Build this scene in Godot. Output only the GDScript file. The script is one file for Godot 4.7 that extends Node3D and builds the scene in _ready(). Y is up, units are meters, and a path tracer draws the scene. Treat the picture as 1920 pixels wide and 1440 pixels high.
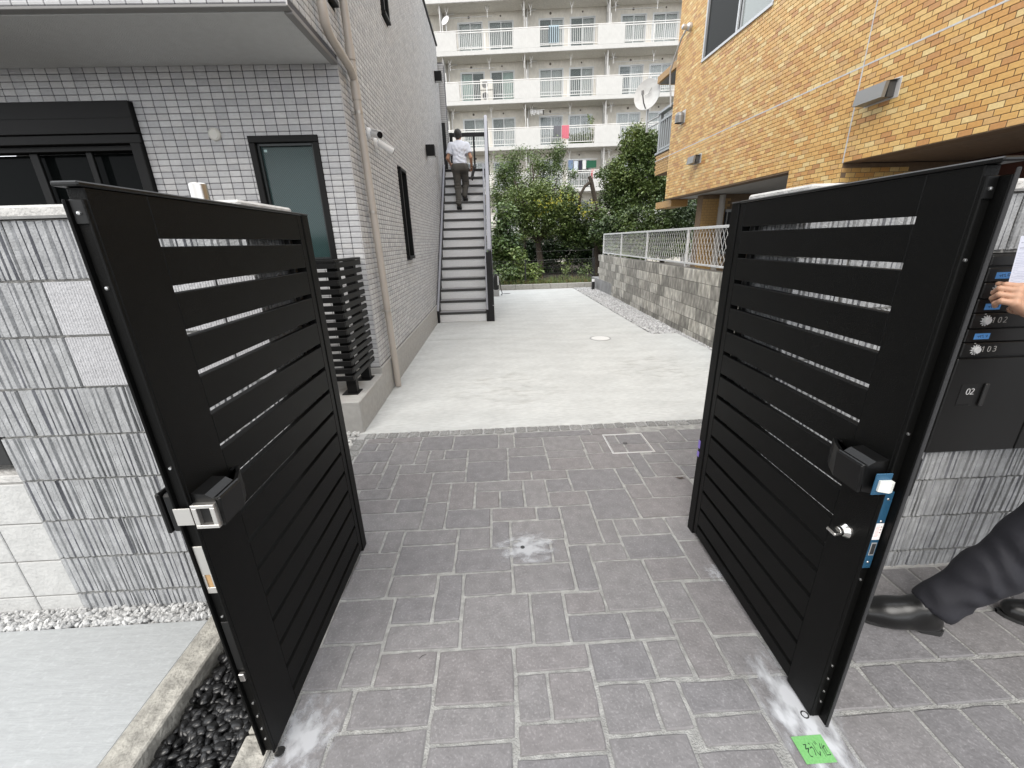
extends Node3D

var rng := RandomNumberGenerator.new()
var names := {}
var texes := {}
var cam_xf := Transform3D()
var laid := []


# ---------------------------------------------------------------- mesh builder
class MB:
	var v := PackedVector3Array()
	var n := PackedVector3Array()
	var c := PackedColorArray()
	var uv := PackedVector2Array()
	var col := Color.WHITE
	var tinted := false
	var mapped := false

	func tri(a: Vector3, b: Vector3, d: Vector3, na: Vector3, nb: Vector3, nd: Vector3) -> void:
		if (b - a).cross(d - a).dot(na + nb + nd) > 0.0:
			v.append_array([a, d, b]); n.append_array([na, nd, nb])
		else:
			v.append_array([a, b, d]); n.append_array([na, nb, nd])
		c.append_array([col, col, col])
		if mapped: uv.append_array([Vector2.ZERO, Vector2.ZERO, Vector2.ZERO])

	func fl(a: Vector3, b: Vector3, d: Vector3, out: Vector3) -> void:
		var k := (b - a).cross(d - a)
		if k.length_squared() < 1e-16: return
		k = k.normalized()
		if k.dot(out) < 0.0: k = -k
		tri(a, b, d, k, k, k)

	func quad(a: Vector3, b: Vector3, d: Vector3, e: Vector3, out: Vector3) -> void:
		fl(a, b, d, out); fl(a, d, e, out)

	# corners in order with u across and v down
	func quad_uv(a: Vector3, b: Vector3, d: Vector3, e: Vector3, out: Vector3) -> void:
		mapped = true
		while uv.size() < v.size(): uv.append(Vector2.ZERO)
		var at := [[a, Vector2(0, 0)], [b, Vector2(1, 0)], [d, Vector2(1, 1)], [e, Vector2(0, 1)]]
		for t in [[0, 1, 2], [0, 2, 3]]:
			var q := [at[t[0]], at[t[1]], at[t[2]]]
			var k: Vector3 = (q[1][0] - q[0][0]).cross(q[2][0] - q[0][0]).normalized()
			if k.dot(out) > 0.0: q = [q[0], q[2], q[1]]
			for w in q:
				v.append(w[0]); n.append(out.normalized()); c.append(col); uv.append(w[1])

	func box(x0: float, x1: float, y0: float, y1: float, z0: float, z1: float, bev := 0.0, xf := Transform3D()) -> void:
		var lo := Vector3(minf(x0, x1), minf(y0, y1), minf(z0, z1))
		var hi := Vector3(maxf(x0, x1), maxf(y0, y1), maxf(z0, z1))
		var m := (lo + hi) * 0.5
		var h := (hi - lo) * 0.5
		bev = minf(bev, minf(h.x, minf(h.y, h.z)) * 0.9)
		var pt := func(s: Vector3, axis: int) -> Vector3:
			var q := h - Vector3.ONE * bev
			q[axis] = h[axis]
			return xf * (m + q * s)
		for a in 3:
			var b := (a + 1) % 3
			var d := (a + 2) % 3
			for s in [-1.0, 1.0]:
				var q := []
				for k in [[-1, -1], [1, -1], [1, 1], [-1, 1]]:
					var g := Vector3(); g[a] = s; g[b] = k[0]; g[d] = k[1]
					q.append(pt.call(g, a))
				var o := Vector3(); o[a] = s
				quad(q[0], q[1], q[2], q[3], xf.basis * o)
		if bev <= 0.0: return
		for a in 3:
			var b := (a + 1) % 3
			var d := (a + 2) % 3
			for sb in [-1.0, 1.0]:
				for sd in [-1.0, 1.0]:
					var g0 := Vector3(); g0[a] = -1; g0[b] = sb; g0[d] = sd
					var g1 := Vector3(); g1[a] = 1; g1[b] = sb; g1[d] = sd
					var o := Vector3(); o[b] = sb; o[d] = sd
					quad(pt.call(g0, b), pt.call(g1, b), pt.call(g1, d), pt.call(g0, d), xf.basis * o)
		for i in 8:
			var g := Vector3(1 if i & 1 else -1, 1 if i & 2 else -1, 1 if i & 4 else -1)
			fl(pt.call(g, 0), pt.call(g, 1), pt.call(g, 2), xf.basis * g)

	# a straight bar of w by h from p to q
	func bar(p: Vector3, q: Vector3, w: float, h: float, bev := 0.0, up := Vector3.UP) -> void:
		var d := (q - p)
		var z := d.normalized()
		if absf(z.dot(up)) > 0.98: up = Vector3.RIGHT
		var x := up.cross(z).normalized()
		var y := z.cross(x)
		box(-w / 2, w / 2, -h / 2, h / 2, 0, d.length(), bev, Transform3D(Basis(x, y, z), p))

	func tube(pts: Array, radii: Array, seg := 8, caps := true) -> void:
		var rings := []
		var side := Vector3.ZERO
		for i in pts.size():
			var d: Vector3 = (pts[mini(i + 1, pts.size() - 1)] - pts[maxi(i - 1, 0)]).normalized()
			if side == Vector3.ZERO: side = d.cross(Vector3.UP if absf(d.y) < 0.9 else Vector3.RIGHT).normalized()
			side = (side - d * side.dot(d)).normalized()
			var up := side.cross(d)
			var ring := []
			for k in seg:
				var t := TAU * k / seg
				var o := side * cos(t) + up * sin(t)
				ring.append([pts[i] + o * float(radii[mini(i, radii.size() - 1)]), o])
			rings.append(ring)
		for i in rings.size() - 1:
			for k in seg:
				var a: Array = rings[i][k]
				var b: Array = rings[i][(k + 1) % seg]
				var d: Array = rings[i + 1][(k + 1) % seg]
				var e: Array = rings[i + 1][k]
				tri(a[0], b[0], d[0], a[1], b[1], d[1])
				tri(a[0], d[0], e[0], a[1], d[1], e[1])
		if caps:
			for i in [0, rings.size() - 1]:
				var o: Vector3 = (pts[0] - pts[1]) if i == 0 else (pts[i] - pts[i - 1])
				for k in seg - 2:
					fl(rings[i][0][0], rings[i][k + 1][0], rings[i][k + 2][0], o)

	# profile: [radius, height] pairs, turned about +y of xf
	func lathe(profile: Array, seg := 16, xf := Transform3D()) -> void:
		for i in profile.size() - 1:
			var r0: float = profile[i][0]
			var r1: float = profile[i + 1][0]
			var h0: float = profile[i][1]
			var h1: float = profile[i + 1][1]
			var sl := Vector2(h1 - h0, r0 - r1)
			if sl.length() < 1e-7: continue
			sl = sl.normalized()
			for k in seg:
				var p := []
				var q := []
				for t in [TAU * k / seg, TAU * (k + 1) / seg]:
					var o := Vector3(cos(t), 0, sin(t))
					p.append_array([xf * (o * r0 + Vector3.UP * h0), xf * (o * r1 + Vector3.UP * h1)])
					q.append((xf.basis * (o * sl.x + Vector3.UP * sl.y)).normalized())
				if r0 > 1e-6: tri(p[0], p[2], p[3], q[0], q[1], q[1])
				if r1 > 1e-6: tri(p[0], p[3], p[1], q[0], q[1], q[0])

	func ell(at: Vector3, r: Vector3, seg := 10, rings := 6, b := Basis()) -> void:
		var pt := func(i: int, k: int) -> Array:
			var p := PI * i / rings
			var t := TAU * k / seg
			var o := Vector3(sin(p) * cos(t), cos(p), sin(p) * sin(t))
			return [at + b * (o * r), (b * (o / r)).normalized()]
		for i in rings:
			for k in seg:
				var a: Array = pt.call(i, k)
				var d: Array = pt.call(i, k + 1)
				var e: Array = pt.call(i + 1, k + 1)
				var g: Array = pt.call(i + 1, k)
				if i > 0: tri(a[0], d[0], e[0], a[1], d[1], e[1])
				if i < rings - 1: tri(a[0], e[0], g[0], a[1], e[1], g[1])

	# a convex outline in x, y pushed from z0 to z1
	func prism(poly: Array, z0: float, z1: float, xf := Transform3D()) -> void:
		var m := Vector2.ZERO
		for p in poly: m += p / poly.size()
		for k in poly.size():
			var a: Vector2 = poly[k]
			var b: Vector2 = poly[(k + 1) % poly.size()]
			var e := b - a
			var o := Vector2(e.y, -e.x)
			if o.dot((a + b) * 0.5 - m) < 0.0: o = -o
			quad(xf * Vector3(a.x, a.y, z0), xf * Vector3(b.x, b.y, z0), xf * Vector3(b.x, b.y, z1), xf * Vector3(a.x, a.y, z1), xf.basis * Vector3(o.x, o.y, 0))
		for k in range(1, poly.size() - 1):
			for z in [[z0, -1.0], [z1, 1.0]]:
				fl(xf * Vector3(poly[0].x, poly[0].y, z[0]), xf * Vector3(poly[k].x, poly[k].y, z[0]), xf * Vector3(poly[k + 1].x, poly[k + 1].y, z[0]), xf.basis * Vector3(0, 0, (z1 - z0) * z[1]))

	func mesh() -> ArrayMesh:
		var a := []
		a.resize(Mesh.ARRAY_MAX)
		a[Mesh.ARRAY_VERTEX] = v
		a[Mesh.ARRAY_NORMAL] = n
		if tinted: a[Mesh.ARRAY_COLOR] = c
		if mapped:
			while uv.size() < v.size(): uv.append(Vector2.ZERO)
			a[Mesh.ARRAY_TEX_UV] = uv
		var m := ArrayMesh.new()
		m.add_surface_from_arrays(Mesh.PRIMITIVE_TRIANGLES, a)
		return m


# ---------------------------------------------------------------- bodies: a field of tapered capsules, meshed as surface nets
class Blob:
	var lo: Vector3
	var cell: float
	var nx: int
	var ny: int
	var nz: int
	var f := PackedFloat32Array()

	func _init(a: Vector3, b: Vector3, size: float) -> void:
		lo = a; cell = size
		nx = int((b.x - a.x) / size) + 2
		ny = int((b.y - a.y) / size) + 2
		nz = int((b.z - a.z) / size) + 2
		f.resize(nx * ny * nz); f.fill(1.0)

	func cap(a: Vector3, b: Vector3, ra: float, rb: float, k := 0.02, flat := Vector3.ONE) -> void:
		var r := maxf(ra, rb) + k + cell * 2.5
		var mn := (Vector3(minf(a.x, b.x), minf(a.y, b.y), minf(a.z, b.z)) - Vector3.ONE * r - lo) / cell
		var mx := (Vector3(maxf(a.x, b.x), maxf(a.y, b.y), maxf(a.z, b.z)) + Vector3.ONE * r - lo) / cell
		var ab := b - a
		var l2 := maxf(ab.length_squared(), 1e-9)
		for i in range(maxi(int(mn.x), 0), mini(int(mx.x) + 1, nx)):
			for j in range(maxi(int(mn.y), 0), mini(int(mx.y) + 1, ny)):
				for l in range(maxi(int(mn.z), 0), mini(int(mx.z) + 1, nz)):
					var p := lo + Vector3(i, j, l) * cell
					var t := clampf((p - a).dot(ab) / l2, 0.0, 1.0)
					var d := ((p - a - ab * t) * flat).length() - lerpf(ra, rb, t)
					var at := (i * ny + j) * nz + l
					var o := f[at]
					var h := maxf(k - absf(d - o), 0.0)
					f[at] = minf(d, o) - h * h / (4.0 * k)

	# cut away what lies beyond the plane
	func cut(at: Vector3, out: Vector3, reach := 9.0) -> void:
		out = out.normalized()
		for i in nx:
			for j in ny:
				for l in nz:
					var q := (i * ny + j) * nz + l
					if f[q] < cell * 3.0:
						var p := lo + Vector3(i, j, l) * cell - at
						if p.length_squared() < reach * reach: f[q] = maxf(f[q], p.dot(out))

	# cloth folds: a wave along dir, deepest at `at`
	func fold(at: Vector3, reach: float, dir: Vector3, wave: float, deep: float) -> void:
		for i in nx:
			for j in ny:
				for l in nz:
					var q := (i * ny + j) * nz + l
					if absf(f[q]) < cell * 3.0:
						var p := lo + Vector3(i, j, l) * cell
						var s := 1.0 - (p - at).length() / reach
						if s > 0.0: f[q] += sin((p - at).dot(dir) * TAU / wave + sin(p.x * 31.0 + p.z * 23.0)) * deep * s

	func add(mb: MB) -> void:
		var at := PackedInt32Array()
		at.resize(nx * ny * nz); at.fill(-1)
		var pts := PackedVector3Array()
		var corner := [0, 1, nz, nz + 1, ny * nz, ny * nz + 1, ny * nz + nz, ny * nz + nz + 1]
		var where := [Vector3(0, 0, 0), Vector3(0, 0, 1), Vector3(0, 1, 0), Vector3(0, 1, 1), Vector3(1, 0, 0), Vector3(1, 0, 1), Vector3(1, 1, 0), Vector3(1, 1, 1)]
		var edges := [[0, 1], [0, 2], [0, 4], [1, 3], [1, 5], [2, 3], [2, 6], [3, 7], [4, 5], [4, 6], [5, 7], [6, 7]]
		for i in nx - 1:
			for j in ny - 1:
				for l in nz - 1:
					var q := (i * ny + j) * nz + l
					if absf(f[q]) > cell * 2.5: continue
					var mask := 0
					for k in 8:
						if f[q + corner[k]] < 0.0: mask |= 1 << k
					if mask == 0 or mask == 255: continue
					var s := Vector3.ZERO
					var m := 0
					for e in edges:
						if ((mask >> e[0]) & 1) != ((mask >> e[1]) & 1):
							var fa := f[q + corner[e[0]]]
							var fb := f[q + corner[e[1]]]
							s += where[e[0]].lerp(where[e[1]], fa / (fa - fb))
							m += 1
					at[q] = pts.size()
					pts.append(lo + (Vector3(i, j, l) + s / m) * cell)
		var tris := PackedInt32Array()
		var nor := PackedVector3Array()
		nor.resize(pts.size())
		var step := [ny * nz, nz, 1]
		for i in range(1, nx - 1):
			for j in range(1, ny - 1):
				for l in range(1, nz - 1):
					var q := (i * ny + j) * nz + l
					if absf(f[q]) > cell * 2.5: continue
					for a in 3:
						if (f[q] < 0.0) == (f[q + step[a]] < 0.0): continue
						var b: int = step[(a + 1) % 3]
						var d: int = step[(a + 2) % 3]
						var w := [at[q], at[q - b], at[q - b - d], at[q - d]]
						if w.min() < 0: continue
						if f[q] < 0.0: w.reverse()
						for t in [[0, 1, 2], [0, 2, 3]]:
							var k: Vector3 = (pts[w[t[1]]] - pts[w[t[0]]]).cross(pts[w[t[2]]] - pts[w[t[0]]])
							for r in t:
								tris.append(w[r]); nor[w[r]] -= k
		for k in range(0, tris.size(), 3):
			var a := tris[k]
			var b := tris[k + 1]
			var d := tris[k + 2]
			mb.tri(pts[a], pts[b], pts[d], nor[a].normalized(), nor[b].normalized(), nor[d].normalized())


# ---------------------------------------------------------------- nodes
func numbered(parent: Node, base: String) -> String:
	var key := str(parent.get_instance_id()) + base
	names[key] = names.get(key, -1) + 1
	return base if names[key] == 0 else "%s_%03d" % [base, names[key]]

func world_of(o: Node3D) -> Transform3D:
	var t := Transform3D()
	while o != self:
		t = o.transform * t
		o = o.get_parent()
	return t

# a mesh under parent; its vertices are in world places unless own is true, then in the parent's
func put(parent: Node3D, base: String, mesh: Mesh, m: Material, own := false) -> MeshInstance3D:
	var o := MeshInstance3D.new()
	o.name = numbered(parent, base)
	o.mesh = mesh
	o.material_override = m
	parent.add_child(o, true)
	if parent != self and not own: o.transform = world_of(parent).affine_inverse()
	return o

func meta(o: Node3D, label: String, category := "", group := "", kind := "") -> Node3D:
	if label: o.set_meta("label", label)
	if category: o.set_meta("category", category)
	if group: o.set_meta("group", group)
	if kind: o.set_meta("kind", kind)
	return o

func thing(base: String, label: String, category: String, at := Vector3.ZERO, turn := 0.0, group := "") -> Node3D:
	var o := Node3D.new()
	o.name = numbered(self, base)
	add_child(o, true)
	o.position = at
	o.rotation.y = turn
	return meta(o, label, category, group)

func struct(base: String, label: String, at := Vector3.ZERO, turn := 0.0) -> Node3D:
	var o := thing(base, label, "", at, turn)
	o.set_meta("kind", "structure")
	return o

func scatter(parent: Node3D, base: String, mesh: Mesh, m: Material, xfs: Array, cols: Array) -> MultiMeshInstance3D:
	var mm := MultiMesh.new()
	mm.transform_format = MultiMesh.TRANSFORM_3D
	mm.use_colors = true
	mm.mesh = mesh
	mm.instance_count = xfs.size()
	for i in xfs.size():
		mm.set_instance_transform(i, xfs[i])
		mm.set_instance_color(i, cols[i % cols.size()])
	var o := MultiMeshInstance3D.new()
	o.name = numbered(parent, base)
	o.multimesh = mm
	o.material_override = m
	parent.add_child(o, true)
	return meta(o, "", "", "", "stuff")

func seen_size(p: Vector3) -> float:
	var q := cam_xf.affine_inverse() * p
	if q.z > -0.2 or absf(q.x / q.z) > 1.2587 or absf(q.y / q.z) > 0.944: return 0.0
	return 1.0 / q.length_squared()

# alike pieces: the ones that show largest as parts, the rest as one mass; items are [transform in the parent, tone]
func lay(parent: Node3D, base: String, mesh: Mesh, items: Array, tones: Array, make: Callable, most := 300) -> void:
	var w := world_of(parent)
	for it in items: it.append(seen_size(w * it[0].origin))
	items.sort_custom(func(a, b): return a[2] > b[2])
	var singles := []
	for t in tones: singles.append(make.call(t))
	var xfs := []
	var cols := []
	for i in items.size():
		if i < most and items[i][2] > 0.0:
			var o := put(parent, base, mesh, singles[items[i][1]], true)
			o.transform = items[i][0]
		else:
			xfs.append(items[i][0])
			var c: Color = tones[items[i][1]]
			var k := rng.randf_range(0.93, 1.07)
			cols.append(Color(c.r * k, c.g * k, c.b * k))
	if xfs.size():
		var m: StandardMaterial3D = make.call(Color.WHITE)
		m.vertex_color_use_as_albedo = true
		scatter(parent, base + "work", mesh, m, xfs, cols)


# ---------------------------------------------------------------- materials
func lin(r: float, g := -1.0, b := -1.0) -> Color:
	return Color(r, r if g < 0 else g, r if b < 0 else b)

# grey noise between lo and hi (linear)
func noise_tex(kind: String, lo: float, hi: float) -> NoiseTexture2D:
	var key := "%s %.2f %.2f" % [kind, lo, hi]
	if texes.has(key): return texes[key]
	var t := NoiseTexture2D.new()
	t.width = 512; t.height = 512; t.seamless = true
	var f := FastNoiseLite.new()
	f.seed = texes.size() + 7
	f.noise_type = FastNoiseLite.TYPE_SIMPLEX_SMOOTH
	f.fractal_octaves = 5
	f.frequency = {"cloud": 0.008, "blotch": 0.02, "grain": 0.16, "speck": 0.09, "fleck": 0.05}[kind]
	var g := Gradient.new()
	var a := Color(lo, lo, lo).linear_to_srgb()
	var b := Color(hi, hi, hi).linear_to_srgb()
	if kind == "fleck":
		g.offsets = PackedFloat32Array([0.0, 0.62, 0.80, 1.0]); g.colors = PackedColorArray([a, a, b, b])
	elif kind == "speck":
		g.offsets = PackedFloat32Array([0.0, 0.2, 0.36, 1.0]); g.colors = PackedColorArray([a, a, b, b])
	else:
		g.offsets = PackedFloat32Array([0.15, 0.85]); g.colors = PackedColorArray([a, b])
	t.color_ramp = g
	t.noise = f
	texes[key] = t
	return t

func bump_tex(freq: float) -> NoiseTexture2D:
	var key := "bump %.3f" % freq
	if texes.has(key): return texes[key]
	var t := NoiseTexture2D.new()
	t.width = 512; t.height = 512; t.seamless = true
	var f := FastNoiseLite.new()
	f.seed = texes.size() + 91
	f.fractal_octaves = 4
	f.frequency = freq
	t.noise = f
	t.as_normal_map = true
	t.bump_strength = 6.0
	texes[key] = t
	return t

# plain: linear base colour; big / fine: [kind, low, high, repeats per metre (float or Vector3)]
func surf(c: Color, rough: float, big := [], fine := [], bump := [], metal := 0.0) -> StandardMaterial3D:
	var m := StandardMaterial3D.new()
	m.albedo_color = c.linear_to_srgb()
	m.roughness = rough
	m.metallic = metal
	m.uv1_triplanar = true; m.uv1_world_triplanar = true
	m.uv2_triplanar = true; m.uv2_world_triplanar = true
	if big:
		m.albedo_texture = noise_tex(big[0], big[1], big[2])
		m.uv1_scale = big[3] if big[3] is Vector3 else Vector3.ONE * float(big[3])
		m.uv1_offset = Vector3(0.31, 0.17, 0.53)
	if fine:
		m.detail_enabled = true
		m.detail_albedo = noise_tex(fine[0], fine[1], fine[2])
		m.detail_blend_mode = BaseMaterial3D.BLEND_MODE_MUL
		m.detail_uv_layer = BaseMaterial3D.DETAIL_UV_2
		m.uv2_scale = fine[3] if fine[3] is Vector3 else Vector3.ONE * float(fine[3])
	if bump:
		m.normal_enabled = true
		m.normal_texture = bump_tex(bump[0])
		m.normal_scale = bump[1]
	return m

func glossy(c: Color, rough: float, metal := 0.0, spec := 0.5) -> StandardMaterial3D:
	var m := StandardMaterial3D.new()
	m.albedo_color = c.linear_to_srgb()
	m.roughness = rough
	m.metallic = metal
	m.metallic_specular = spec
	return m

func pane_glass(alpha := 0.12) -> StandardMaterial3D:
	var m := StandardMaterial3D.new()
	m.albedo_color = Color(0.6, 0.68, 0.68, alpha)
	m.transparency = BaseMaterial3D.TRANSPARENCY_ALPHA
	m.roughness = 0.02
	return m

func picture(im: Image, rough := 0.7, alpha := false) -> StandardMaterial3D:
	var m := StandardMaterial3D.new()
	m.albedo_texture = ImageTexture.create_from_image(im)
	m.roughness = rough
	m.texture_repeat = false
	if alpha: m.transparency = BaseMaterial3D.TRANSPARENCY_ALPHA
	return m

func stroke(im: Image, pts: Array, w: float, c: Color) -> void:
	var s := Vector2(im.get_width(), im.get_height())
	for i in pts.size() - 1:
		var a: Vector2 = Vector2(pts[i][0], pts[i][1]) * s
		var b: Vector2 = Vector2(pts[i + 1][0], pts[i + 1][1]) * s
		var k := maxi(int(a.distance_to(b)), 1)
		for j in k + 1:
			var p := a.lerp(b, float(j) / k)
			im.fill_rect(Rect2i(int(p.x - w / 2), int(p.y - w / 2), maxi(int(w), 1), maxi(int(w), 1)), c)

func lettering(parent: Node3D, text: String, size: float, m: Material, xf: Transform3D) -> void:
	var t := TextMesh.new()
	var f := SystemFont.new()
	f.font_names = PackedStringArray(["Droid Sans"])
	t.font = f
	t.text = text
	t.font_size = 32
	t.pixel_size = size / 32.0
	t.depth = 0.0012
	var o := put(parent, "lettering", t, m, true)
	o.transform = world_of(parent).affine_inverse() * xf

# boxes that fill a wall of thickness t round its holes; to(a, y, d) gives the place
func holed(mb: MB, a0: float, a1: float, y0: float, y1: float, d0: float, d1: float, holes: Array, xf: Transform3D) -> void:
	var xs := [a0, a1]
	var ys := [y0, y1]
	for h in holes:
		xs.append_array([h[0], h[1]]); ys.append_array([h[2], h[3]])
	xs = xs.filter(func(x): return x >= a0 and x <= a1)
	ys = ys.filter(func(y): return y >= y0 and y <= y1)
	xs.sort(); ys.sort()
	for j in ys.size() - 1:
		if ys[j + 1] - ys[j] < 1e-4: continue
		var from = null
		for i in xs.size():
			var solid := false
			if i < xs.size() - 1:
				solid = true
				var cx: float = (xs[i] + xs[i + 1]) / 2
				var cy: float = (ys[j] + ys[j + 1]) / 2
				for h in holes:
					if cx > h[0] and cx < h[1] and cy > h[2] and cy < h[3]: solid = false
			if solid and from == null: from = xs[i]
			if not solid and from != null:
				if xs[i] - from > 1e-4: mb.box(from, xs[i], ys[j], ys[j + 1], d0, d1, 0.0, xf)
				from = null

func in_holes(x: float, y: float, holes: Array) -> bool:
	for h in holes:
		if x > h[0] and x < h[1] and y > h[2] and y < h[3]: return true
	return false


# the solid stretches of a row at height y between a0 and a1
func spans(a0: float, a1: float, y: float, holes: Array) -> Array:
	var cuts := [[a0, a1]]
	for h in holes:
		if y < h[2] or y > h[3]: continue
		var next := []
		for c in cuts:
			if h[1] <= c[0] or h[0] >= c[1]:
				next.append(c)
				continue
			if h[0] > c[0]: next.append([c[0], h[0]])
			if h[1] < c[1]: next.append([h[1], c[1]])
		cuts = next
	return cuts


# pieces w wide every pitch along the spans, cut where a span ends: [centre, scale]
func courses(row_spans: Array, start: float, pitch: float, w: float) -> Array:
	var out := []
	for c in row_spans:
		var s := start + pitch * floorf((c[0] - start) / pitch)
		while s - w / 2 < c[1]:
			var a := maxf(s - w / 2, c[0] + 0.003)
			var b := minf(s + w / 2, c[1] - 0.003)
			if b - a > 0.014: out.append([(a + b) / 2, (b - a) / w])
			s += pitch
	return out


# ---------------------------------------------------------------- the scene
func _ready() -> void:
	rng.seed = 20240611
	# camera, sky, sun, exposure
	var cam := Camera3D.new()
	cam.name = "camera"
	cam_xf = Transform3D(Basis(Vector3(0.99867, -0.02830, 0.04315), Vector3(0.04094, 0.94282, -0.33077), Vector3(-0.03132, 0.33210, 0.94272)).orthonormalized(), Vector3(0, 1.6, 0))
	cam.transform = cam_xf
	cam.fov = 86.703
	cam.near = 0.05
	cam.far = 600.0
	add_child(cam)
	var we := WorldEnvironment.new()
	we.name = "air"
	var env := Environment.new()
	env.background_mode = Environment.BG_SKY
	var sky_mat := ProceduralSkyMaterial.new()
	sky_mat.sky_top_color = Color(0.94, 0.955, 0.975)
	sky_mat.sky_horizon_color = Color(0.93, 0.94, 0.955)
	sky_mat.sky_curve = 0.3
	sky_mat.ground_bottom_color = Color(0.4, 0.4, 0.4)
	sky_mat.ground_horizon_color = Color(0.6, 0.6, 0.6)
	sky_mat.sun_angle_max = 1.0
	var sky := Sky.new()
	sky.sky_material = sky_mat
	env.sky = sky
	env.tonemap_mode = Environment.TONE_MAPPER_LINEAR
	env.tonemap_exposure = 3.05
	env.sdfgi_enabled = true
	env.ssao_enabled = true
	env.ssil_enabled = true
	we.environment = env
	add_child(we)
	var sun := DirectionalLight3D.new()
	sun.name = "sun"
	sun.light_energy = 0.32
	sun.light_color = Color(1.0, 0.985, 0.965)
	sun.light_angular_distance = 40.0
	sun.shadow_enabled = true
	sun.rotation_degrees = Vector3(-50, -22, 0)
	add_child(sun)

	ground()
	paving()
	driveway()
	street_edge()
	street_walls()
	grey_building()
	staircase()
	block_wall_and_fence()
	back_fence()
	orange_building()
	apartments()
	trees()
	gates()
	mailboxes()
	small_things()
	man_on_stairs()
	man_at_mailbox()


# ---------------------------------------------------------------- ground
func ground() -> void:
	var mb := MB.new()
	mb.quad(Vector3(-250, -0.14, 250), Vector3(250, -0.14, 250), Vector3(250, -0.14, -350), Vector3(-250, -0.14, -350), Vector3.UP)
	put(self, "ground", mb.mesh(), surf(lin(0.10, 0.09, 0.075), 0.95, ["cloud", 0.7, 1.0, 0.2], ["grain", 0.7, 1.0, 2.0])).set_meta("kind", "structure")
	mb = MB.new()
	mb.box(-40, 40, -0.13, -0.03, 0.9, 8.0)
	var o := put(self, "unseen_pale_road", mb.mesh(), surf(lin(0.20), 0.9, ["cloud", 0.8, 1.0, 0.3], ["grain", 0.6, 1.0, 4.0], [0.2, 0.5]))  # out of view, kept pale to bounce light onto soffit and left front
	o.set_meta("kind", "structure")
	mb = MB.new()
	mb.box(-6.0, 9.0, -0.13, 0.06, -30.0, -14.46)
	o = put(self, "soil", mb.mesh(), surf(lin(0.085, 0.07, 0.05), 0.95, ["cloud", 0.6, 1.0, 0.5], ["grain", 0.6, 1.0, 3.0], [0.1, 0.8]))
	o.set_meta("kind", "structure")
	mb = MB.new()
	mb.box(3.35, 12.0, -0.13, 0.35, -14.4, -1.72)
	o = put(self, "neighbour_yard", mb.mesh(), surf(lin(0.3), 0.9, ["cloud", 0.7, 1.0, 0.5], ["grain", 0.8, 1.0, 2.0]))
	o.set_meta("kind", "structure")


func stone_top(x0: float, z0: float, x1: float, z1: float, top: float, low: float, wob: float, bev: float, per := 2) -> ArrayMesh:
	# a slab with a slightly wandering outline and a worn edge
	var out := []
	var cs := [Vector2(x0, z0), Vector2(x1, z0), Vector2(x1, z1), Vector2(x0, z1)]
	for k in 4:
		var a: Vector2 = cs[k]
		var b: Vector2 = cs[(k + 1) % 4]
		for i in per:
			var p := a.lerp(b, float(i) / per)
			if i == 0: p = p.lerp(Vector2((x0 + x1) / 2, (z0 + z1) / 2), minf(0.02, 0.004 / (x1 - x0)))
			out.append(p + Vector2(rng.randf_range(-wob, wob), rng.randf_range(-wob, wob)))
	var m := Vector2((x0 + x1) / 2, (z0 + z1) / 2)
	var mb := MB.new()
	var tilt := Vector2(rng.randf_range(-0.003, 0.003), rng.randf_range(-0.003, 0.003)) * 0.7
	var lift := rng.randf_range(-0.0012, 0.0012)
	var inner := []
	for p in out:
		var q: Vector2 = p + (m - p).normalized() * bev * 1.5
		inner.append(Vector3(q.x, top + lift + tilt.dot(q - m), q.y))
	for k in out.size():
		var j := (k + 1) % out.size()
		var a := Vector3(out[k].x, top - bev, out[k].y)
		var b := Vector3(out[j].x, top - bev, out[j].y)
		var o := Vector3(a.x + b.x - 2 * m.x, 0.0, a.z + b.z - 2 * m.y).normalized()
		mb.quad(inner[k], inner[j], b, a, o + Vector3.UP)
		mb.quad(a, b, Vector3(b.x, low, b.z), Vector3(a.x, low, a.z), o)
		mb.fl(Vector3(m.x, top + lift, m.y), inner[k], inner[j], Vector3.UP)
	return mb.mesh()


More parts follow.
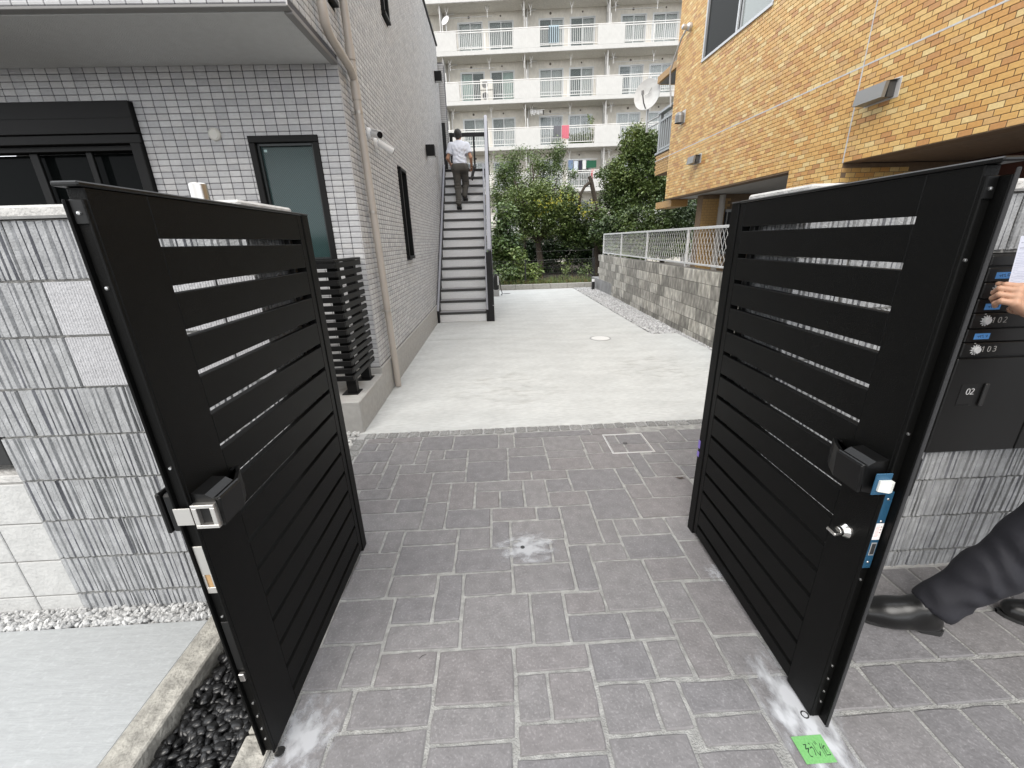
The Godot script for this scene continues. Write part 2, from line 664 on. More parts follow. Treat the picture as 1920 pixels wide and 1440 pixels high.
func paving() -> void:
	var root := struct("paving", "entrance paving of purplish grey stone slabs in pale mortar")
	var mb := MB.new()
	mb.box(-1.17, 4.2, -0.06, -0.0025, -3.25, -1.9)
	mb.box(-0.82, 4.2, -0.06, -0.0025, -1.9, 0.9)
	put(root, "mortar_bed", mb.mesh(), surf(lin(0.45, 0.45, 0.435), 0.95, ["blotch", 0.62, 1.0, 1.6], ["grain", 0.72, 1.0, 6.0], [0.15, 0.7]))
	laid += [[-1157, -3242, -945, -3161], [-932, -3242, -691, -3156], [-677, -3230, -415, -2992], [-401, -3222, -31, -2981]]
	laid += [[-18, -3206, 100, -2980], [114, -3228, 777, -3140], [786, -3244, 1094, -3136], [-1162, -3148, -1044, -3027]]
	laid += [[-1031, -3144, -900, -3026], [-886, -3143, -690, -2789], [113, -3126, 342, -2979], [355, -3127, 663, -2891]]
	laid += [[675, -3126, 885, -3012], [1162, -3143, 1371, -2944], [1383, -3181, 1524, -2944], [1538, -3156, 1739, -2944]]
	laid += [[-1162, -3013, -899, -2843], [-677, -2979, -588, -2781], [-575, -2980, -466, -2839], [-453, -2968, -279, -2839]]
	laid += [[-267, -2967, 38, -2775], [50, -2966, 341, -2831], [676, -2999, 796, -2825], [808, -2998, 892, -2824]]
	laid += [[1169, -2932, 1281, -2774], [1294, -2931, 1626, -2817], [-1163, -2830, -983, -2668], [-970, -2830, -899, -2669]]
	laid += [[-573, -2826, -280, -2652], [51, -2818, 345, -2604], [357, -2878, 655, -2777], [669, -2812, 972, -2594]]
	laid += [[1296, -2804, 1575, -2582], [-877, -2776, -783, -2464], [-769, -2768, -586, -2650], [-262, -2762, 33, -2498]]
	laid += [[359, -2764, 656, -2604], [985, -2796, 1079, -2453], [1092, -2761, 1282, -2640], [-1139, -2655, -891, -2465]]
	laid += [[-762, -2636, -516, -2339], [-503, -2639, -275, -2503], [1092, -2627, 1283, -2453], [46, -2590, 201, -2494]]
	laid += [[213, -2591, 459, -2489], [473, -2581, 813, -2331], [827, -2581, 964, -2374], [1300, -2569, 1483, -2408]]
	laid += [[-983, -2451, -774, -2340], [-502, -2490, -371, -2279], [-358, -2485, -200, -2190], [-186, -2481, 130, -2376]]
	laid += [[143, -2477, 289, -2183], [301, -2476, 460, -2332], [977, -2440, 1287, -2212], [-973, -2326, -702, -2189]]
	laid += [[-688, -2325, -515, -2189], [-186, -2363, -33, -2190], [-19, -2362, 129, -2183], [303, -2318, 545, -2175]]
	laid += [[557, -2319, 818, -2023], [831, -2362, 964, -2212], [-500, -2266, -370, -2009], [-940, -2176, -513, -2019]]
	laid += [[-357, -2177, -89, -2009], [-76, -2170, 192, -2057], [205, -2161, 338, -2048], [351, -2162, 542, -1822]]
	laid += [[831, -2199, 1204, -2016], [-853, -2006, -702, -1838], [-689, -2006, -595, -1838], [-75, -2044, 24, -1830]]
	laid += [[38, -2035, 338, -1877], [555, -2009, 639, -1817], [651, -2009, 767, -1874], [779, -2002, 948, -1874]]
	laid += [[960, -2003, 1138, -1812], [-581, -1996, -280, -1885], [-266, -1995, -88, -1829], [-799, -1825, -594, -1724]]
	laid += [[-581, -1872, -280, -1669], [-267, -1816, 21, -1660], [36, -1864, 242, -1699], [254, -1864, 329, -1698]]
	laid += [[342, -1810, 443, -1505], [456, -1803, 640, -1691], [653, -1861, 946, -1692], [-804, -1711, -594, -1532]]
	laid += [[959, -1799, 1096, -1532], [-581, -1656, -354, -1532], [-341, -1647, -225, -1382], [-211, -1647, 21, -1514]]
	laid += [[35, -1685, 329, -1514], [457, -1679, 706, -1382], [718, -1680, 947, -1539], [-800, -1519, -542, -1302]]
	laid += [[-530, -1519, -354, -1382], [-206, -1501, 97, -1247], [109, -1501, 254, -1245], [719, -1526, 848, -1317]]
	laid += [[861, -1518, 1066, -1236], [268, -1492, 443, -1381], [-529, -1369, -219, -1254], [266, -1369, 517, -1244]]
	laid += [[530, -1369, 703, -1241], [716, -1304, 849, -1065], [-807, -1289, -668, -1112], [-655, -1289, -544, -1114]]
	laid += [[-531, -1241, -301, -1109], [-289, -1235, 9, -1026], [22, -1231, 313, -1133], [326, -1228, 558, -1074]]
	laid += [[570, -1227, 702, -1075], [862, -1223, 1044, -1066], [23, -1120, 133, -955], [146, -1120, 313, -955]]
	laid += [[-796, -1100, -601, -963], [-587, -1096, -302, -964], [-288, -1013, 5, -908], [326, -1062, 509, -899]]
	laid += [[523, -1062, 623, -900], [636, -1052, 885, -945], [896, -1054, 1094, -726], [-794, -954, -636, -716]]
	laid += [[-622, -951, -301, -826], [18, -942, 307, -855], [637, -932, 882, -844], [-624, -813, -297, -716]]
	laid += [[-287, -895, -6, -738], [7, -842, 308, -704], [321, -887, 590, -702], [602, -831, 852, -688]]
	# the slabs beyond the ones that the photograph shows clearly
	var taken := []
	for r in laid: taken.append(Rect2(r[0] / 1000.0, r[1] / 1000.0, (r[2] - r[0]) / 1000.0, (r[3] - r[1]) / 1000.0))
	var spots := [Rect2(1.10, -3.24, 0.5, 0.1), Rect2(0.86, -3.13, 0.34, 0.34)]
	for zone in [Rect2(1.11, -3.24, 2.9, 1.66), Rect2(1.11, -1.53, 2.9, 2.2), Rect2(-0.80, -0.70, 1.9, 1.4)]:
		var z: float = zone.position.y
		while z < zone.end.y - 0.09:
			var deep: float = minf([0.16, 0.2, 0.26][rng.randi() % 3], zone.end.y - z)
			var x: float = zone.position.x
			while x < zone.end.x - 0.06:
				var w: float = minf([0.16, 0.24, 0.3, 0.34][rng.randi() % 4], zone.end.x - x)
				if zone.end.x - x - w < 0.1: w = zone.end.x - x
				var r := Rect2(x, z, w - 0.013, deep - 0.013)
				var free := true
				for t in taken:
					if t.grow(0.004).intersects(r): free = false
				if free and not spots[1].intersects(r):
					if deep > 0.19 and w > 0.2 and rng.randf() < 0.3:
						laid.append([int(r.position.x * 1000), int(z * 1000), int((x + w * 0.45) * 1000), int(r.end.y * 1000)])
						laid.append([int((x + w * 0.45) * 1000) + 13, int(z * 1000), int(r.end.x * 1000), int(r.end.y * 1000)])
					else:
						laid.append([int(r.position.x * 1000), int(z * 1000), int(r.end.x * 1000), int(r.end.y * 1000)])
				x += w
			z += deep
	var looks := []
	for t in [lin(0.258, 0.249, 0.254), lin(0.275, 0.265, 0.269), lin(0.243, 0.236, 0.244), lin(0.265, 0.251, 0.254)]:
		looks.append(surf(t, 0.82, ["blotch", 0.80, 1.0, 1.1], ["fleck", 0.76, 1.0, 2.8], [0.09, 0.16]))
	for r in laid:
		if r[3] > 700: continue
		put(root, "paver", stone_top(r[0] / 1000.0, r[1] / 1000.0, r[2] / 1000.0, r[3] / 1000.0, 0.0035, -0.01, 0.0025, 0.004, 3), looks[rng.randi() % 4])
	# the tray lid that carries pieces of the same stone
	var lid := thing("access_hatch", "square paved access hatch with thin pale metal frame in the paving", "hatch", Vector3(1.03, 0, -2.955))
	var fr := MB.new()
	for e in [[0.865, 1.205, -3.122, -3.112], [0.865, 1.205, -2.798, -2.788], [0.865, 0.875, -3.112, -2.798], [1.195, 1.205, -3.112, -2.798]]:
		fr.box(e[0], e[1], -0.03, 0.006, e[2], e[3], 0.001)
	for e in [[0.879, 1.191, -3.108, -3.105], [0.879, 1.191, -2.805, -2.802], [0.879, 0.882, -3.105, -2.805], [1.188, 1.191, -3.105, -2.805]]:
		fr.box(e[0], e[1], -0.03, 0.0055, e[2], e[3], 0.001)
	put(lid, "frame", fr.mesh(), glossy(lin(0.66), 0.35, 0.6))
	for e in [[0.884, -3.103, 0.965, -2.965], [0.978, -3.103, 1.186, -2.945], [0.884, -2.955, 0.99, -2.807], [1.003, -2.935, 1.186, -2.807]]:
		put(lid, "stone", stone_top(e[0], e[1], e[2], e[3], 0.0035, -0.01, 0.002, 0.003), looks[rng.randi() % 4])
	var kh := MB.new()
	kh.lathe([[0.0, 0.001], [0.010, 0.001], [0.010, 0.006], [0.016, 0.006], [0.017, 0.0035]], 14, Transform3D(Basis(), Vector3(1.015, 0.0, -2.955)))
	put(lid, "key_hole", kh.mesh(), glossy(lin(0.02), 0.4))
	# granite setts between the paving and the concrete
	var row := struct("sett_kerb", "single row of rough grey granite setts along the concrete")
	var gm := []
	for t in [0.50, 0.56, 0.45]: gm.append(surf(lin(t, t, t * 0.98), 0.9, ["blotch", 0.55, 1.0, 5.0], ["fleck", 0.6, 1.0, 8.0], [0.12, 1.0]))
	var x := -1.2
	while x < 3.1:
		var w := rng.randf_range(0.088, 0.105)
		put(row, "sett", stone_top(x, -3.345 + rng.randf_range(-0.004, 0.004), x + w - 0.012, -3.26, 0.008, -0.04, 0.006, 0.008, 3), gm[rng.randi() % 3])
		x += w
	var z := -3.24
	while z < -1.95:
		var w := rng.randf_range(0.088, 0.105)
		put(row, "sett", stone_top(-1.27, z, -1.18 + rng.randf_range(-0.006, 0.004), z + w - 0.012, 0.006, -0.04, 0.006, 0.008, 3), gm[rng.randi() % 3])
		z += w
	var bed := MB.new()
	bed.box(-1.285, 3.14, -0.06, -0.006, -3.352, -3.252)
	bed.box(-1.285, -1.172, -0.06, -0.0065, -3.252, -1.9)
	put(row, "mortar_bed", bed.mesh(), surf(lin(0.42), 0.95, ["grain", 0.7, 1.0, 6.0]))


func driveway() -> void:
	var root := struct("driveway", "pale new concrete driveway in three slabs")
	var m := surf(lin(0.545, 0.555, 0.545), 0.86, ["cloud", 0.87, 1.0, Vector3(0.33, 0.33, 0.6)], ["blotch", 0.86, 1.0, Vector3(0.9, 0.9, 2.6)], [0.06, 0.12])
	for e in [[-7.0, -3.355], [-10.95, -7.012], [-14.28, -10.962]]:
		var mb := MB.new()
		mb.box(-1.4, 2.68 if e[1] < -6.0 else 3.14, -0.12, 0.0, e[0], e[1], 0.004)
		put(root, "concrete_slab", mb.mesh(), m)
	var jt := MB.new()
	jt.box(-1.4, 2.68, -0.12, -0.012, -7.012, -7.0)
	jt.box(-1.4, 2.68, -0.12, -0.012, -10.962, -10.95)
	put(root, "joint_filler", jt.mesh(), surf(lin(0.16), 0.9))
	# foot marks and damp scuffs left in the fresh surface
	var im := Image.create(256, 256, false, Image.FORMAT_RGBA8)
	var f := FastNoiseLite.new()
	f.seed = 5; f.frequency = 0.02; f.fractal_octaves = 4
	for i in 256:
		for j in 256:
			var e := 1.0 - Vector2(i - 128, j - 128).length() / 128.0
			var k := clampf((f.get_noise_2d(i, j * 2.2) - 0.02) * 1.8, 0.0, 1.0) * clampf(e * 2.2, 0.0, 1.0)
			im.set_pixel(i, j, Color(0.50, 0.47, 0.41, k * 0.16))
	var st := picture(im, 0.9, true)
	var mb2 := MB.new()
	mb2.quad_uv(Vector3(-0.75, 0.004, -5.1), Vector3(0.9, 0.004, -5.1), Vector3(0.9, 0.004, -3.7), Vector3(-0.75, 0.004, -3.7), Vector3.UP)
	mb2.quad_uv(Vector3(1.2, 0.0045, -5.6), Vector3(2.9, 0.0045, -5.6), Vector3(2.9, 0.0045, -4.3), Vector3(1.2, 0.0045, -4.3), Vector3.UP)
	put(root, "stain", mb2.mesh(), st)
	# gravel beside the block wall
	var gr := MB.new()
	gr.box(2.6, 3.6, -0.12, -0.02, -14.2, -7.0)
	gr.box(3.12, 3.4, -0.12, -0.02, -7.0, -3.3)
	put(root, "gravel_bed", gr.mesh(), surf(lin(0.3), 0.95, ["grain", 0.5, 1.0, 6.0]))
	var xfs := []
	var cols := []
	for i in 13000:
		var z := rng.randf_range(-14.2, -6.86)
		var p := Vector3(rng.randf_range(2.695, 3.17 - (z + 6.0) * 0.031), 0, z)
		if i % 9 == 0: p = Vector3(rng.randf_range(3.145, 3.19), 0, rng.randf_range(-6.9, -3.4))
		var s := rng.randf_range(0.009, 0.021)
		p.y = rng.randf_range(-0.012, 0.012)
		xfs.append(Transform3D(Basis.from_euler(Vector3(rng.randf(), rng.randf() * 6.0, rng.randf())) * Basis.from_scale(Vector3(s, s * 0.7, s * 1.2)), p))
		var k := rng.randf_range(0.30, 0.58)
		cols.append(Color(k, k, k * 1.01))
	var o := scatter(self, "gravel", pebble(3, 0.35), tint_mat(0.9), xfs, cols)
	meta(o, "grey crushed stone strip along the foot of the old block wall")


func tint_mat(rough: float, spec := 0.5) -> StandardMaterial3D:
	var m := glossy(Color.WHITE, rough, 0.0, spec)
	m.vertex_color_use_as_albedo = true
	return m


func pebble(seed_at: int, jag: float, seg := 7, rings := 4) -> ArrayMesh:
	var r := RandomNumberGenerator.new()
	r.seed = seed_at
	var mb := MB.new()
	mb.ell(Vector3.ZERO, Vector3.ONE, seg, rings)
	var moved := {}
	var flat := MB.new()
	for i in mb.v.size():
		var key := Vector3i(mb.v[i] * 1000.0)
		if not moved.has(key): moved[key] = mb.v[i] * (1.0 + r.randf_range(-jag, jag))
		mb.v[i] = moved[key]
	if jag < 0.12: return mb.mesh()
	for i in range(0, mb.v.size(), 3):
		flat.fl(mb.v[i], mb.v[i + 1], mb.v[i + 2], mb.v[i] + mb.v[i + 1] + mb.v[i + 2])
	return flat.mesh()


func street_edge() -> void:
	# left of the gate: a concrete pad, two kerbs and a strip of black pebbles between them
	var mb := MB.new()
	mb.box(-6.0, -1.378, -0.12, 0.0, -1.462, 2.6, 0.003)
	var o := put(self, "concrete_pad", mb.mesh(), surf(lin(0.42, 0.435, 0.44), 0.85, ["blotch", 0.9, 1.0, Vector3(0.6, 0.6, 4.0)], ["fleck", 0.93, 1.0, 1.2], [0.06, 0.15]))
	o.set_meta("kind", "structure"); o.set_meta("label", "smooth pale concrete parking pad by the street wall")
	var km := surf(lin(0.50, 0.48, 0.43), 0.85, ["blotch", 0.50, 1.0, 1.3], ["grain", 0.85, 1.0, 5.0], [0.08, 0.4])
	var kerbs := struct("kerb", "cream stained concrete kerbs edging the pebble strip")
	for z in [[-1.50, -0.86], [-0.855, -0.2], [-0.195, 0.6]]:
		mb = MB.new()
		mb.box(-1.372, -1.25, -0.13, 0.012, z[0], z[1], 0.006)
		put(kerbs, "kerb_stone", mb.mesh(), km)
	for z in [[-1.50, -0.975], [-0.97, -0.2], [-0.195, 0.6]]:
		mb = MB.new()
		mb.box(-0.928, -0.822, -0.13, 0.008, z[0], z[1], 0.006)
		put(kerbs, "kerb_stone", mb.mesh(), km)
	mb = MB.new()
	mb.box(-1.25, -0.928, -0.13, -0.085, -1.52, 0.6)
	put(self, "pebble_bed", mb.mesh(), surf(lin(0.015), 0.9)).set_meta("kind", "structure")
	var xfs := []
	var cols := []
	for layer in 3:
		for i in 520:
			var a := rng.randf_range(0.017, 0.030)
			xfs.append(Transform3D(Basis.from_euler(Vector3(rng.randf_range(-0.5, 0.5), rng.randf() * TAU, rng.randf_range(-0.5, 0.5))) * Basis.from_scale(Vector3(a, a * rng.randf_range(0.38, 0.55), a * rng.randf_range(0.55, 0.75))), Vector3(rng.randf_range(-1.238, -0.94), -0.074 + layer * 0.013 + rng.randf_range(-0.006, 0.006), rng.randf_range(-1.5, -0.15))))
			var k := rng.randf_range(0.006, 0.016)
			cols.append(Color(k, k, k * 1.05))
	var peb := scatter(self, "pebbles", pebble(8, 0.05, 10, 7), tint_mat(0.28), xfs, cols)
	meta(peb, "polished black pebbles filling the strip beside the left gate")
	# white chippings along the foot of the wall
	xfs = []; cols = []
	for i in 3600:
		var p := Vector3(rng.randf_range(-3.4, -0.94), rng.randf_range(-0.02, 0.016), rng.randf_range(-1.56, -1.468))
		if p.x > -1.37: p.y -= 0.02
		var s := rng.randf_range(0.006, 0.0125)
		xfs.append(Transform3D(Basis.from_euler(Vector3(rng.randf() * 3.0, rng.randf() * 6.0, rng.randf())) * Basis.from_scale(Vector3(s, s * 0.75, s * 1.35)), p))
		var k := rng.randf_range(0.34, 0.56)
		cols.append(Color(k, k, k * 0.99))
	for i in 3000:
		var s := rng.randf_range(0.010, 0.022)
		xfs.append(Transform3D(Basis.from_euler(Vector3(rng.randf() * 3.0, rng.randf() * 6.0, rng.randf())) * Basis.from_scale(Vector3(s, s * 0.75, s * 1.3)), Vector3(rng.randf_range(-2.6, -1.275), rng.randf_range(-0.015, 0.015), rng.randf_range(-3.39, -1.92))))
		var k := rng.randf_range(0.36, 0.56)
		cols.append(Color(k, k, k * 0.98))
	meta(scatter(self, "white_gravel", pebble(5, 0.3), tint_mat(0.85), xfs, cols), "white stone chippings at the foot of the left street wall")
	mb = MB.new()
	mb.box(-4.0, -0.93, -0.13, -0.022, -1.70, -1.462)
	mb.box(-4.0, -1.285, -0.13, -0.02, -3.40, -1.70)
	put(self, "chipping_bed", mb.mesh(), surf(lin(0.35), 0.95, ["grain", 0.6, 1.0, 6.0])).set_meta("kind", "structure")


# ---------------------------------------------------------------- the ribbed block walls beside the gate
func split_block(w: float, h: float, fine: bool) -> ArrayMesh:
	# a block whose face is broken into upright ribs; face towards +z, standing on y 0, from x 0
	var mb := MB.new()
	mb.tinted = true
	var x := 0.0
	var pts := [[0.0, -0.004]]
	while x < w - 0.004:
		var rib := rng.randf_range(0.008, 0.026)
		var gap := rng.randf_range(0.003, 0.010)
		if fine: rib = 0.0065; gap = 0.0035
		var d := rng.randf_range(0.0, 0.005) if not fine else rng.randf_range(0.0, 0.0006)
		rib = minf(rib, w - x)
		pts.append([x + 0.0012, d]); pts.append([x + rib - 0.0012, d + rng.randf_range(-0.002, 0.002) * (0.0 if fine else 1.0)])
		x += rib
		if x >= w - 0.004: break
		gap = minf(gap, w - x - 0.002)
		var deep := -rng.randf_range(0.003, 0.008) if not fine else -0.0016
		pts.append([x + gap * 0.3, deep]); pts.append([x + gap * 0.75, deep])
		x += gap
	pts.append([w, -0.004])
	var rows := [0.0, 0.5, 1.0] if not fine else [0.0, 1.0]
	var jig := []
	for r in rows:
		var line := []
		for p in pts:
			var e := 0.0 if fine or r == 0.5 else rng.randf_range(-0.002, 0.0035)
			line.append(Vector3(clampf(p[0] + (rng.randf_range(-0.0012, 0.0012) if not fine else 0.0), 0, w), h * r + (e if r > 0.5 else -e) * 0.6, p[1] + (0.0 if fine else rng.randf_range(-0.0015, 0.0015))))
		jig.append(line)
	for r in rows.size() - 1:
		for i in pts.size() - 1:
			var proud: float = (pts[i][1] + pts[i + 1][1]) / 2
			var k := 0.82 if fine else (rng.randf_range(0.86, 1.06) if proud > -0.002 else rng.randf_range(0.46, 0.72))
			mb.col = Color(k, k, k * (1.0 if proud > -0.002 else 1.06))  # grooves are tinted darker and slightly bluer than the ribs
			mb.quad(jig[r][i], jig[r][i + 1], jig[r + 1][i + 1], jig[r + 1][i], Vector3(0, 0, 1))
	mb.col = Color(0.8, 0.8, 0.78)
	for e in [[0, -1.0], [rows.size() - 1, 1.0]]:
		for i in pts.size() - 1:
			var a: Vector3 = jig[e[0]][i]
			var b: Vector3 = jig[e[0]][i + 1]
			mb.quad(a, b, Vector3(b.x, b.y, -0.03), Vector3(a.x, a.y, -0.03), Vector3(0, e[1], 0))
	return mb.mesh()


func street_walls() -> void:
	var split := surf(lin(0.43, 0.437, 0.445), 0.92, ["blotch", 0.72, 1.0, 1.2], ["grain", 0.78, 1.0, 4.0], [0.14, 0.3])
	split.vertex_color_use_as_albedo = true
	var pale := surf(lin(0.57, 0.57, 0.585), 0.9, ["blotch", 0.9, 1.0, 1.2], ["grain", 0.9, 1.0, 5.0], [0.1, 0.3])
	pale.vertex_color_use_as_albedo = true
	var plain := surf(lin(0.49, 0.49, 0.48), 0.9, ["blotch", 0.88, 1.0, 1.0], ["grain", 0.9, 1.0, 4.0], [0.08, 0.25])
	var mortar := surf(lin(0.42, 0.41, 0.39), 0.95, ["blotch", 0.8, 1.0, 2.0], ["grain", 0.8, 1.0, 5.0])
	var cope := surf(lin(0.56, 0.55, 0.53), 0.85, ["blotch", 0.78, 1.0, 1.4], ["grain", 0.88, 1.0, 5.0], [0.08, 0.4])
	var full := []
	for i in 7: full.append(split_block(0.392, 0.19, false))
	var half := [split_block(0.192, 0.19, false), split_block(0.192, 0.19, false)]
	var low := [split_block(0.392, 0.105, false), split_block(0.392, 0.105, false)]
	for side: int in [-1, 1]:
		var face := -1.55 if side < 0 else -1.53
		var end := -0.86 if side < 0 else 1.125
		var root := thing("street_wall", "ribbed grey block wall behind the left gate with pale smooth blocks" if side < 0 else "ribbed grey block wall behind the right gate carrying the black letterboxes", "wall", Vector3(end, 0, face))
		var mb := MB.new()
		var holes := []
		if side < 0: holes = [[-4.2, -1.995, 0.705, 0.913]]
		else: holes = [[1.86, 2.68, 0.655, 1.505]]
		var a0 := -5.0 if side < 0 else end + 0.004
		var a1 := end - 0.004 if side < 0 else 4.2
		holed(mb, a0, a1, -0.1, 1.713, face - 0.15, face - 0.012, holes, Transform3D())
		mb.box(end + side * 0.004, end + side * 0.25, -0.1, 1.713, face - 0.33, face - 0.1503)
		put(root, "mortar_core", mb.mesh(), mortar)
		for row in 9:
			var y := 1.518 - 0.2 * row
			var h := 0.19
			if row == 8: y = 0.0; h = 0.105
			var x := end + side * 0.002
			var k := 0
			while absf(x - end) < 3.2:
				var w := 0.392
				if k == 0 and row % 2 == 1: w = 0.192
				if side < 0 and (row == 1 or row == 2): w = [0.136, 0.390, 0.196, 0.386, 0.392, 0.392, 0.392, 0.392, 0.392, 0.392][k]
				var x0 := x if side > 0 else x - w
				var cx := x0 + w / 2
				x += side * (w + 0.008)
				k += 1
				if side < 0 and row >= 4 and x0 < -2.0:
					if x0 + w > -1.96:
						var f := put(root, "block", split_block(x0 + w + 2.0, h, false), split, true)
						f.transform = Transform3D(Basis(), Vector3(-2.0, y, face) - root.position)
					continue
				if side > 0 and cx > 1.66 and y > 0.55 and y < 1.5:
					# cut round the letterbox unit
					if x0 < 1.845:
						var c := put(root, "block", split_block(1.846 - x0, h, false), split, true)
						c.transform = Transform3D(Basis(), Vector3(x0, y, face) - root.position)
					continue
				var is_pale := side < 0 and (row == 1 or row == 2) and cx > -1.6
				var mesh: Mesh = split_block(w, h, is_pale) if side < 0 and (row == 1 or row == 2) else (half[rng.randi() % 2] if w < 0.2 else (low[rng.randi() % 2] if row == 8 else full[rng.randi() % 7]))
				if row == 8 and w < 0.2: mesh = split_block(0.192, 0.105, false)
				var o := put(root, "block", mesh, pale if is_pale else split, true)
				o.transform = Transform3D(Basis(), Vector3(x0, y, face + (0.004 if is_pale else 0.0)) - root.position)
			# the short end of the wall towards the opening
			var e := put(root, "block", split_block(0.31, h, false), split, true)
			e.transform = Transform3D(Basis(Vector3.UP, side * -PI / 2), Vector3(end, y, (face - 0.33) if side < 0 else (face - 0.012)) - root.position)
			if side < 0:
				e.transform = Transform3D(Basis(Vector3.UP, PI / 2), Vector3(end, y, face - 0.015) - root.position)
			else:
				e.transform = Transform3D(Basis(Vector3.UP, -PI / 2), Vector3(end, y, face - 0.325) - root.position)
		# plain blocks at the foot further left, and the slot above them
		if side < 0:
			for row in 4:
				var y := 0.503 - 0.2 * row
				for k in 6:
					var b := MB.new()
					var x1 := -2.003 - 0.4 * k + 0.2
					var x0 := x1 - 0.394
					x1 = minf(x1, -2.003)
					b.box(x0, x1, maxf(y, -0.09), y + 0.194, face - 0.012, face - 0.002, 0.003)
					put(root, "block", b.mesh(), plain)
			var sl := MB.new()
			sl.box(-4.2, -2.0, 0.705, 0.74, face - 0.14, face - 0.004, 0.004)
			put(root, "sill", sl.mesh(), cope)
			var bx := MB.new()
			bx.box(-4.2, -2.03, 0.775, 0.912, face - 0.13, face - 0.02, 0.006)
			put(root, "black_slot_box", bx.mesh(), glossy(lin(0.012), 0.4))  # plain black box filling the slot in the wall
		# coping stones
		var x := end - side * 0.012
		var first := true
		while absf(x - end) < 3.3:
			var w := 0.5 if not first else 0.42
			var b := MB.new()
			if first:
				b.box(x, x + side * w, 1.716, 1.757, face - 0.36, face + 0.02, 0.008)
			else:
				b.box(x, x + side * w, 1.716, 1.757, face - 0.17, face + 0.02, 0.008)
			put(root, "coping_stone", b.mesh(), cope)
			x += side * (w + 0.006)
			first = false
		if side > 0:
			var ft := MB.new()
			ft.box(1.14, 4.2, -0.05, 0.02, face - 0.1, face + 0.006, 0.004)
			put(root, "footing", ft.mesh(), mortar)


# ---------------------------------------------------------------- the new house with grey ribbed tiles
func tile_mesh(w: float, h: float, t: float) -> ArrayMesh:
	# face towards +z, centred; two soft ridges run along it
	var mb := MB.new()
	var ys := [-h / 2, -h / 2 + 0.004, -h * 0.12, 0.0, h * 0.12, h / 2 - 0.004, h / 2]
	var zs := [0.0, t * 0.8, t, t * 0.8, t, t * 0.8, 0.0]
	var x := w / 2
	for i in 6:
		var sl := Vector3(0, zs[i] - zs[i + 1], ys[i + 1] - ys[i])
		mb.quad(Vector3(-x + 0.002, ys[i], zs[i]), Vector3(x - 0.002, ys[i], zs[i]), Vector3(x - 0.002, ys[i + 1], zs[i + 1]), Vector3(-x + 0.002, ys[i + 1], zs[i + 1]), sl)
	for s in [-1.0, 1.0]:
		mb.quad(Vector3(s * (x - 0.002), ys[1], zs[1]), Vector3(s * (x - 0.002), ys[5], zs[5]), Vector3(s * x, ys[5], 0), Vector3(s * x, ys[1], 0), Vector3(s, 0, 0.3))
	return mb.mesh()


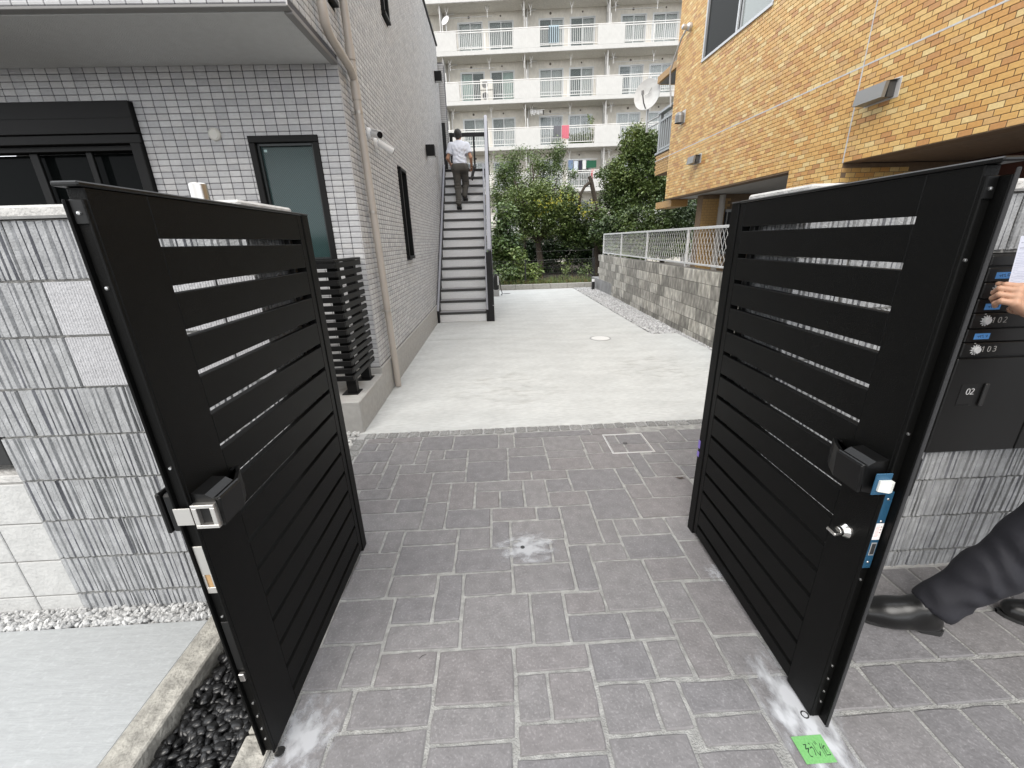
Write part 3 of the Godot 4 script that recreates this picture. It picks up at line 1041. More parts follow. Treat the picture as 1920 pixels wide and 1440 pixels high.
func grey_building() -> void:
	var root := thing("grey_tile_house", "new house clad in small grey ribbed tiles on the left", "house", Vector3(-1.26, 0, -4.22))
	var grout := surf(lin(0.075, 0.073, 0.08), 0.9)
	var X := -1.265
	var Z := -4.225
	var front_holes := [[-5.2, -3.04, 0.6, 2.812], [-2.135, -1.53, 1.45, 2.535]]
	var side_holes := [[6.24, 6.66, 1.385, 2.60], [6.30, 6.64, 4.28, 5.4], [4.2, 4.36, 3.47, 4.2]]   # along -z
	var frontal := Transform3D()
	var sideways := Transform3D(Basis(Vector3(0, 0, -1), Vector3.UP, Vector3(1, 0, 0)), Vector3.ZERO)
	var mb := MB.new()
	holed(mb, -6.4, X - 0.16, 0.0, 3.09, Z - 0.16, Z, front_holes, frontal)
	holed(mb, -Z, 12.75, 0.0, 6.35, X - 0.16, X, side_holes, sideways)
	put(root, "wall", mb.mesh(), grout)
	mb = MB.new()
	mb.box(-6.4, X, 3.082, 3.2, -4.2, -3.34)
	mb.box(-6.4, X - 0.001, 3.2, 6.35, -3.5, -3.34)
	mb.box(X - 0.16, X - 0.0005, 3.2, 6.35, Z + 0.001, -3.5)
	put(root, "overhang_wall", mb.mesh(), grout)
	mb = MB.new()
	mb.box(-6.4, X - 0.05, 3.060, 3.0815, -4.215, -3.40, 0.002)
	put(root, "soffit", mb.mesh(), surf(lin(0.52, 0.525, 0.52), 0.9, ["blotch", 0.94, 1.0, 1.0], [], [0.2, 0.2]))
	mb = MB.new()
	mb.box(-6.4, X + 0.004, 3.066, 3.083, -3.40, -3.338, 0.003)
	mb.box(X - 0.05, X + 0.005, 3.052, 3.0835, -4.23, -3.401, 0.003)
	put(root, "soffit_edging", mb.mesh(), surf(lin(0.22, 0.215, 0.21), 0.8))
	mb = MB.new()
	mb.box(-6.4, X - 0.17, 3.2, 6.2, -12.6, -4.4)
	mb.box(-6.4, X - 0.17, 0.0, 3.0, -12.6, -6.5)
	put(root, "inner_mass", mb.mesh(), surf(lin(0.05), 0.9))
	mb = MB.new()
	mb.box(-6.4, X + 0.035, 6.352, 6.40, -12.78, -3.30, 0.006)
	put(root, "parapet_cap", mb.mesh(), glossy(lin(0.03), 0.5))
	# tiles
	var tones := [lin(0.46, 0.46, 0.465), lin(0.50, 0.50, 0.50), lin(0.41, 0.41, 0.418), lin(0.475, 0.47, 0.468)]
	var items := []
	var at := root.position
	var y := 0.395
	for k in 16: 
		for r in 40: items.append([Transform3D(Basis(), Vector3(X - 0.05 - r * 0.1, 3.108 + k * 0.05, -3.34) - at), rng.randi() % 4])
	while y < 6.34:
		# side wall
		var side_face := Basis(Vector3(0, 0, -1), Vector3.UP, Vector3(1, 0, 0))
		for c in courses(spans(4.232 if y < 3.1 else 3.347, 12.7, y, side_holes), 4.28, 0.1, 0.0955):
			items.append([Transform3D(side_face * Basis.from_scale(Vector3(c[1], 1, 1)), Vector3(X, y, -c[0]) - at), rng.randi() % 4])
		if y < 3.07:
			for c in courses(spans(-4.4, X - 0.002, y, front_holes), X - 0.05, 0.1, 0.0955):
				items.append([Transform3D(Basis.from_scale(Vector3(c[1], 1, 1)), Vector3(c[0], y, Z) - at), rng.randi() % 4])
		y += 0.05
	lay(root, "tile", tile_mesh(0.0955, 0.0462, 0.0055), items, tones, func(c): return surf(c, 0.5, ["blotch", 0.9, 1.0, 2.0]))
	mb = MB.new()
	var yy := 0.395
	while yy < 6.34:
		var zc := Z if yy < 3.09 else -3.34
		mb.prism([Vector2(-0.004, -0.001), Vector2(0.005, -0.001), Vector2(0.0055, 0.002), Vector2(0.003, 0.0055), Vector2(-0.004, 0.0055)], yy - 0.023, yy + 0.023, Transform3D(Basis(Vector3(1, 0, 0), Vector3(0, 0, 1), Vector3(0, 1, 0)), Vector3(X + 0.0006, 0, zc + 0.0006)))
		yy += 0.05
	put(root, "corner_trim", mb.mesh(), surf(lin(0.47, 0.46, 0.46), 0.5)).set_meta("kind", "stuff")
	# a shallow pier of the same tiles where the wall ends
	mb = MB.new()
	mb.box(X - 0.1, -1.125, 3.42, 6.0, -13.1, -12.755)
	put(root, "pier", mb.mesh(), grout)
	mb = MB.new()
	yy = 3.45
	while yy < 5.98:
		mb.box(X, -1.125, yy - 0.022, yy + 0.022, -12.755, -12.748, 0.002)
		yy += 0.05
	put(root, "pier_tiling", mb.mesh(), surf(lin(0.44), 0.5)).set_meta("kind", "stuff")
	# plinth and the low step in front
	var plinth := surf(lin(0.44, 0.43, 0.41), 0.9, ["blotch", 0.88, 1.0, 1.2], ["grain", 0.85, 1.0, 5.0], [0.25, 0.6])
	mb = MB.new()
	mb.box(-6.4, -1.242, -0.1, 0.362, -12.75, -4.21, 0.006)
	put(root, "plinth", mb.mesh(), plinth)
	mb = MB.new()
	mb.box(-3.4, -1.238, -0.1, 0.30, -4.2085, -3.385, 0.008)
	put(root, "step", mb.mesh(), plinth)
	# big window with its shutter box
	var black := glossy(lin(0.006), 0.45, 0.0, 0.3)
	var win := put(root, "window", box_mesh(-5.2, -3.042, 2.572, 2.812, Z - 0.08, Z + 0.055, 0.004), black)
	for e in [[-5.2, -3.042, 2.50, 2.571, Z - 0.14, Z + 0.03], [-3.13, -3.042, 0.6, 2.499, Z - 0.14, Z + 0.05], [-5.2, -3.131, 2.455, 2.499, Z - 0.145, Z - 0.03]]:
		put(win, "frame", box_mesh(e[0], e[1], e[2], e[3], e[4], e[5], 0.004), black)
	put(win, "frame", box_mesh(-5.2, -3.05, 2.684, 2.690, Z + 0.05, Z + 0.0565), glossy(lin(0.002), 0.8))
	for e in [[-3.20, -3.14, Z - 0.12], [-4.12, -4.05, Z - 0.1], [-3.62, -3.57, Z - 0.09]]:
		put(win, "sash", box_mesh(e[0], e[1], 0.6, 2.454, e[2], e[2] + 0.03, 0.003), glossy(lin(0.012), 0.45, 0.0, 0.3))
	put(win, "pane", box_mesh(-5.2, -3.131, 0.6, 2.454, Z - 0.158, Z - 0.15), glossy(lin(0.005, 0.006, 0.006), 0.06, 0.0, 0.13))
	# small window with wired glass
	win = put(root, "window", box_mesh(-2.14, -1.525, 2.485, 2.54, Z - 0.1, Z + 0.014, 0.004), black)
	for e in [[-2.14, -2.085, 1.44, 2.4845], [-1.58, -1.525, 1.44, 2.4845], [-2.0845, -1.5805, 1.44, 1.482]]:
		put(win, "frame", box_mesh(e[0], e[1], e[2], e[3], Z - 0.1, Z + 0.014, 0.004), black)
	for e in [[-2.085, -2.065, 1.482, 2.484], [-1.60, -1.58, 1.482, 2.484], [-2.064, -1.601, 2.462, 2.484], [-2.064, -1.601, 1.482, 1.50]]:
		put(win, "sash", box_mesh(e[0], e[1], e[2], e[3], Z - 0.085, Z - 0.02, 0.002), glossy(lin(0.03, 0.034, 0.035), 0.35, 0.4))
	var im := Image.create(512, 1024, false, Image.FORMAT_RGBA8)
	im.fill(Color(0.135, 0.205, 0.205))
	var wc := Color(0.25, 0.335, 0.33)
	for k in range(-40, 60):
		stroke(im, [[k * 0.042, 0.0], [k * 0.042 + 1.6, 0.8 + 0.0]], 2.0, wc)
		stroke(im, [[k * 0.042 + 1.0, 0.0], [k * 0.042 - 0.6, 0.8]], 2.0, wc)
		stroke(im, [[k * 0.042 - 0.4, 0.8], [k * 0.042, 1.0]], 2.0, wc)
		stroke(im, [[k * 0.042 + 0.4, 0.8], [k * 0.042, 1.0]], 2.0, wc)
	im.fill_rect(Rect2i(22, 22, 30, 22), Color(0.62, 0.72, 0.72))
	mb = MB.new()
	mb.quad_uv(Vector3(-2.065, 2.462, Z - 0.05), Vector3(-1.60, 2.462, Z - 0.05), Vector3(-1.60, 1.50, Z - 0.05), Vector3(-2.065, 1.50, Z - 0.05), Vector3(0, 0, 1))
	mb.box(-2.065, -1.60, 1.50, 2.462, Z - 0.062, Z - 0.0505)
	var wired := picture(im, 0.14)
	wired.metallic_specular = 0.4
	put(win, "pane", mb.mesh(), wired)
	# narrow windows in the long wall
	for e in [[-6.65, -6.25, 1.39, 2.595], [-6.62, -6.32, 4.29, 5.38], [-4.34, -4.22, 3.49, 4.1]]:
		win = put(root, "window", box_mesh(X - 0.1, X + 0.045, e[3] - 0.04, e[3], e[0], e[1], 0.003), black)
		put(win, "sill", box_mesh(X - 0.1, X + 0.05, e[2], e[2] + 0.04, e[0] - 0.002, e[1] + 0.002, 0.003), black)
		put(win, "frame", box_mesh(X - 0.1, X + 0.043, e[2] + 0.0405, e[3] - 0.0405, e[0], e[0] + 0.045, 0.003), black)
		put(win, "frame", box_mesh(X - 0.1, X + 0.043, e[2] + 0.0405, e[3] - 0.0405, e[1] - 0.045, e[1], 0.003), black)
		put(win, "pane", box_mesh(X - 0.06, X - 0.02, e[2] + 0.0405, e[3] - 0.0405, e[0] + 0.0455, e[1] - 0.0455), glossy(lin(0.16, 0.19, 0.20), 0.08))
	# round vent cover
	var vent := MB.new()
	vent.lathe([[0.0, 0.020], [0.036, 0.020], [0.040, 0.016], [0.044, 0.020], [0.050, 0.016], [0.052, 0.004], [0.052, -0.01]], 24, Transform3D(Basis(Vector3(1, 0, 0), Vector3(0, 0, 1), Vector3(0, -1, 0)), Vector3(-2.412, 2.556, Z + 0.004)))
	meta(put(self, "wall_vent", vent.mesh(), glossy(lin(0.56, 0.55, 0.51), 0.5)), "round cream vent cover on the grey tile wall", "vent")
	# drainpipes
	var pm := glossy(lin(0.40, 0.36, 0.32), 0.38)
	var pipe := thing("drainpipe", "tall beige drainpipe on the corner of the grey house", "drainpipe", Vector3(-1.20, 0, -4.47))
	mb = MB.new()
	mb.tube([Vector3(-1.20, 0.012, -4.62), Vector3(-1.20, 2.97, -4.45)], [0.036], 16)
	put(pipe, "lower_pipe", mb.mesh(), pm)
	mb = MB.new()
	mb.tube([Vector3(-1.20, 2.98, -4.45), Vector3(-1.20, 6.2, -4.34)], [0.034], 16)
	put(pipe, "upper_pipe", mb.mesh(), pm)
	mb = MB.new()
	mb.tube([Vector3(-1.20, 2.86, -4.456), Vector3(-1.20, 2.99, -4.449)], [0.041], 16)
	mb.tube([Vector3(-1.20, 3.16, -4.44), Vector3(-1.20, 3.27, -4.435)], [0.040], 16)
	put(pipe, "socket", mb.mesh(), pm)
	mb = MB.new()
	mb.tube([Vector3(-1.20, 3.03, -4.43), Vector3(-1.20, 3.075, -4.36), Vector3(-1.20, 3.14, -3.92), Vector3(-1.20, 3.19, -3.85), Vector3(-1.20, 3.30, -3.84), Vector3(-1.20, 4.6, -3.82)], [0.035, 0.035, 0.035, 0.037, 0.035, 0.033], 16)
	put(pipe, "branch_pipe", mb.mesh(), pm)
	for yb in [0.9, 1.9, 2.75, 3.6, 4.6]:
		mb = MB.new()
		mb.tube([Vector3(-1.20, yb, -4.60 + yb * 0.05), Vector3(-1.20, yb + 0.022, -4.60 + yb * 0.05)], [0.039], 14)
		mb.box(-1.262, -1.225, yb, yb + 0.022, -4.612 + yb * 0.05, -4.588 + yb * 0.05)
		put(pipe, "bracket", mb.mesh(), glossy(lin(0.4, 0.38, 0.35), 0.35, 0.5))
	# cameras
	var white := glossy(lin(0.72), 0.35)
	for e in [[2.70, -4.93, Vector3(0.55, -0.25, 0.75), "white bullet security camera pointing at the gate beside the drainpipe"], [2.655, -5.16, Vector3(0.75, -0.42, -0.5), "white bullet security camera angled down along the drive"]]:
		var c := thing("security_camera", e[3], "security camera", Vector3(-1.255, e[0], e[1]), 0.0, "security cameras on the grey house")
		mb = MB.new()
		mb.lathe([[0.0, 0.03], [0.04, 0.03], [0.052, 0.02], [0.055, 0.0]], 18, Transform3D(Basis(Vector3(0, -1, 0), Vector3(1, 0, 0), Vector3(0, 0, 1)), Vector3(-1.258, e[0], e[1])))
		put(c, "base", mb.mesh(), white)
		var d: Vector3 = e[2].normalized()
		var p := Vector3(-1.20, e[0] - 0.005, e[1])
		mb = MB.new()
		mb.tube([Vector3(-1.25, e[0], e[1]), Vector3(-1.215, e[0] - 0.01, e[1]), p], [0.017], 10)
		put(c, "arm", mb.mesh(), white)
		mb = MB.new()
		mb.tube([p - d * 0.03, p + d * 0.005, p + d * 0.12, p + d * 0.15], [0.028, 0.036, 0.036, 0.034], 16)
		put(c, "housing", mb.mesh(), white)
		mb = MB.new()
		mb.tube([p + d * 0.1505, p + d * 0.156], [0.030], 16)
		put(c, "lens", mb.mesh(), glossy(lin(0.01), 0.12))
		mb = MB.new()
		mb.bar(p + d * 0.0 + Vector3(0, 0.037, 0), p + d * 0.175 + Vector3(0, 0.037, 0), 0.06, 0.006, 0.002)
		put(c, "sun_hood", mb.mesh(), white)
	# wall lamps, unlit
	var n := 0
	for e in [[3.335, -9.25], [5.40, -11.85]]:
		var l := thing("wall_lamp", ["black box wall lamp below, level with the climbing man", "black box wall lamp high up at the far end of the grey wall"][n], "lamp", Vector3(-1.255, e[0], e[1]), 0.0, "box lamps on the grey wall")
		put(l, "housing", box_mesh(-1.258, -1.09, e[0] - 0.1, e[0] + 0.1, e[1] - 0.075, e[1] + 0.075, 0.004), black)
		put(l, "diffuser", box_mesh(-1.24, -1.10, e[0] - 0.108, e[0] - 0.1005, e[1] - 0.06, e[1] + 0.06), glossy(lin(0.6), 0.4))
		n += 1
	# slatted screen round the outdoor unit
	var sc := thing("slatted_screen", "black slatted screen standing on the step by the grey house corner", "screen", Vector3(-1.6, 0.30, -3.8))
	for k in 15:
		var y0 := 0.452 + k * 0.0695
		mb = MB.new()
		mb.box(-2.15, -1.302, y0, y0 + 0.045, -3.535, -3.517, 0.002)
		put(sc, "slat", mb.mesh(), black)
		mb = MB.new()
		mb.box(-1.318, -1.300, y0, y0 + 0.045, -4.19, -3.536, 0.002)
		put(sc, "slat", mb.mesh(), black)
	put(sc, "top_rail", box_mesh(-2.15, -1.298, 1.474, 1.494, -3.60, -3.512, 0.002), black)
	put(sc, "top_rail", box_mesh(-1.375, -1.297, 1.4735, 1.4935, -4.19, -3.601, 0.002), black)
	for e in [[-1.365, -3.64], [-1.365, -4.05], [-1.95, -3.575]]:
		put(sc, "post", box_mesh(e[0] - 0.045, e[0] + 0.045, 0.308, 1.473, e[1] - 0.03, e[1] + 0.035, 0.003), black)
		put(sc, "base_plate", box_mesh(e[0] - 0.085, e[0] + 0.062, 0.301, 0.309, e[1] - 0.07, e[1] + 0.075, 0.002), black)
	# stainless pole behind the left wall
	mb = MB.new()
	mb.lathe([[0.034, -0.02], [0.034, 1.868], [0.031, 1.872], [0.0, 1.872]], 20, Transform3D(Basis(), Vector3(-1.267, 0, -2.0)))
	meta(put(self, "steel_pole", mb.mesh(), glossy(lin(0.55, 0.54, 0.52), 0.34, 1.0)), "polished stainless pole rising behind the left street wall", "pole")


func box_mesh(x0: float, x1: float, y0: float, y1: float, z0: float, z1: float, bev := 0.0) -> ArrayMesh:
	var mb := MB.new()
	mb.box(x0, x1, y0, y1, z0, z1, bev)
	return mb.mesh()


# ---------------------------------------------------------------- outside stair
func staircase() -> void:
	var root := thing("outside_staircase", "grey steel outside staircase with dark nosings climbing along the grey house", "staircase", Vector3(-0.7, 0, -10.4))
	var dark := glossy(lin(0.018, 0.018, 0.0195), 0.5, 0.0, 0.3)
	var tread := surf(lin(0.28, 0.28, 0.29), 0.6, ["blotch", 0.9, 1.0, 2.0])
	var riser := surf(lin(0.76, 0.77, 0.785), 0.5, ["blotch", 0.93, 1.0, 2.0])
	var nosing := glossy(lin(0.045, 0.045, 0.046), 0.6)
	var edge := glossy(lin(0.27, 0.275, 0.31), 0.4)
	var R := 0.2144
	var T := 0.23
	var z0 := -8.68
	for k in 16:
		var zf := z0 - T * k
		put(root, "riser", box_mesh(-1.195, -0.215, R * k + 0.001, R * (k + 1) - 0.0565, zf - 0.02, zf - 0.008), riser)
		if k < 15:
			put(root, "tread", box_mesh(-1.20, -0.21, R * (k + 1) - 0.0560, R * (k + 1) - 0.006, zf - T - 0.006, zf + 0.012, 0.003), nosing)
			put(root, "tread_mat", box_mesh(-1.19, -0.22, R * (k + 1) - 0.0065, R * (k + 1), zf - T - 0.004, zf + 0.004, 0.002), tread)
	var za := z0 - T * 15
	put(root, "landing", box_mesh(-1.235, -0.05, 3.38, 3.43, -13.35, za + 0.012, 0.004), dark)
	put(root, "landing_mat", box_mesh(-1.19, -0.1, 3.4305, 3.436, -13.3, za + 0.004), tread)
	# stringers: one slanting plate each side
	for e in [[-1.236, -1.202, 0.0], [-0.205, -0.165, 0.0]]:
		var mb := MB.new()
		mb.prism([Vector2(8.60, 0.0), Vector2(8.60, 0.24), Vector2(12.13, 3.53), Vector2(12.13, 3.2), Vector2(8.98, 0.0)], e[0], e[1], Transform3D(Basis(Vector3(0, 0, -1), Vector3(0, 1, 0), Vector3(1, 0, 0)), Vector3.ZERO))
		put(root, "stringer", mb.mesh(), dark)
		mb = MB.new()
		var xe: float = e[0] if e[0] < -1 else e[1]
		mb.bar(Vector3((e[0] + e[1]) / 2, 0.252, -8.6), Vector3((e[0] + e[1]) / 2, 3.54, -12.13), 0.045, 0.02, 0.002)
		put(root, "stringer_edge", mb.mesh(), edge)
	# the balustrade on the open side
	put(root, "newel_post", box_mesh(-0.164, -0.045, 0.0, 1.40, -8.72, -8.60, 0.004), dark)
	var rail := MB.new()
	rail.bar(Vector3(-0.095, 1.44, -8.60), Vector3(-0.075, 4.63, -12.1), 0.075, 0.05, 0.006)
	put(root, "handrail", rail.mesh(), edge)
	for k in 5:
		var z := -9.45 - 0.66 * k
		var y := (-z - 8.6) * 0.9114
		put(root, "baluster", box_mesh(-0.12, -0.06, y + 0.05, y + 1.41, z - 0.025, z + 0.025, 0.003), dark)
	for h in [0.42, 0.74, 1.06]:
		var mb := MB.new()
		mb.bar(Vector3(-0.10, h + 0.06, -8.70), Vector3(-0.08, h + 3.22, -12.1), 0.03, 0.05, 0.003)
		put(root, "mid_rail", mb.mesh(), dark)
	var lo := MB.new()
	lo.prism([Vector2(8.61, 0.0), Vector2(8.61, 0.3), Vector2(12.13, 3.55), Vector2(12.13, 3.25), Vector2(8.95, 0.0)], -0.075, -0.04, Transform3D(Basis(Vector3(0, 0, -1), Vector3(0, 1, 0), Vector3(1, 0, 0)), Vector3.ZERO))
	put(root, "side_plate", lo.mesh(), dark)
	var se := MB.new()
	se.bar(Vector3(-0.057, 0.32, -8.6), Vector3(-0.057, 3.57, -12.13), 0.02, 0.03, 0.002)
	put(root, "side_edge", se.mesh(), edge)
	# guard on the landing
	for e in [[-1.17, -12.22], [-1.08, -13.25], [-0.07, -13.25], [-0.075, -12.2]]:
		put(root, "guard_post", box_mesh(e[0] - 0.045, e[0] + 0.045, 3.43, 4.52, e[1] - 0.03, e[1] + 0.03, 0.003), dark)
	put(root, "guard_rail", box_mesh(-1.13, -0.03, 4.42, 4.51, -13.29, -13.21, 0.004), dark)
	put(root, "guard_rail", box_mesh(-0.12, -0.03, 4.425, 4.515, -13.205, -12.1, 0.004), dark)
	put(root, "guard_post", box_mesh(-0.47, -0.42, 3.43, 4.419, -13.28, -13.23, 0.003), dark)
	for x in [-1.1, -0.12]:
		put(root, "support_post", box_mesh(x - 0.05, x + 0.05, 0.0, 3.379, -13.2, -13.1, 0.004), dark)


# ---------------------------------------------------------------- old block wall on the right
func block_wall_and_fence() -> void:
	var turn := -0.0304
	var root := thing("block_wall", "old stained concrete block wall on the right of the drive", "wall", Vector3(3.085, 0, -3.2), turn)
	var mortar := surf(lin(0.17, 0.165, 0.15), 0.95, ["blotch", 0.6, 1.0, 1.0])
	var mb := MB.new()
	mb.box(0.008, 0.14, -0.1, 1.095, -10.35, 0.0)
	put(root, "mortar_core", mb.mesh(), mortar, true)
	var looks := []
	for t in [lin(0.66, 0.63, 0.56), lin(0.46, 0.44, 0.395), lin(0.76, 0.73, 0.66), lin(0.58, 0.555, 0.50), lin(0.40, 0.385, 0.345)]:
		looks.append(surf(t, 0.95, ["blotch", 0.50, 1.0, Vector3(1.0, 0.42, 1.0)], ["cloud", 0.66, 1.0, Vector3(2.2, 0.8, 2.2)], [0.12, 0.5]))
	var block := box_mesh(0.0, 0.148, 0.0, 0.19, -0.393, 0.0, 0.004)
	var half := box_mesh(0.0, 0.148, 0.0, 0.19, -0.193, 0.0, 0.004)
	for row in 6:
		var z := 0.0
		var k := 0
		while z > -10.3:
			var h := k == 0 and row % 2 == 1
			var o := put(root, "block", half if h else block, looks[rng.randi() % 5], true)
			o.position = Vector3(rng.randf_range(-0.002, 0.002), -0.085 + row * 0.197, z)
			z -= 0.2 if h else 0.4
			k += 1
	# fence on top
	var steel := surf(lin(0.66, 0.67, 0.67), 0.55, ["blotch", 0.78, 1.0, 3.0], [], [], 0.1)
	var fence := thing("wire_fence", "pale galvanised diamond mesh fence on top of the old block wall", "fence", root.position + Vector3(0, 1.1, 0), turn)
	var s0 := -0.55
	var posts := []
	for k in 6: posts.append(-0.2 - 2.04 * k if k < 5 else -10.22)
	posts = [0.0, -1.85, -3.93, -6.02, -8.12, -10.2]
	for z in posts:
		var p := MB.new()
		p.box(0.05, 0.085, -0.03, 0.62, z - 0.02, z + 0.02, 0.003)
		put(fence, "post", p.mesh(), steel, true)
	for k in 5:
		var a: float = posts[k] - 0.021
		var b: float = posts[k + 1] + 0.021
		put(fence, "top_rail", box_mesh(0.05, 0.09, 0.585, 0.623, b, a, 0.004), steel, true)
		put(fence, "bottom_rail", box_mesh(0.052, 0.088, 0.045, 0.073, b, a, 0.003), steel, true)
		var w := MB.new()
		var n := int((a - b) / 0.052)
		for i in n:
			var z := a - (a - b) * (i + 0.5) / n
			for j in 6:
				var y := 0.073 + j * 0.0853
				var dz := 0.0265
				w.bar(Vector3(0.07, y, z - dz * (1 if (i + j) % 2 else -1)), Vector3(0.07, y + 0.0853, z + dz * (1 if (i + j) % 2 else -1)), 0.0042, 0.0042)
		put(fence, "mesh_panel", w.mesh(), steel, true).set_meta("kind", "stuff")


func back_fence() -> void:
	var kerb := struct("back_kerb", "low concrete kerb at the back of the drive")
	var km := surf(lin(0.42, 0.41, 0.38), 0.9, ["blotch", 0.8, 1.0, 1.0], ["grain", 0.9, 1.0, 4.0])
	for k in 9:
		put(kerb, "kerb_stone", box_mesh(-1.7 + k * 0.6, -1.108 + k * 0.6, -0.1, 0.165, -14.43, -14.29, 0.008), km)
	put(kerb, "kerb_stone", box_mesh(3.45, 3.62, -0.1, 0.30, -14.25, -14.1, 0.01), surf(lin(0.15, 0.10, 0.08), 0.9))
	var black := glossy(lin(0.015), 0.5)
	var f := thing("back_wire_fence", "thin black wire fence behind the back kerb", "fence", Vector3(1.2, 0.06, -14.62))
	for x in [-1.2, 1.07, 3.48]:
		put(f, "post", box_mesh(x - 0.022, x + 0.022, 0.05, 0.97, -14.65, -14.61, 0.003), black)
	for y in [0.28, 0.5, 0.72, 0.86, 0.93]:
		put(f, "wire", box_mesh(-1.2, 3.48, y, y + 0.006, -14.606, -14.60), glossy(lin(0.09), 0.4, 0.5))
	var w := MB.new()
	for k in 62: w.bar(Vector3(-1.15 + k * 0.075, 0.1, -14.597), Vector3(-1.15 + k * 0.075, 0.94, -14.597), 0.003, 0.003)
	put(f, "upright_wires", w.mesh(), black).set_meta("kind", "stuff")
	var g := thing("bent_wire_fence", "second dark wire fence further back, half lost in the shade", "fence", Vector3(3.0, 0.06, -15.6))
	put(g, "post", box_mesh(3.62, 3.67, 0.05, 1.25, -15.62, -15.57, 0.003), black)
	for y in [0.6, 0.9, 1.2]:
		put(g, "wire", box_mesh(1.5, 3.62, y, y + 0.008, -15.6, -15.59), glossy(lin(0.09), 0.4, 0.5))


# ---------------------------------------------------------------- the orange tiled flats on the right
func orange_building() -> void:
	var turn := 0.0288
	var root := thing("orange_tile_flats", "block of flats clad in orange and yellow tiles overhanging the right side", "apartment building", Vector3(4.25, 0, -4.5), turn)
	# own axes: z runs back along the wall, -x looks at the drive; holes are [z0, z1, y0, y1] with z = -s
	var grout := surf(lin(0.20, 0.14, 0.09), 0.95, ["blotch", 0.8, 1.0, 1.0])
	var along := Transform3D(Basis(Vector3(0, 0, -1), Vector3.UP, Vector3(-1, 0, 0)), Vector3.ZERO)
	var holes := [[2.68, 4.66, 4.695, 6.6], [-6.0, 0.80, -1.0, 2.362], [1.72, 6.0, -1.0, 2.40]]
	var mb := MB.new()
	holed(mb, -5.0, 5.83, -0.1, 8.6, -0.2, -0.001, holes, along)
	mb.box(0.0012, 3.0, 2.40, 8.6, -5.83, -5.6)
	put(root, "wall", mb.mesh(), grout, true)
	mb = MB.new()
	mb.box(0.2, 3.0, -0.1, 2.36, -1.719, -0.803)
	mb.box(0.004, 0.2, -0.1, 2.36, -1.7185, -0.8035)
	put(root, "pier_core", mb.mesh(), grout, true)
	var soffit := surf(lin(0.42, 0.41, 0.39), 0.9, ["blotch", 0.9, 1.0, 1.0])
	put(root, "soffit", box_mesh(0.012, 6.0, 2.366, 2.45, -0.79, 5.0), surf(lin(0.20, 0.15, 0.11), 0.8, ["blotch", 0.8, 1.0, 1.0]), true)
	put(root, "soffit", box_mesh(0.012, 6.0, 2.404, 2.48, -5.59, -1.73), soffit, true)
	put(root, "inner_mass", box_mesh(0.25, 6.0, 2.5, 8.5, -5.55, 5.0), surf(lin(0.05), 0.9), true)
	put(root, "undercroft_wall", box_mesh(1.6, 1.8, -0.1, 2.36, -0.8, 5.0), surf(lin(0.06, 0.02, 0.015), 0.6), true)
	# tiles in running bond
	var tones := [lin(0.70, 0.415, 0.138), lin(0.76, 0.50, 0.190), lin(0.64, 0.345, 0.110), lin(0.56, 0.285, 0.105), lin(0.80, 0.60, 0.28), lin(0.66, 0.405, 0.165)]
	var pick := [0, 0, 0, 1, 1, 1, 2, 2, 3, 4, 5, 0, 1]
	var face := Basis(Vector3(0, 0, 1), Vector3.UP, Vector3(-1, 0, 0))
	var items := []
	var row := 0
	var y := 0.04
	while y < 7.4:
		y = 0.04 + row * 0.0535
		if true:
			for c in courses(spans(-3.2, 5.829, y, holes), -3.2 + (0.0615 if row % 2 else 0.0), 0.123, 0.116):
				items.append([Transform3D(face * Basis.from_scale(Vector3(c[1], 1, 1)), Vector3(-0.001, y, -c[0])), pick[rng.randi() % pick.size()]])
		# the return of the pier, seen in the shade
		if y < 2.34:
			for k in 7:
				items.append([Transform3D(Basis(), Vector3(0.06 + k * 0.123 + (0.06 if row % 2 else 0.0), y, -0.803)), pick[rng.randi() % pick.size()]])
		row += 1
	lay(root, "brick", box_mesh(-0.0580, 0.0580, -0.0242, 0.0242, 0.0, 0.006, 0.0022), items, tones, func(c): return surf(c, 0.42, ["blotch", 0.86, 1.0, 3.0], ["grain", 0.9, 1.0, 4.0]))
	# sealed joints
	var seal := surf(lin(0.60, 0.60, 0.60), 0.7, ["blotch", 0.8, 1.0, 3.0])
	put(root, "sealed_joint", box_mesh(-0.0095, -0.0015, 3.322, 3.3385, -6.6, 3.3), seal, true)
	put(root, "sealed_joint", box_mesh(-0.0085, -0.0015, 2.366, 3.3215, -0.812, -0.796), seal, true)
	put(root, "sealed_joint", box_mesh(-0.0085, -0.0015, 3.339, 7.4, -0.810, -0.798), seal, true)
	# sliding window
	var alu := glossy(lin(0.46, 0.47, 0.48), 0.35, 0.5)
	var win := put(root, "window", box_mesh(-0.03, 0.05, 4.69, 4.735, -4.68, -2.66, 0.003), alu, true)
	for e in [[-4.68, -4.64, 4.7355, 6.6], [-2.70, -2.66, 4.7355, 6.6]]:
		put(win, "frame", box_mesh(-0.02, 0.08, e[2], e[3], e[0], e[1], 0.003), alu, true)
	for e in [[-3.65, -3.61, 0.01], [-3.60, -3.56, 0.045]]:
		put(win, "sash", box_mesh(e[2], e[2] + 0.03, 4.7355, 6.6, e[0], e[1], 0.003), alu, true)
	put(win, "sash", box_mesh(0.045, 0.075, 4.7355, 4.79, -3.56, -2.70, 0.003), alu, true)
	put(win, "pane", box_mesh(0.02, 0.026, 4.7355, 6.6, -4.639, -3.652), glossy(lin(0.018, 0.02, 0.02), 0.3, 0.0, 0.2), true)
	put(win, "pane", box_mesh(0.06, 0.066, 4.79, 6.6, -3.555, -2.702), glossy(lin(0.27, 0.30, 0.29), 0.1), true)
	# stainless hoods over the wall vents
	var steel := glossy(lin(0.24, 0.24, 0.235), 0.42, 0.5)
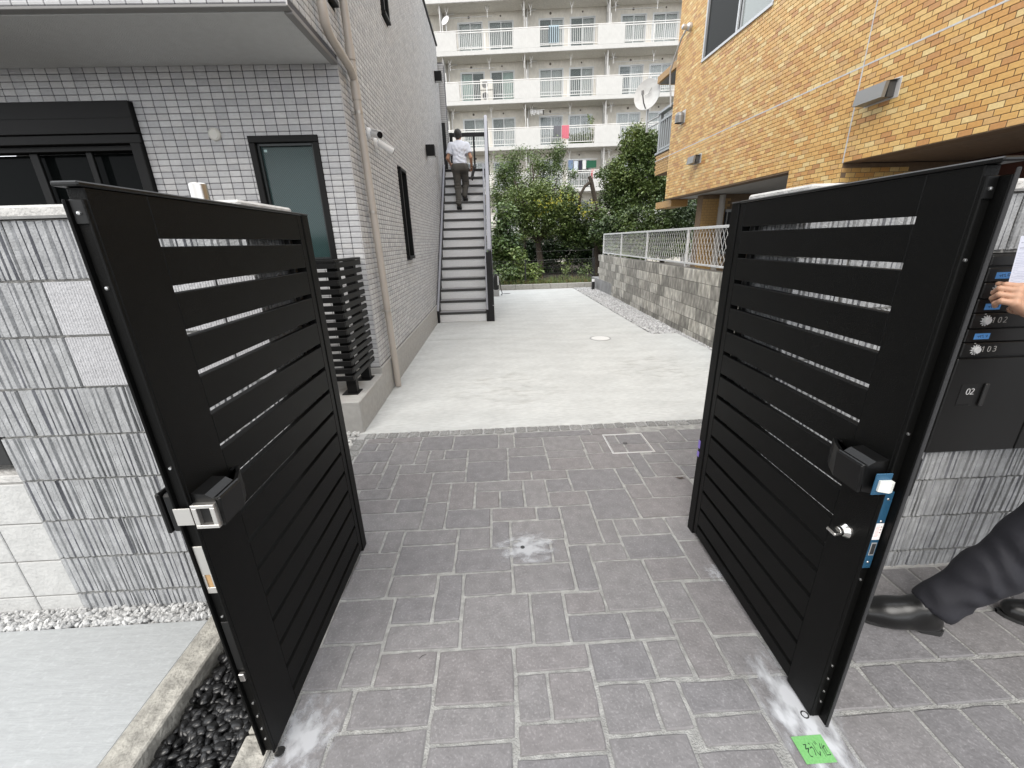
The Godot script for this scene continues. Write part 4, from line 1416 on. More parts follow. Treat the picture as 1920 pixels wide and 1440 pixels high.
	var plate := glossy(lin(0.62, 0.61, 0.60), 0.5, 0.3)
	var n := 0
	for e in [[0.29, 0.66, 2.90, 3.06], [4.30, 4.58, 2.945, 3.09]]:
		var h := thing("vent_hood", ["large boxy steel vent hood on the near part of the orange wall", "small boxy steel vent hood near the far corner of the orange wall"][n], "vent hood", root.transform * Vector3(0, (e[2] + e[3]) / 2, -(e[0] + e[1]) / 2), turn, "boxy vent hoods on the orange wall")
		var own := h.transform.affine_inverse() * root.transform
		var hm := MB.new()
		var w: float = e[1] - e[0]
		var poly := [Vector2(-0.012, e[3]), Vector2(-0.10, e[3] - 0.012), Vector2(-0.165, e[3] - 0.09), Vector2(-0.165, e[2] - 0.02), Vector2(-0.15, e[2] - 0.02)]
		hm.quad(own * Vector3(-0.012, e[3], -e[0]), own * Vector3(-0.14, e[3] - 0.015, -e[0] - 0.02), own * Vector3(-0.14, e[3] - 0.015, -e[1] + 0.0), own * Vector3(-0.012, e[3], -e[1]), Vector3(0, 1, 0))
		hm.quad(own * Vector3(-0.14, e[3] - 0.015, -e[0] - 0.02), own * Vector3(-0.16, e[2], -e[0] - 0.02), own * Vector3(-0.16, e[2], -e[1]), own * Vector3(-0.14, e[3] - 0.015, -e[1]), Vector3(-1, 0, 0))
		hm.quad(own * Vector3(-0.012, e[3], -e[1]), own * Vector3(-0.14, e[3] - 0.015, -e[1]), own * Vector3(-0.16, e[2], -e[1]), own * Vector3(-0.012, e[2], -e[1]), Vector3(0, 0, -1))
		hm.quad(own * Vector3(-0.05, e[2], -e[0] - 0.03), own * Vector3(-0.16, e[2], -e[0] - 0.02), own * Vector3(-0.16, e[2], -e[1]), own * Vector3(-0.012, e[2], -e[1]), Vector3(0, -1, 0))
		hm.quad(own * Vector3(-0.10, e[3] - 0.01, -e[0] - 0.02), own * Vector3(-0.14, e[3] - 0.015, -e[0] - 0.02), own * Vector3(-0.16, e[2], -e[0] - 0.02), own * Vector3(-0.12, e[2], -e[0] - 0.02), Vector3(0, 0, 1))
		put(h, "hood", hm.mesh(), steel, true)
		var pl := MB.new()
		pl.box(-0.012, -0.007, e[2] - 0.01, e[3] + 0.015, -e[1] - 0.01, -e[0] + 0.02, 0.001, own)
		put(h, "back_plate", pl.mesh(), plate, true)
		var dk := MB.new()
		dk.box(-0.09, -0.0125, e[2] + 0.004, e[3] - 0.014, -e[0] - 0.06, -e[0] - 0.03, 0.0, own)
		put(h, "grille", dk.mesh(), glossy(lin(0.05), 0.6), true)
		n += 1
	var hood := thing("round_vent_hood", "rounded steel vent hood high on the far end of the orange wall", "vent hood", root.transform * Vector3(0, 3.95, -5.27), turn)
	mb = MB.new()
	mb.lathe([[0.085, -0.11], [0.085, 0.02], [0.075, 0.06], [0.05, 0.088], [0.0, 0.098]], 18, Transform3D(Basis.from_scale(Vector3(1.15, 1, 1)), Vector3(-0.075, 0.0, 0)))
	put(hood, "hood", mb.mesh(), steel, true)
	put(hood, "back_plate", box_mesh(-0.012, -0.007, -0.12, 0.12, -0.11, 0.11), plate, true)
	# lamp with the cable that droops round the corner
	var lamp := thing("corner_lamp", "small silver lamp fitting high near the far corner of the orange wall", "lamp", root.transform * Vector3(-0.01, 5.5, -5.3), turn)
	mb = MB.new()
	mb.lathe([[0.07, 0.0], [0.07, 0.05], [0.045, 0.09], [0.045, 0.16], [0.03, 0.18], [0.0, 0.185]], 16, Transform3D(Basis(Vector3(0, -1, 0), Vector3(-1, 0, 0), Vector3(0, 0, 1)), Vector3.ZERO))
	put(lamp, "housing", mb.mesh(), glossy(lin(0.55), 0.3, 0.6), true)
	mb = MB.new()
	var pts := []
	for e in [[-0.10, 5.45, -5.3], [-0.12, 5.36, -5.45], [-0.10, 5.18, -5.72], [-0.10, 4.98, -5.90], [-0.06, 4.75, -5.97], [-0.03, 4.5, -5.93], [-0.03, 4.3, -5.9]]: pts.append(root.transform * Vector3(e[0], e[1], e[2]))
	mb.tube(pts, [0.018], 8)
	meta(put(self, "cable", mb.mesh(), glossy(lin(0.42), 0.5)), "grey cable drooping from the silver lamp round the far corner of the orange wall", "cable")
	# far balconies
	var bal := put(root, "balcony", box_mesh(0.02, 2.6, 3.02, 3.30, -6.62, -5.835), grout, true)
	var bt := []
	for r in 11:
		for k in 7:
			bt.append([Transform3D(face, Vector3(0.019, 3.035 + r * 0.0405 * 1.0, -5.88 - k * 0.112)), pick[rng.randi() % pick.size()]])
	put(bal, "parapet", box_mesh(0.02, 0.14, 3.30, 3.47, -6.62, -5.835), grout, true)
	put(bal, "parapet", box_mesh(0.141, 2.6, 3.30, 3.47, -6.62, -6.5), grout, true)
	var bb := MB.new()
	var rr := 0
	var yy := 3.045
	while yy < 3.46:
		for k in 7:
			var zz := -5.90 - k * 0.123 + (0.0615 if rr % 2 else 0.0)
			if zz < -6.58 or zz > -5.86 or absf(yy - 3.31) < 0.001: continue
			bb.box(0.012, 0.0195, yy - 0.024, yy + 0.024, zz - 0.058, zz + 0.058, 0.002)
		yy += 0.0535
		rr += 1
	put(bal, "brick_facing", bb.mesh(), surf(lin(0.52, 0.31, 0.105), 0.45, ["blotch", 0.75, 1.0, 4.0])).set_meta("kind", "stuff")
	bal.get_child(bal.get_child_count() - 1).transform = Transform3D()
	var rail := glossy(lin(0.33, 0.35, 0.36), 0.45, 0.3)
	put(bal, "railing_base", box_mesh(-0.01, 0.16, 3.471, 3.52, -6.66, -5.835, 0.005), rail, true)
	for e in [[-6.62, -6.54], [-5.92, -5.86]]:
		put(bal, "railing_post", box_mesh(0.03, 0.10, 3.521, 4.33, e[0], e[1], 0.004), rail, true)
	for k in 5: put(bal, "railing_bar", box_mesh(0.045, 0.085, 3.60, 4.16, -6.5 + k * 0.12, -6.46 + k * 0.12, 0.003), rail, true)
	put(bal, "railing_rail", box_mesh(0.035, 0.095, 3.555, 3.60, -6.539, -5.921, 0.003), rail, true)
	put(bal, "railing_rail", box_mesh(0.035, 0.095, 4.16, 4.21, -6.539, -5.921, 0.003), rail, true)
	put(bal, "railing_rail", box_mesh(0.0, 0.13, 4.331, 4.39, -6.66, -5.835, 0.005), rail, true)
	for e in [[5.02, 5.16], [7.0, 7.3]]:
		bal = put(root, "balcony", box_mesh(0.06, 2.6, e[0] + 0.001, e[0] + 0.1, -6.85, -5.835), surf(lin(0.25), 0.9), true)
		bb = MB.new()
		bb.box(0.0, 0.06, e[0], e[1], -6.85, -5.835, 0.003)
		bb.box(0.061, 2.6, e[0], e[1], -6.91, -6.851, 0.003)
		put(bal, "brick_facing", bb.mesh(), surf(lin(0.50, 0.29, 0.10), 0.45, ["blotch", 0.7, 1.0, 4.0], ["grain", 0.7, 1.0, 3.0]), true)
	# the wall under the overhang that faces the gate, its pipe and grille
	put(root, "lower_wall", box_mesh(0.345, 3.2, -0.1, 2.40, -4.95, -4.72), grout, true)
	var lowb := MB.new()
	row = 0
	y = 0.9
	while y < 2.34:
		for k in 5: lowb.box(0.35 + k * 0.123 - (0.06 if row % 2 and k > 0 else 0.0), 0.466 + k * 0.123 - (0.06 if row % 2 else 0.0), y - 0.0245, y + 0.0245, -4.72, -4.713, 0.002)
		y += 0.0535
		row += 1
	put(root, "lower_brickwork", lowb.mesh(), surf(lin(0.50, 0.32, 0.13), 0.45, ["blotch", 0.66, 1.0, 5.0]), true).set_meta("kind", "stuff")
	put(root, "far_fascia", box_mesh(0.1, 0.5, 2.25, 2.40, -6.6, -5.7, 0.003), surf(lin(0.50, 0.30, 0.11), 0.45, ["blotch", 0.7, 1.0, 4.0]), true)
	mb = MB.new()
	mb.tube([Vector3(0.72, 0.3, -4.62), Vector3(0.72, 2.38, -4.62)], [0.06], 14)
	mb.tube([Vector3(0.72, 2.1, -4.62), Vector3(0.72, 2.14, -4.62)], [0.068], 14)
	put(root, "drainpipe", mb.mesh(), glossy(lin(0.36, 0.34, 0.31), 0.5), true)
	win = put(root, "grille_window", box_mesh(0.86, 1.9, 1.2, 2.1, -4.713, -4.70), glossy(lin(0.02), 0.2), true)
	for k in 9: put(win, "grille_bar", box_mesh(0.88 + k * 0.1, 0.895 + k * 0.1, 1.24, 2.05, -4.66, -4.645), rail, true)
	put(win, "frame", box_mesh(0.85, 1.92, 2.05, 2.10, -4.699, -4.64, 0.003), rail, true)
	put(win, "frame", box_mesh(0.85, 1.92, 1.19, 1.239, -4.699, -4.64, 0.003), rail, true)
	# satellite dish on its bracket
	var dish := thing("satellite_dish", "large white satellite dish on a steel bracket at the far balcony of the orange flats", "satellite dish", Vector3(3.98, 4.10, -11.6))
	var aim := dish_basis()
	mb = MB.new()
	var prof := []
	for k in 9: prof.append([0.345 * k / 8.0, 0.075 * pow(k / 8.0, 2.0)])
	for k in 9: prof.append([0.348 - 0.348 * k / 8.0, 0.080 * pow(1.0 - k / 8.0, 2.0) - 0.012])
	var face_xf := Transform3D(Basis(aim.x * 0.92, aim.z, -aim.y), Vector3(3.93, 4.86, -11.6))
	mb.lathe(prof, 36, face_xf)
	put(dish, "reflector", mb.mesh(), surf(lin(0.62, 0.62, 0.61), 0.55, ["cloud", 0.82, 1.0, 1.6]))
	mb = MB.new()
	var c0 := Vector3(3.93, 4.86, -11.6)
	mb.tube([c0 - aim.y * 0.30 + aim.z * 0.05, c0 - aim.y * 0.24 + aim.z * 0.22, c0 - aim.y * 0.08 + aim.z * 0.36], [0.016], 8)
	put(dish, "feed_arm", mb.mesh(), glossy(lin(0.2), 0.4, 0.4))
	mb = MB.new()
	mb.tube([c0 - aim.y * 0.11 + aim.z * 0.33, c0 - aim.y * 0.03 + aim.z * 0.37], [0.035, 0.028], 10)
	put(dish, "feed_horn", mb.mesh(), glossy(lin(0.3), 0.4))
	mb = MB.new()
	mb.bar(c0 + aim.z * 0.032 + aim.x * 0.02 + aim.y * 0.02, c0 + aim.z * 0.045 + aim.x * 0.09 + aim.y * 0.14, 0.016, 0.003)
	mb.bar(c0 + aim.z * 0.030 - aim.x * 0.06 + aim.y * 0.0, c0 + aim.z * 0.034 + aim.x * 0.10 + aim.y * 0.03, 0.010, 0.003)
	put(dish, "mark", mb.mesh(), glossy(lin(0.25), 0.6))
	mb = MB.new()
	mb.tube([Vector3(3.98, 4.08, -11.64), Vector3(3.97, 4.80, -11.66)], [0.028], 12)
	put(dish, "mast", mb.mesh(), glossy(lin(0.45), 0.35, 0.6))
	for yb in [4.16, 4.30]:
		mb = MB.new()
		mb.tube([Vector3(3.98, yb, -11.64), root.transform * Vector3(0.03, yb + 0.01, -6.62)], [0.016], 8)
		put(dish, "bracket", mb.mesh(), glossy(lin(0.4), 0.35, 0.6))


func dish_basis() -> Basis:
	var z := Vector3(-0.62, 0.16, 0.77).normalized()
	var x := Vector3.UP.cross(z).normalized()
	return Basis(x, z.cross(x), z)


# ---------------------------------------------------------------- the white balcony flats at the back
func curtain_mesh(x0: float, x1: float, y0: float, y1: float, z: float) -> ArrayMesh:
	var mb := MB.new()
	var n := int((x1 - x0) / 0.035) + 1
	for i in n:
		var a := x0 + (x1 - x0) * i / n
		var b := x0 + (x1 - x0) * (i + 1) / n
		var za := z + sin(i * 1.9) * 0.018
		var zb := z + sin((i + 1) * 1.9) * 0.018
		mb.quad(Vector3(a, y0, za), Vector3(b, y0, zb), Vector3(b, y1, zb), Vector3(a, y1, za), Vector3(za - zb, 0, b - a))
	return mb.mesh()


func apartments() -> void:
	var turn := deg_to_rad(-4.3)
	var root := thing("balcony_flats", "pale multi storey flats with long white balconies across the back", "apartment building", Vector3(0, -0.14, -30.0), turn)
	root.position.y = 0.0
	# own axes: x along the front, z 0 at the balcony faces and towards us, back wall at -1.25
	var white := surf(lin(0.61, 0.605, 0.585), 0.8, ["cloud", 0.94, 1.0, 0.5], ["blotch", 0.93, 1.0, Vector3(1.4, 0.35, 1.4)], [0.1, 0.15])
	var cream := surf(lin(0.82, 0.78, 0.70), 0.85, ["cloud", 0.84, 1.0, 0.4], ["blotch", 0.9, 1.0, Vector3(1.2, 0.3, 1.2)])
	var under := surf(lin(0.70, 0.67, 0.61), 0.9, ["blotch", 0.86, 1.0, 0.6])
	var paint := glossy(lin(0.74, 0.73, 0.71), 0.5)
	var alu := glossy(lin(0.62, 0.63, 0.63), 0.4, 0.3)
	var room := glossy(lin(0.05, 0.05, 0.055), 0.6)
	var cloth := [glossy(lin(0.62, 0.63, 0.62), 0.9), glossy(lin(0.45, 0.46, 0.46), 0.9), glossy(lin(0.52, 0.66, 0.60), 0.9), glossy(lin(0.30, 0.31, 0.31), 0.9)]
	var glass := pane_glass(0.16)
	var L := -6.8
	var Rt := 13.4
	# blind windows and where they are: two to a bay, sashes half open here and there
	for k in range(-1, 5):
		var P := 8.34 + 2.585 * (k - 1)
		put(root, "balcony_slab", box_mesh(L, Rt, P - 1.19, P - 0.962, -1.24, 0.0, 0.01), white, true)
		put(root, "ceiling", box_mesh(L, Rt, P - 1.205, P - 1.191, -1.24, -0.03), under, true)
		var holes := []
		for j in range(-1, 3):
			var u := -1.74 + 5.045 * j
			for w in [u - 0.05, u + 1.87]: holes.append([w, w + 1.58, P - 0.93, P + 0.95])
		var mb := MB.new()
		holed(mb, L, Rt, P - 1.19, P + 1.395, -1.45, -1.25, holes, Transform3D())
		put(root, "back_wall", mb.mesh(), cream, true)
		for j in range(-1, 3):
			var u := -1.74 + 5.045 * j
			# rail section, solid section
			var s := put(root, "parapet", box_mesh(u + 3.43, u + 5.045, P - 0.9615, P, -0.12, -0.002, 0.008), white, true)
			var r := MB.new()
			r.box(u, u + 3.43, P - 0.075, P - 0.03, -0.09, -0.045, 0.004)
			r.box(u, u + 3.43, P - 0.86, P - 0.825, -0.085, -0.05, 0.004)
			r.box(u + 1.69, u + 1.74, P - 0.96, P - 0.075, -0.09, -0.05, 0.004)
			var rail := put(root, "railing", r.mesh(), paint, true)
			var bars := MB.new()
			for i in 30: bars.box(u + 0.06 + i * 0.114, u + 0.078 + i * 0.114, P - 0.825, P - 0.076, -0.075, -0.057)
			put(rail, "balusters", bars.mesh(), paint, true).set_meta("kind", "stuff")
			var hr := MB.new()
			hr.tube([Vector3(u, P + 0.055, -0.065), Vector3(u + 5.045, P + 0.055, -0.065)], [0.027], 8)
			hr.box(u + 3.6, u + 3.63, P, P + 0.05, -0.08, -0.05)
			hr.box(u + 4.8, u + 4.83, P, P + 0.05, -0.08, -0.05)
			put(root, "handrail", hr.mesh(), paint, true)
			# windows
			for q in 2:
				var w := u - 0.05 + 1.92 * q
				var fr := MB.new()
				fr.box(w, w + 1.58, P + 0.905, P + 0.95, -1.36, -1.235, 0.004)
				fr.box(w, w + 1.58, P - 0.93, P - 0.885, -1.36, -1.235, 0.004)
				fr.box(w, w + 0.045, P - 0.884, P + 0.904, -1.36, -1.235, 0.004)
				fr.box(w + 1.535, w + 1.58, P - 0.884, P + 0.904, -1.36, -1.235, 0.004)
				var win := put(root, "window", fr.mesh(), alu, true)
				var sa := MB.new()
				var mid := w + 0.79
				for e in [[w + 0.046, mid + 0.03, -1.285], [mid - 0.03, w + 1.534, -1.335]]:
					sa.box(e[0], e[0] + 0.05, P - 0.884, P + 0.904, e[2], e[2] + 0.03, 0.002)
					sa.box(e[1] - 0.05, e[1], P - 0.884, P + 0.904, e[2], e[2] + 0.03, 0.002)
					sa.box(e[0] + 0.051, e[1] - 0.051, P + 0.86, P + 0.904, e[2], e[2] + 0.03, 0.002)
					sa.box(e[0] + 0.051, e[1] - 0.051, P - 0.35, P - 0.30, e[2], e[2] + 0.03, 0.002)
					sa.box(e[0] + 0.051, e[1] - 0.051, P - 0.884, P - 0.79, e[2], e[2] + 0.03, 0.002)
				put(win, "sash", sa.mesh(), alu, true)
				put(win, "pane", box_mesh(w + 0.09, mid - 0.02, P - 0.79, P + 0.86, -1.272, -1.267), glass, true)
				put(win, "pane", box_mesh(mid + 0.02, w + 1.48, P - 0.79, P + 0.86, -1.322, -1.317), glass, true)
				put(win, "dark_room_panel", box_mesh(w, w + 1.58, P - 0.93, P + 0.95, -1.78, -1.75), room, true)  # dark panel whose colour stands in for the unlit room
				var kind := rng.randi() % 6
				var tint: Material = cloth[0 if kind < 3 else (1 if kind < 5 else 3)]
				if k == 2 and j == 0:
					put(win, "curtain", curtain_mesh(w + (0.05 if q == 0 else 0.8), w + (0.78 if q == 0 else 1.53), P - 0.885, P + 0.9, -1.5), cloth[2], true)
				elif k == 1 and j == 0:
					put(win, "curtain", curtain_mesh(w + 0.78, w + 1.53, P - 0.885, P + 0.9, -1.5), cloth[0], true)
					put(win, "curtain", curtain_mesh(w + 0.05, w + 0.76, P - 0.885, P + 0.9, -1.5), cloth[3], true)
				elif k == 3 and j == 1 and q == 1:
					put(win, "curtain", curtain_mesh(w + 0.8, w + 1.53, P - 0.885, P + 0.9, -1.5), cloth[1], true)
				elif rng.randf() < 0.3:
					put(win, "curtain", curtain_mesh(w + 0.75, w + 1.53, P - 0.885, P + 0.9, -1.5), tint, true)
				else:
					put(win, "curtain", curtain_mesh(w + 0.05, w + 1.53, P - 0.885, P + 0.9, -1.5), tint, true)
			# partition with its pipe, vents, laundry brackets
			put(root, "partition", box_mesh(u + 4.085, u + 4.13, P - 0.96, P + 1.38, -1.24, -0.14), white, true)
			for e in [[[Vector3(u + 4.22, P - 1.0, -0.25), Vector3(u + 4.22, P + 0.62, -0.25)], 0.03], [[Vector3(u - 0.75, P - 1.0, -1.1), Vector3(u - 0.75, P + 1.38, -1.1)], 0.045], [[Vector3(u - 0.75, P + 1.2, -1.1), Vector3(u - 0.4, P + 1.32, -1.1), Vector3(u - 0.2, P + 1.34, -1.15)], 0.035]]:
				var pipe := MB.new()
				pipe.tube(e[0], [e[1]], 8)
				put(root, "pipe", pipe.mesh(), paint, true)
			for e in [[u + 0.68, 0.07], [u + 2.65, 0.05]]:
				var v := MB.new()
				v.lathe([[0.0, 0.012], [e[1], 0.006], [e[1], -0.01]], 12, Transform3D(Basis(Vector3(1, 0, 0), Vector3(0, 0, 1), Vector3(0, -1, 0)), Vector3(e[0], P + 1.18, -1.245)))
				put(root, "vent", v.mesh(), glossy(lin(0.12, 0.10, 0.08), 0.6), true)
			for x in [u - 1.0, u - 0.55, u + 1.9]:
				var br := MB.new()
				br.bar(Vector3(x - 0.11, P + 1.38, -0.45), Vector3(x, P + 1.05, -0.45), 0.034, 0.03)
				br.bar(Vector3(x + 0.11, P + 1.38, -0.45), Vector3(x, P + 1.05, -0.45), 0.034, 0.03)
				br.bar(Vector3(x, P + 1.05, -0.45), Vector3(x, P + 0.78, -0.45), 0.034, 0.03)
				put(root, "laundry_bracket", br.mesh(), paint, true)
			if rng.randf() < 0.7:
				var pole := MB.new()
				pole.tube([Vector3(u - 0.6, P + 0.86, -0.45), Vector3(u + 2.2, P + 0.86, -0.45)], [0.014], 6)
				put(root, "laundry_pole", pole.mesh(), glossy(lin(0.4), 0.4, 0.5), true)
	put(root, "inner_mass", box_mesh(L, Rt, -0.5, 21.0, -10.0, -1.80), surf(lin(0.06), 0.9), true)
	put(root, "ground_floor_wall", box_mesh(L, Rt, -0.2, 2.0, -1.6, -1.25), cream, true)
	# things on the balconies
	var at := root.transform
	var n := 0
	for y in [10.10, 10.72]:
		var ac := thing("condenser", ["cream air conditioner unit on the green curtained balcony, lower of two", "cream air conditioner unit on the green curtained balcony, upper of two"][n], "air conditioner", at * Vector3(-0.08, y - 0.02, -0.75), turn, "stacked air conditioner units")
		put(ac, "case", box_mesh(-0.39, 0.39, 0.0, 0.56, -0.14, 0.14, 0.01), glossy(lin(0.62, 0.60, 0.55), 0.5), true)
		var fan := MB.new()
		fan.lathe([[0.21, 0.012], [0.20, 0.02], [0.19, 0.004]], 20, Transform3D(Basis(Vector3(1, 0, 0), Vector3(0, 0, 1), Vector3(0, -1, 0)), Vector3(-0.1, 0.28, 0.138)))
		put(ac, "fan_grille", fan.mesh(), glossy(lin(0.45), 0.5), true)
		fan = MB.new()
		fan.lathe([[0.0, 0.006], [0.188, 0.004], [0.188, 0.0]], 20, Transform3D(Basis(Vector3(1, 0, 0), Vector3(0, 0, 1), Vector3(0, -1, 0)), Vector3(-0.1, 0.28, 0.138)))
		put(ac, "fan", fan.mesh(), glossy(lin(0.06), 0.5), true)
		n += 1
	var towel := func(x0: float, x1: float, top: float, drop: float, back: float) -> ArrayMesh:
		var mb := MB.new()
		var cols := 10
		for i in cols:
			var a := x0 + (x1 - x0) * i / cols
			var b := x0 + (x1 - x0) * (i + 1) / cols
			var fa := sin(i * 1.7) * 0.02
			var fb := sin((i + 1) * 1.7) * 0.02
			var prof := [[top - back, -0.125, 0.5], [top + 0.005, -0.105, 0.0], [top + 0.032, -0.065, 0.0], [top + 0.005, -0.03, 0.2], [top - drop * 0.5, -0.018, 0.7], [top - drop, -0.012, 1.0]]
			for q in prof.size() - 1:
				var p0: Array = prof[q]
				var p1: Array = prof[q + 1]
				var o := Vector3(0, p1[1] - p0[1], p0[0] - p1[0])
				mb.quad(Vector3(a, p0[0], p0[1] + fa * p0[2]), Vector3(b, p0[0], p0[1] + fb * p0[2]), Vector3(b, p1[0], p1[1] + fb * p1[2]), Vector3(a, p1[0], p1[1] + fa * p1[2]), o)
		for i in mb.v.size(): mb.v[i] = at * mb.v[i]
		for i in mb.n.size(): mb.n[i] = at.basis * mb.n[i]
		return mb.mesh()
	meta(put(self, "towel", towel.call(4.15, 4.62, 8.40, 0.62, 0.4), glossy(lin(0.13, 0.13, 0.145), 0.95)), "grey towel over the balcony rail beside the pink one", "towel")
	meta(put(self, "towel", towel.call(4.66, 5.12, 8.40, 0.72, 0.5), glossy(lin(0.55, 0.15, 0.19), 0.95)), "pink towel hanging over the balcony rail", "towel")
	var stripe := glossy(lin(0.40, 0.50, 0.55), 0.95)
	var tw := thing("striped_towel", "pale blue towel with black stripes over the upper balcony rail", "towel", at * Vector3(4.1, 12.8, -0.01), turn)
	put(tw, "cloth", towel.call(3.82, 4.42, 13.58, 0.84, 0.5), stripe)
	for e in [3.84, 3.96, 4.08, 4.21, 4.33]:
		var sm := MB.new()
		sm.box(e, e + 0.045, 12.76, 13.52, -0.004, 0.012, 0.0, at)
		put(tw, "stripe", sm.mesh(), glossy(lin(0.03), 0.95))
	# dish, washing and plants
	var small := thing("small_dish", "small white dish aerial on the upper left balcony of the flats", "satellite dish", at * Vector3(-2.30, 13.55, -0.05), turn)
	var dm := MB.new()
	dm.lathe([[0.0, 0.0], [0.16, 0.02], [0.26, 0.06], [0.265, 0.05], [0.16, 0.008], [0.0, -0.012]], 20, Transform3D(Basis(Vector3(0.85, 0, 0.5), Vector3(-0.45, 0.4, 0.8), Vector3(-0.2, -0.9, 0.35)).orthonormalized(), Vector3(0, 0.5, 0.05)))
	put(small, "reflector", dm.mesh(), glossy(lin(0.75), 0.5), true)
	put(small, "mast", box_mesh(-0.02, 0.02, 0.0, 0.5, -0.02, 0.02), paint, true)
	var wash := thing("washing", "white hangers and small washing on the middle balcony pole", "washing", at * Vector3(3.1, 9.1, -0.4), turn)
	for k in 9:
		var h := 0.16 + 0.05 * ((k * 7) % 3)
		put(wash, "cloth", box_mesh(-0.42 + k * 0.1, -0.36 + k * 0.1, 0.30 - h, 0.30, -0.02 + 0.03 * (k % 2), 0.0 + 0.03 * (k % 2), 0.004), glossy([lin(0.7), lin(0.66), lin(0.05)][0 if k < 7 else (k % 3)], 0.95), true)
	put(wash, "hanger", box_mesh(-0.45, 0.5, 0.305, 0.32, -0.02, 0.03), paint, true)
	var low := thing("washing", "blue and red clothes drying on the lowest visible balcony", "washing", at * Vector3(5.9, 5.9, -0.5), turn)
	for e in [[-0.75, -0.45, 0.0, 0.62, lin(0.16, 0.22, 0.34)], [-0.38, -0.12, 0.0, 0.55, lin(0.55, 0.6, 0.66)], [-0.06, 0.16, -0.1, 0.58, lin(0.03, 0.03, 0.05)], [0.2, 0.42, 0.05, 0.6, lin(0.65)], [0.45, 1.1, 0.12, 0.55, lin(0.02, 0.10, 0.055)], [0.78, 0.98, -0.7, 0.02, lin(0.5, 0.04, 0.05)]]:
		put(low, "cloth", box_mesh(e[0], e[1], e[2], e[3], -0.015, 0.015, 0.006), glossy(e[4], 0.95), true)
	put(low, "pole", box_mesh(-1.1, 1.2, 0.625, 0.645, -0.01, 0.01), alu, true)
	var xfs := []
	var cols := []
	for i in 160:
		xfs.append(at * Transform3D(Basis.from_euler(Vector3(rng.randf() * 6, rng.randf() * 6, rng.randf() * 6)).scaled(Vector3.ONE * rng.randf_range(0.7, 1.3)), Vector3(rng.randf_range(5.2, 6.7), 7.5 + 0.5 * pow(rng.randf(), 1.5), -0.5 + rng.randf_range(-0.15, 0.15))))
		cols.append(leaf_tone(0.5))
	for i in 40:
		xfs.append(at * Transform3D(Basis.from_euler(Vector3(rng.randf() * 6, rng.randf() * 6, rng.randf() * 6)).scaled(Vector3.ONE * rng.randf_range(0.6, 1.0)), Vector3(6.55 + rng.randf_range(-0.2, 0.2), 7.6 + 1.4 * rng.randf(), -0.4)))
		cols.append(leaf_tone(0.8))
	meta(scatter(self, "balcony_plants", leaf_clump(11, 0.10, 7, 0.07), leaf_mat(), xfs, cols), "green pot plants behind the rail of the balcony with the pink towel")


# ---------------------------------------------------------------- trees
func leaf_clump(seed_at: int, spread: float, count: int, size: float) -> ArrayMesh:
	var r := RandomNumberGenerator.new()
	r.seed = seed_at
	var mb := MB.new()
	mb.tinted = true
	for i in count:
		var p := Vector3(r.randf_range(-1, 1), r.randf_range(-1, 1), r.randf_range(-1, 1)) * spread
		var b := Basis.from_euler(Vector3(r.randf_range(-0.9, 0.5), r.randf() * TAU, r.randf_range(-0.7, 0.7)))
		var s := size * r.randf_range(0.7, 1.25)
		var k := r.randf_range(0.72, 1.15)
		mb.col = Color(k * r.randf_range(0.9, 1.1), k, k * r.randf_range(0.8, 1.05))
		var tip := p + b * Vector3(0, -0.1 * s, s)
		var tail := p - b * Vector3(0, 0, s * 0.6)
		var mid := p + b * Vector3(0, 0.06 * s, 0.1 * s)
		for sx in [-1.0, 1.0]:
			var w := p + b * Vector3(sx * s * 0.45, 0.16 * s, 0.15 * s)
			mb.fl(tail, w, mid, b.y)
			mb.fl(mid, w, tip, b.y)
	return mb.mesh()


func leaf_mat() -> StandardMaterial3D:
	var m := glossy(Color.WHITE, 0.36, 0.0, 0.5)
	m.vertex_color_use_as_albedo = true
	m.backlight = Color(0.55, 0.6, 0.3)
	return m


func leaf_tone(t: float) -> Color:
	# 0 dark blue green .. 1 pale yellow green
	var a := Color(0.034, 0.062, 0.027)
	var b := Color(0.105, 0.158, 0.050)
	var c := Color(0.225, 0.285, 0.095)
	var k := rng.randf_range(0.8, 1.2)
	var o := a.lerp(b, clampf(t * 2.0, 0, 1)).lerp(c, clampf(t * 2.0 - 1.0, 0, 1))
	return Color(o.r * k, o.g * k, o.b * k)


# lobes: [centre, radii, clumps, tone]
func crown(root: Node3D, lobes: Array, clump: ArrayMesh, base := "crown", fill := 0.35) -> void:
	var xfs := []
	var cols := []
	var f := FastNoiseLite.new()
	f.seed = 31
	f.frequency = 0.9
	for l in lobes:
		var n := 0
		var guard := 0
		while n < l[2] and guard < l[2] * 8:
			guard += 1
			var d := Vector3(rng.randfn(), rng.randfn(), rng.randfn()).normalized()
			var s := pow(rng.randf(), fill) * rng.randf_range(0.82, 1.12)
			var p: Vector3 = l[0] + d * s * l[1]
			if f.get_noise_3d(p.x * 1.3, p.y * 1.3, p.z * 1.3) < -0.14: continue
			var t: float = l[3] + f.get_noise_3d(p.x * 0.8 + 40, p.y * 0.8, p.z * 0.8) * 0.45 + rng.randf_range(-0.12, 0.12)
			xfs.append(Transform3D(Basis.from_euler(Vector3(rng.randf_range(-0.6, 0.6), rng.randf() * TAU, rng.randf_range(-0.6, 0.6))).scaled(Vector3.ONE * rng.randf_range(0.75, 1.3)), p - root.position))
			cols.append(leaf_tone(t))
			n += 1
	scatter(root, base, clump, leaf_mat(), xfs, cols)


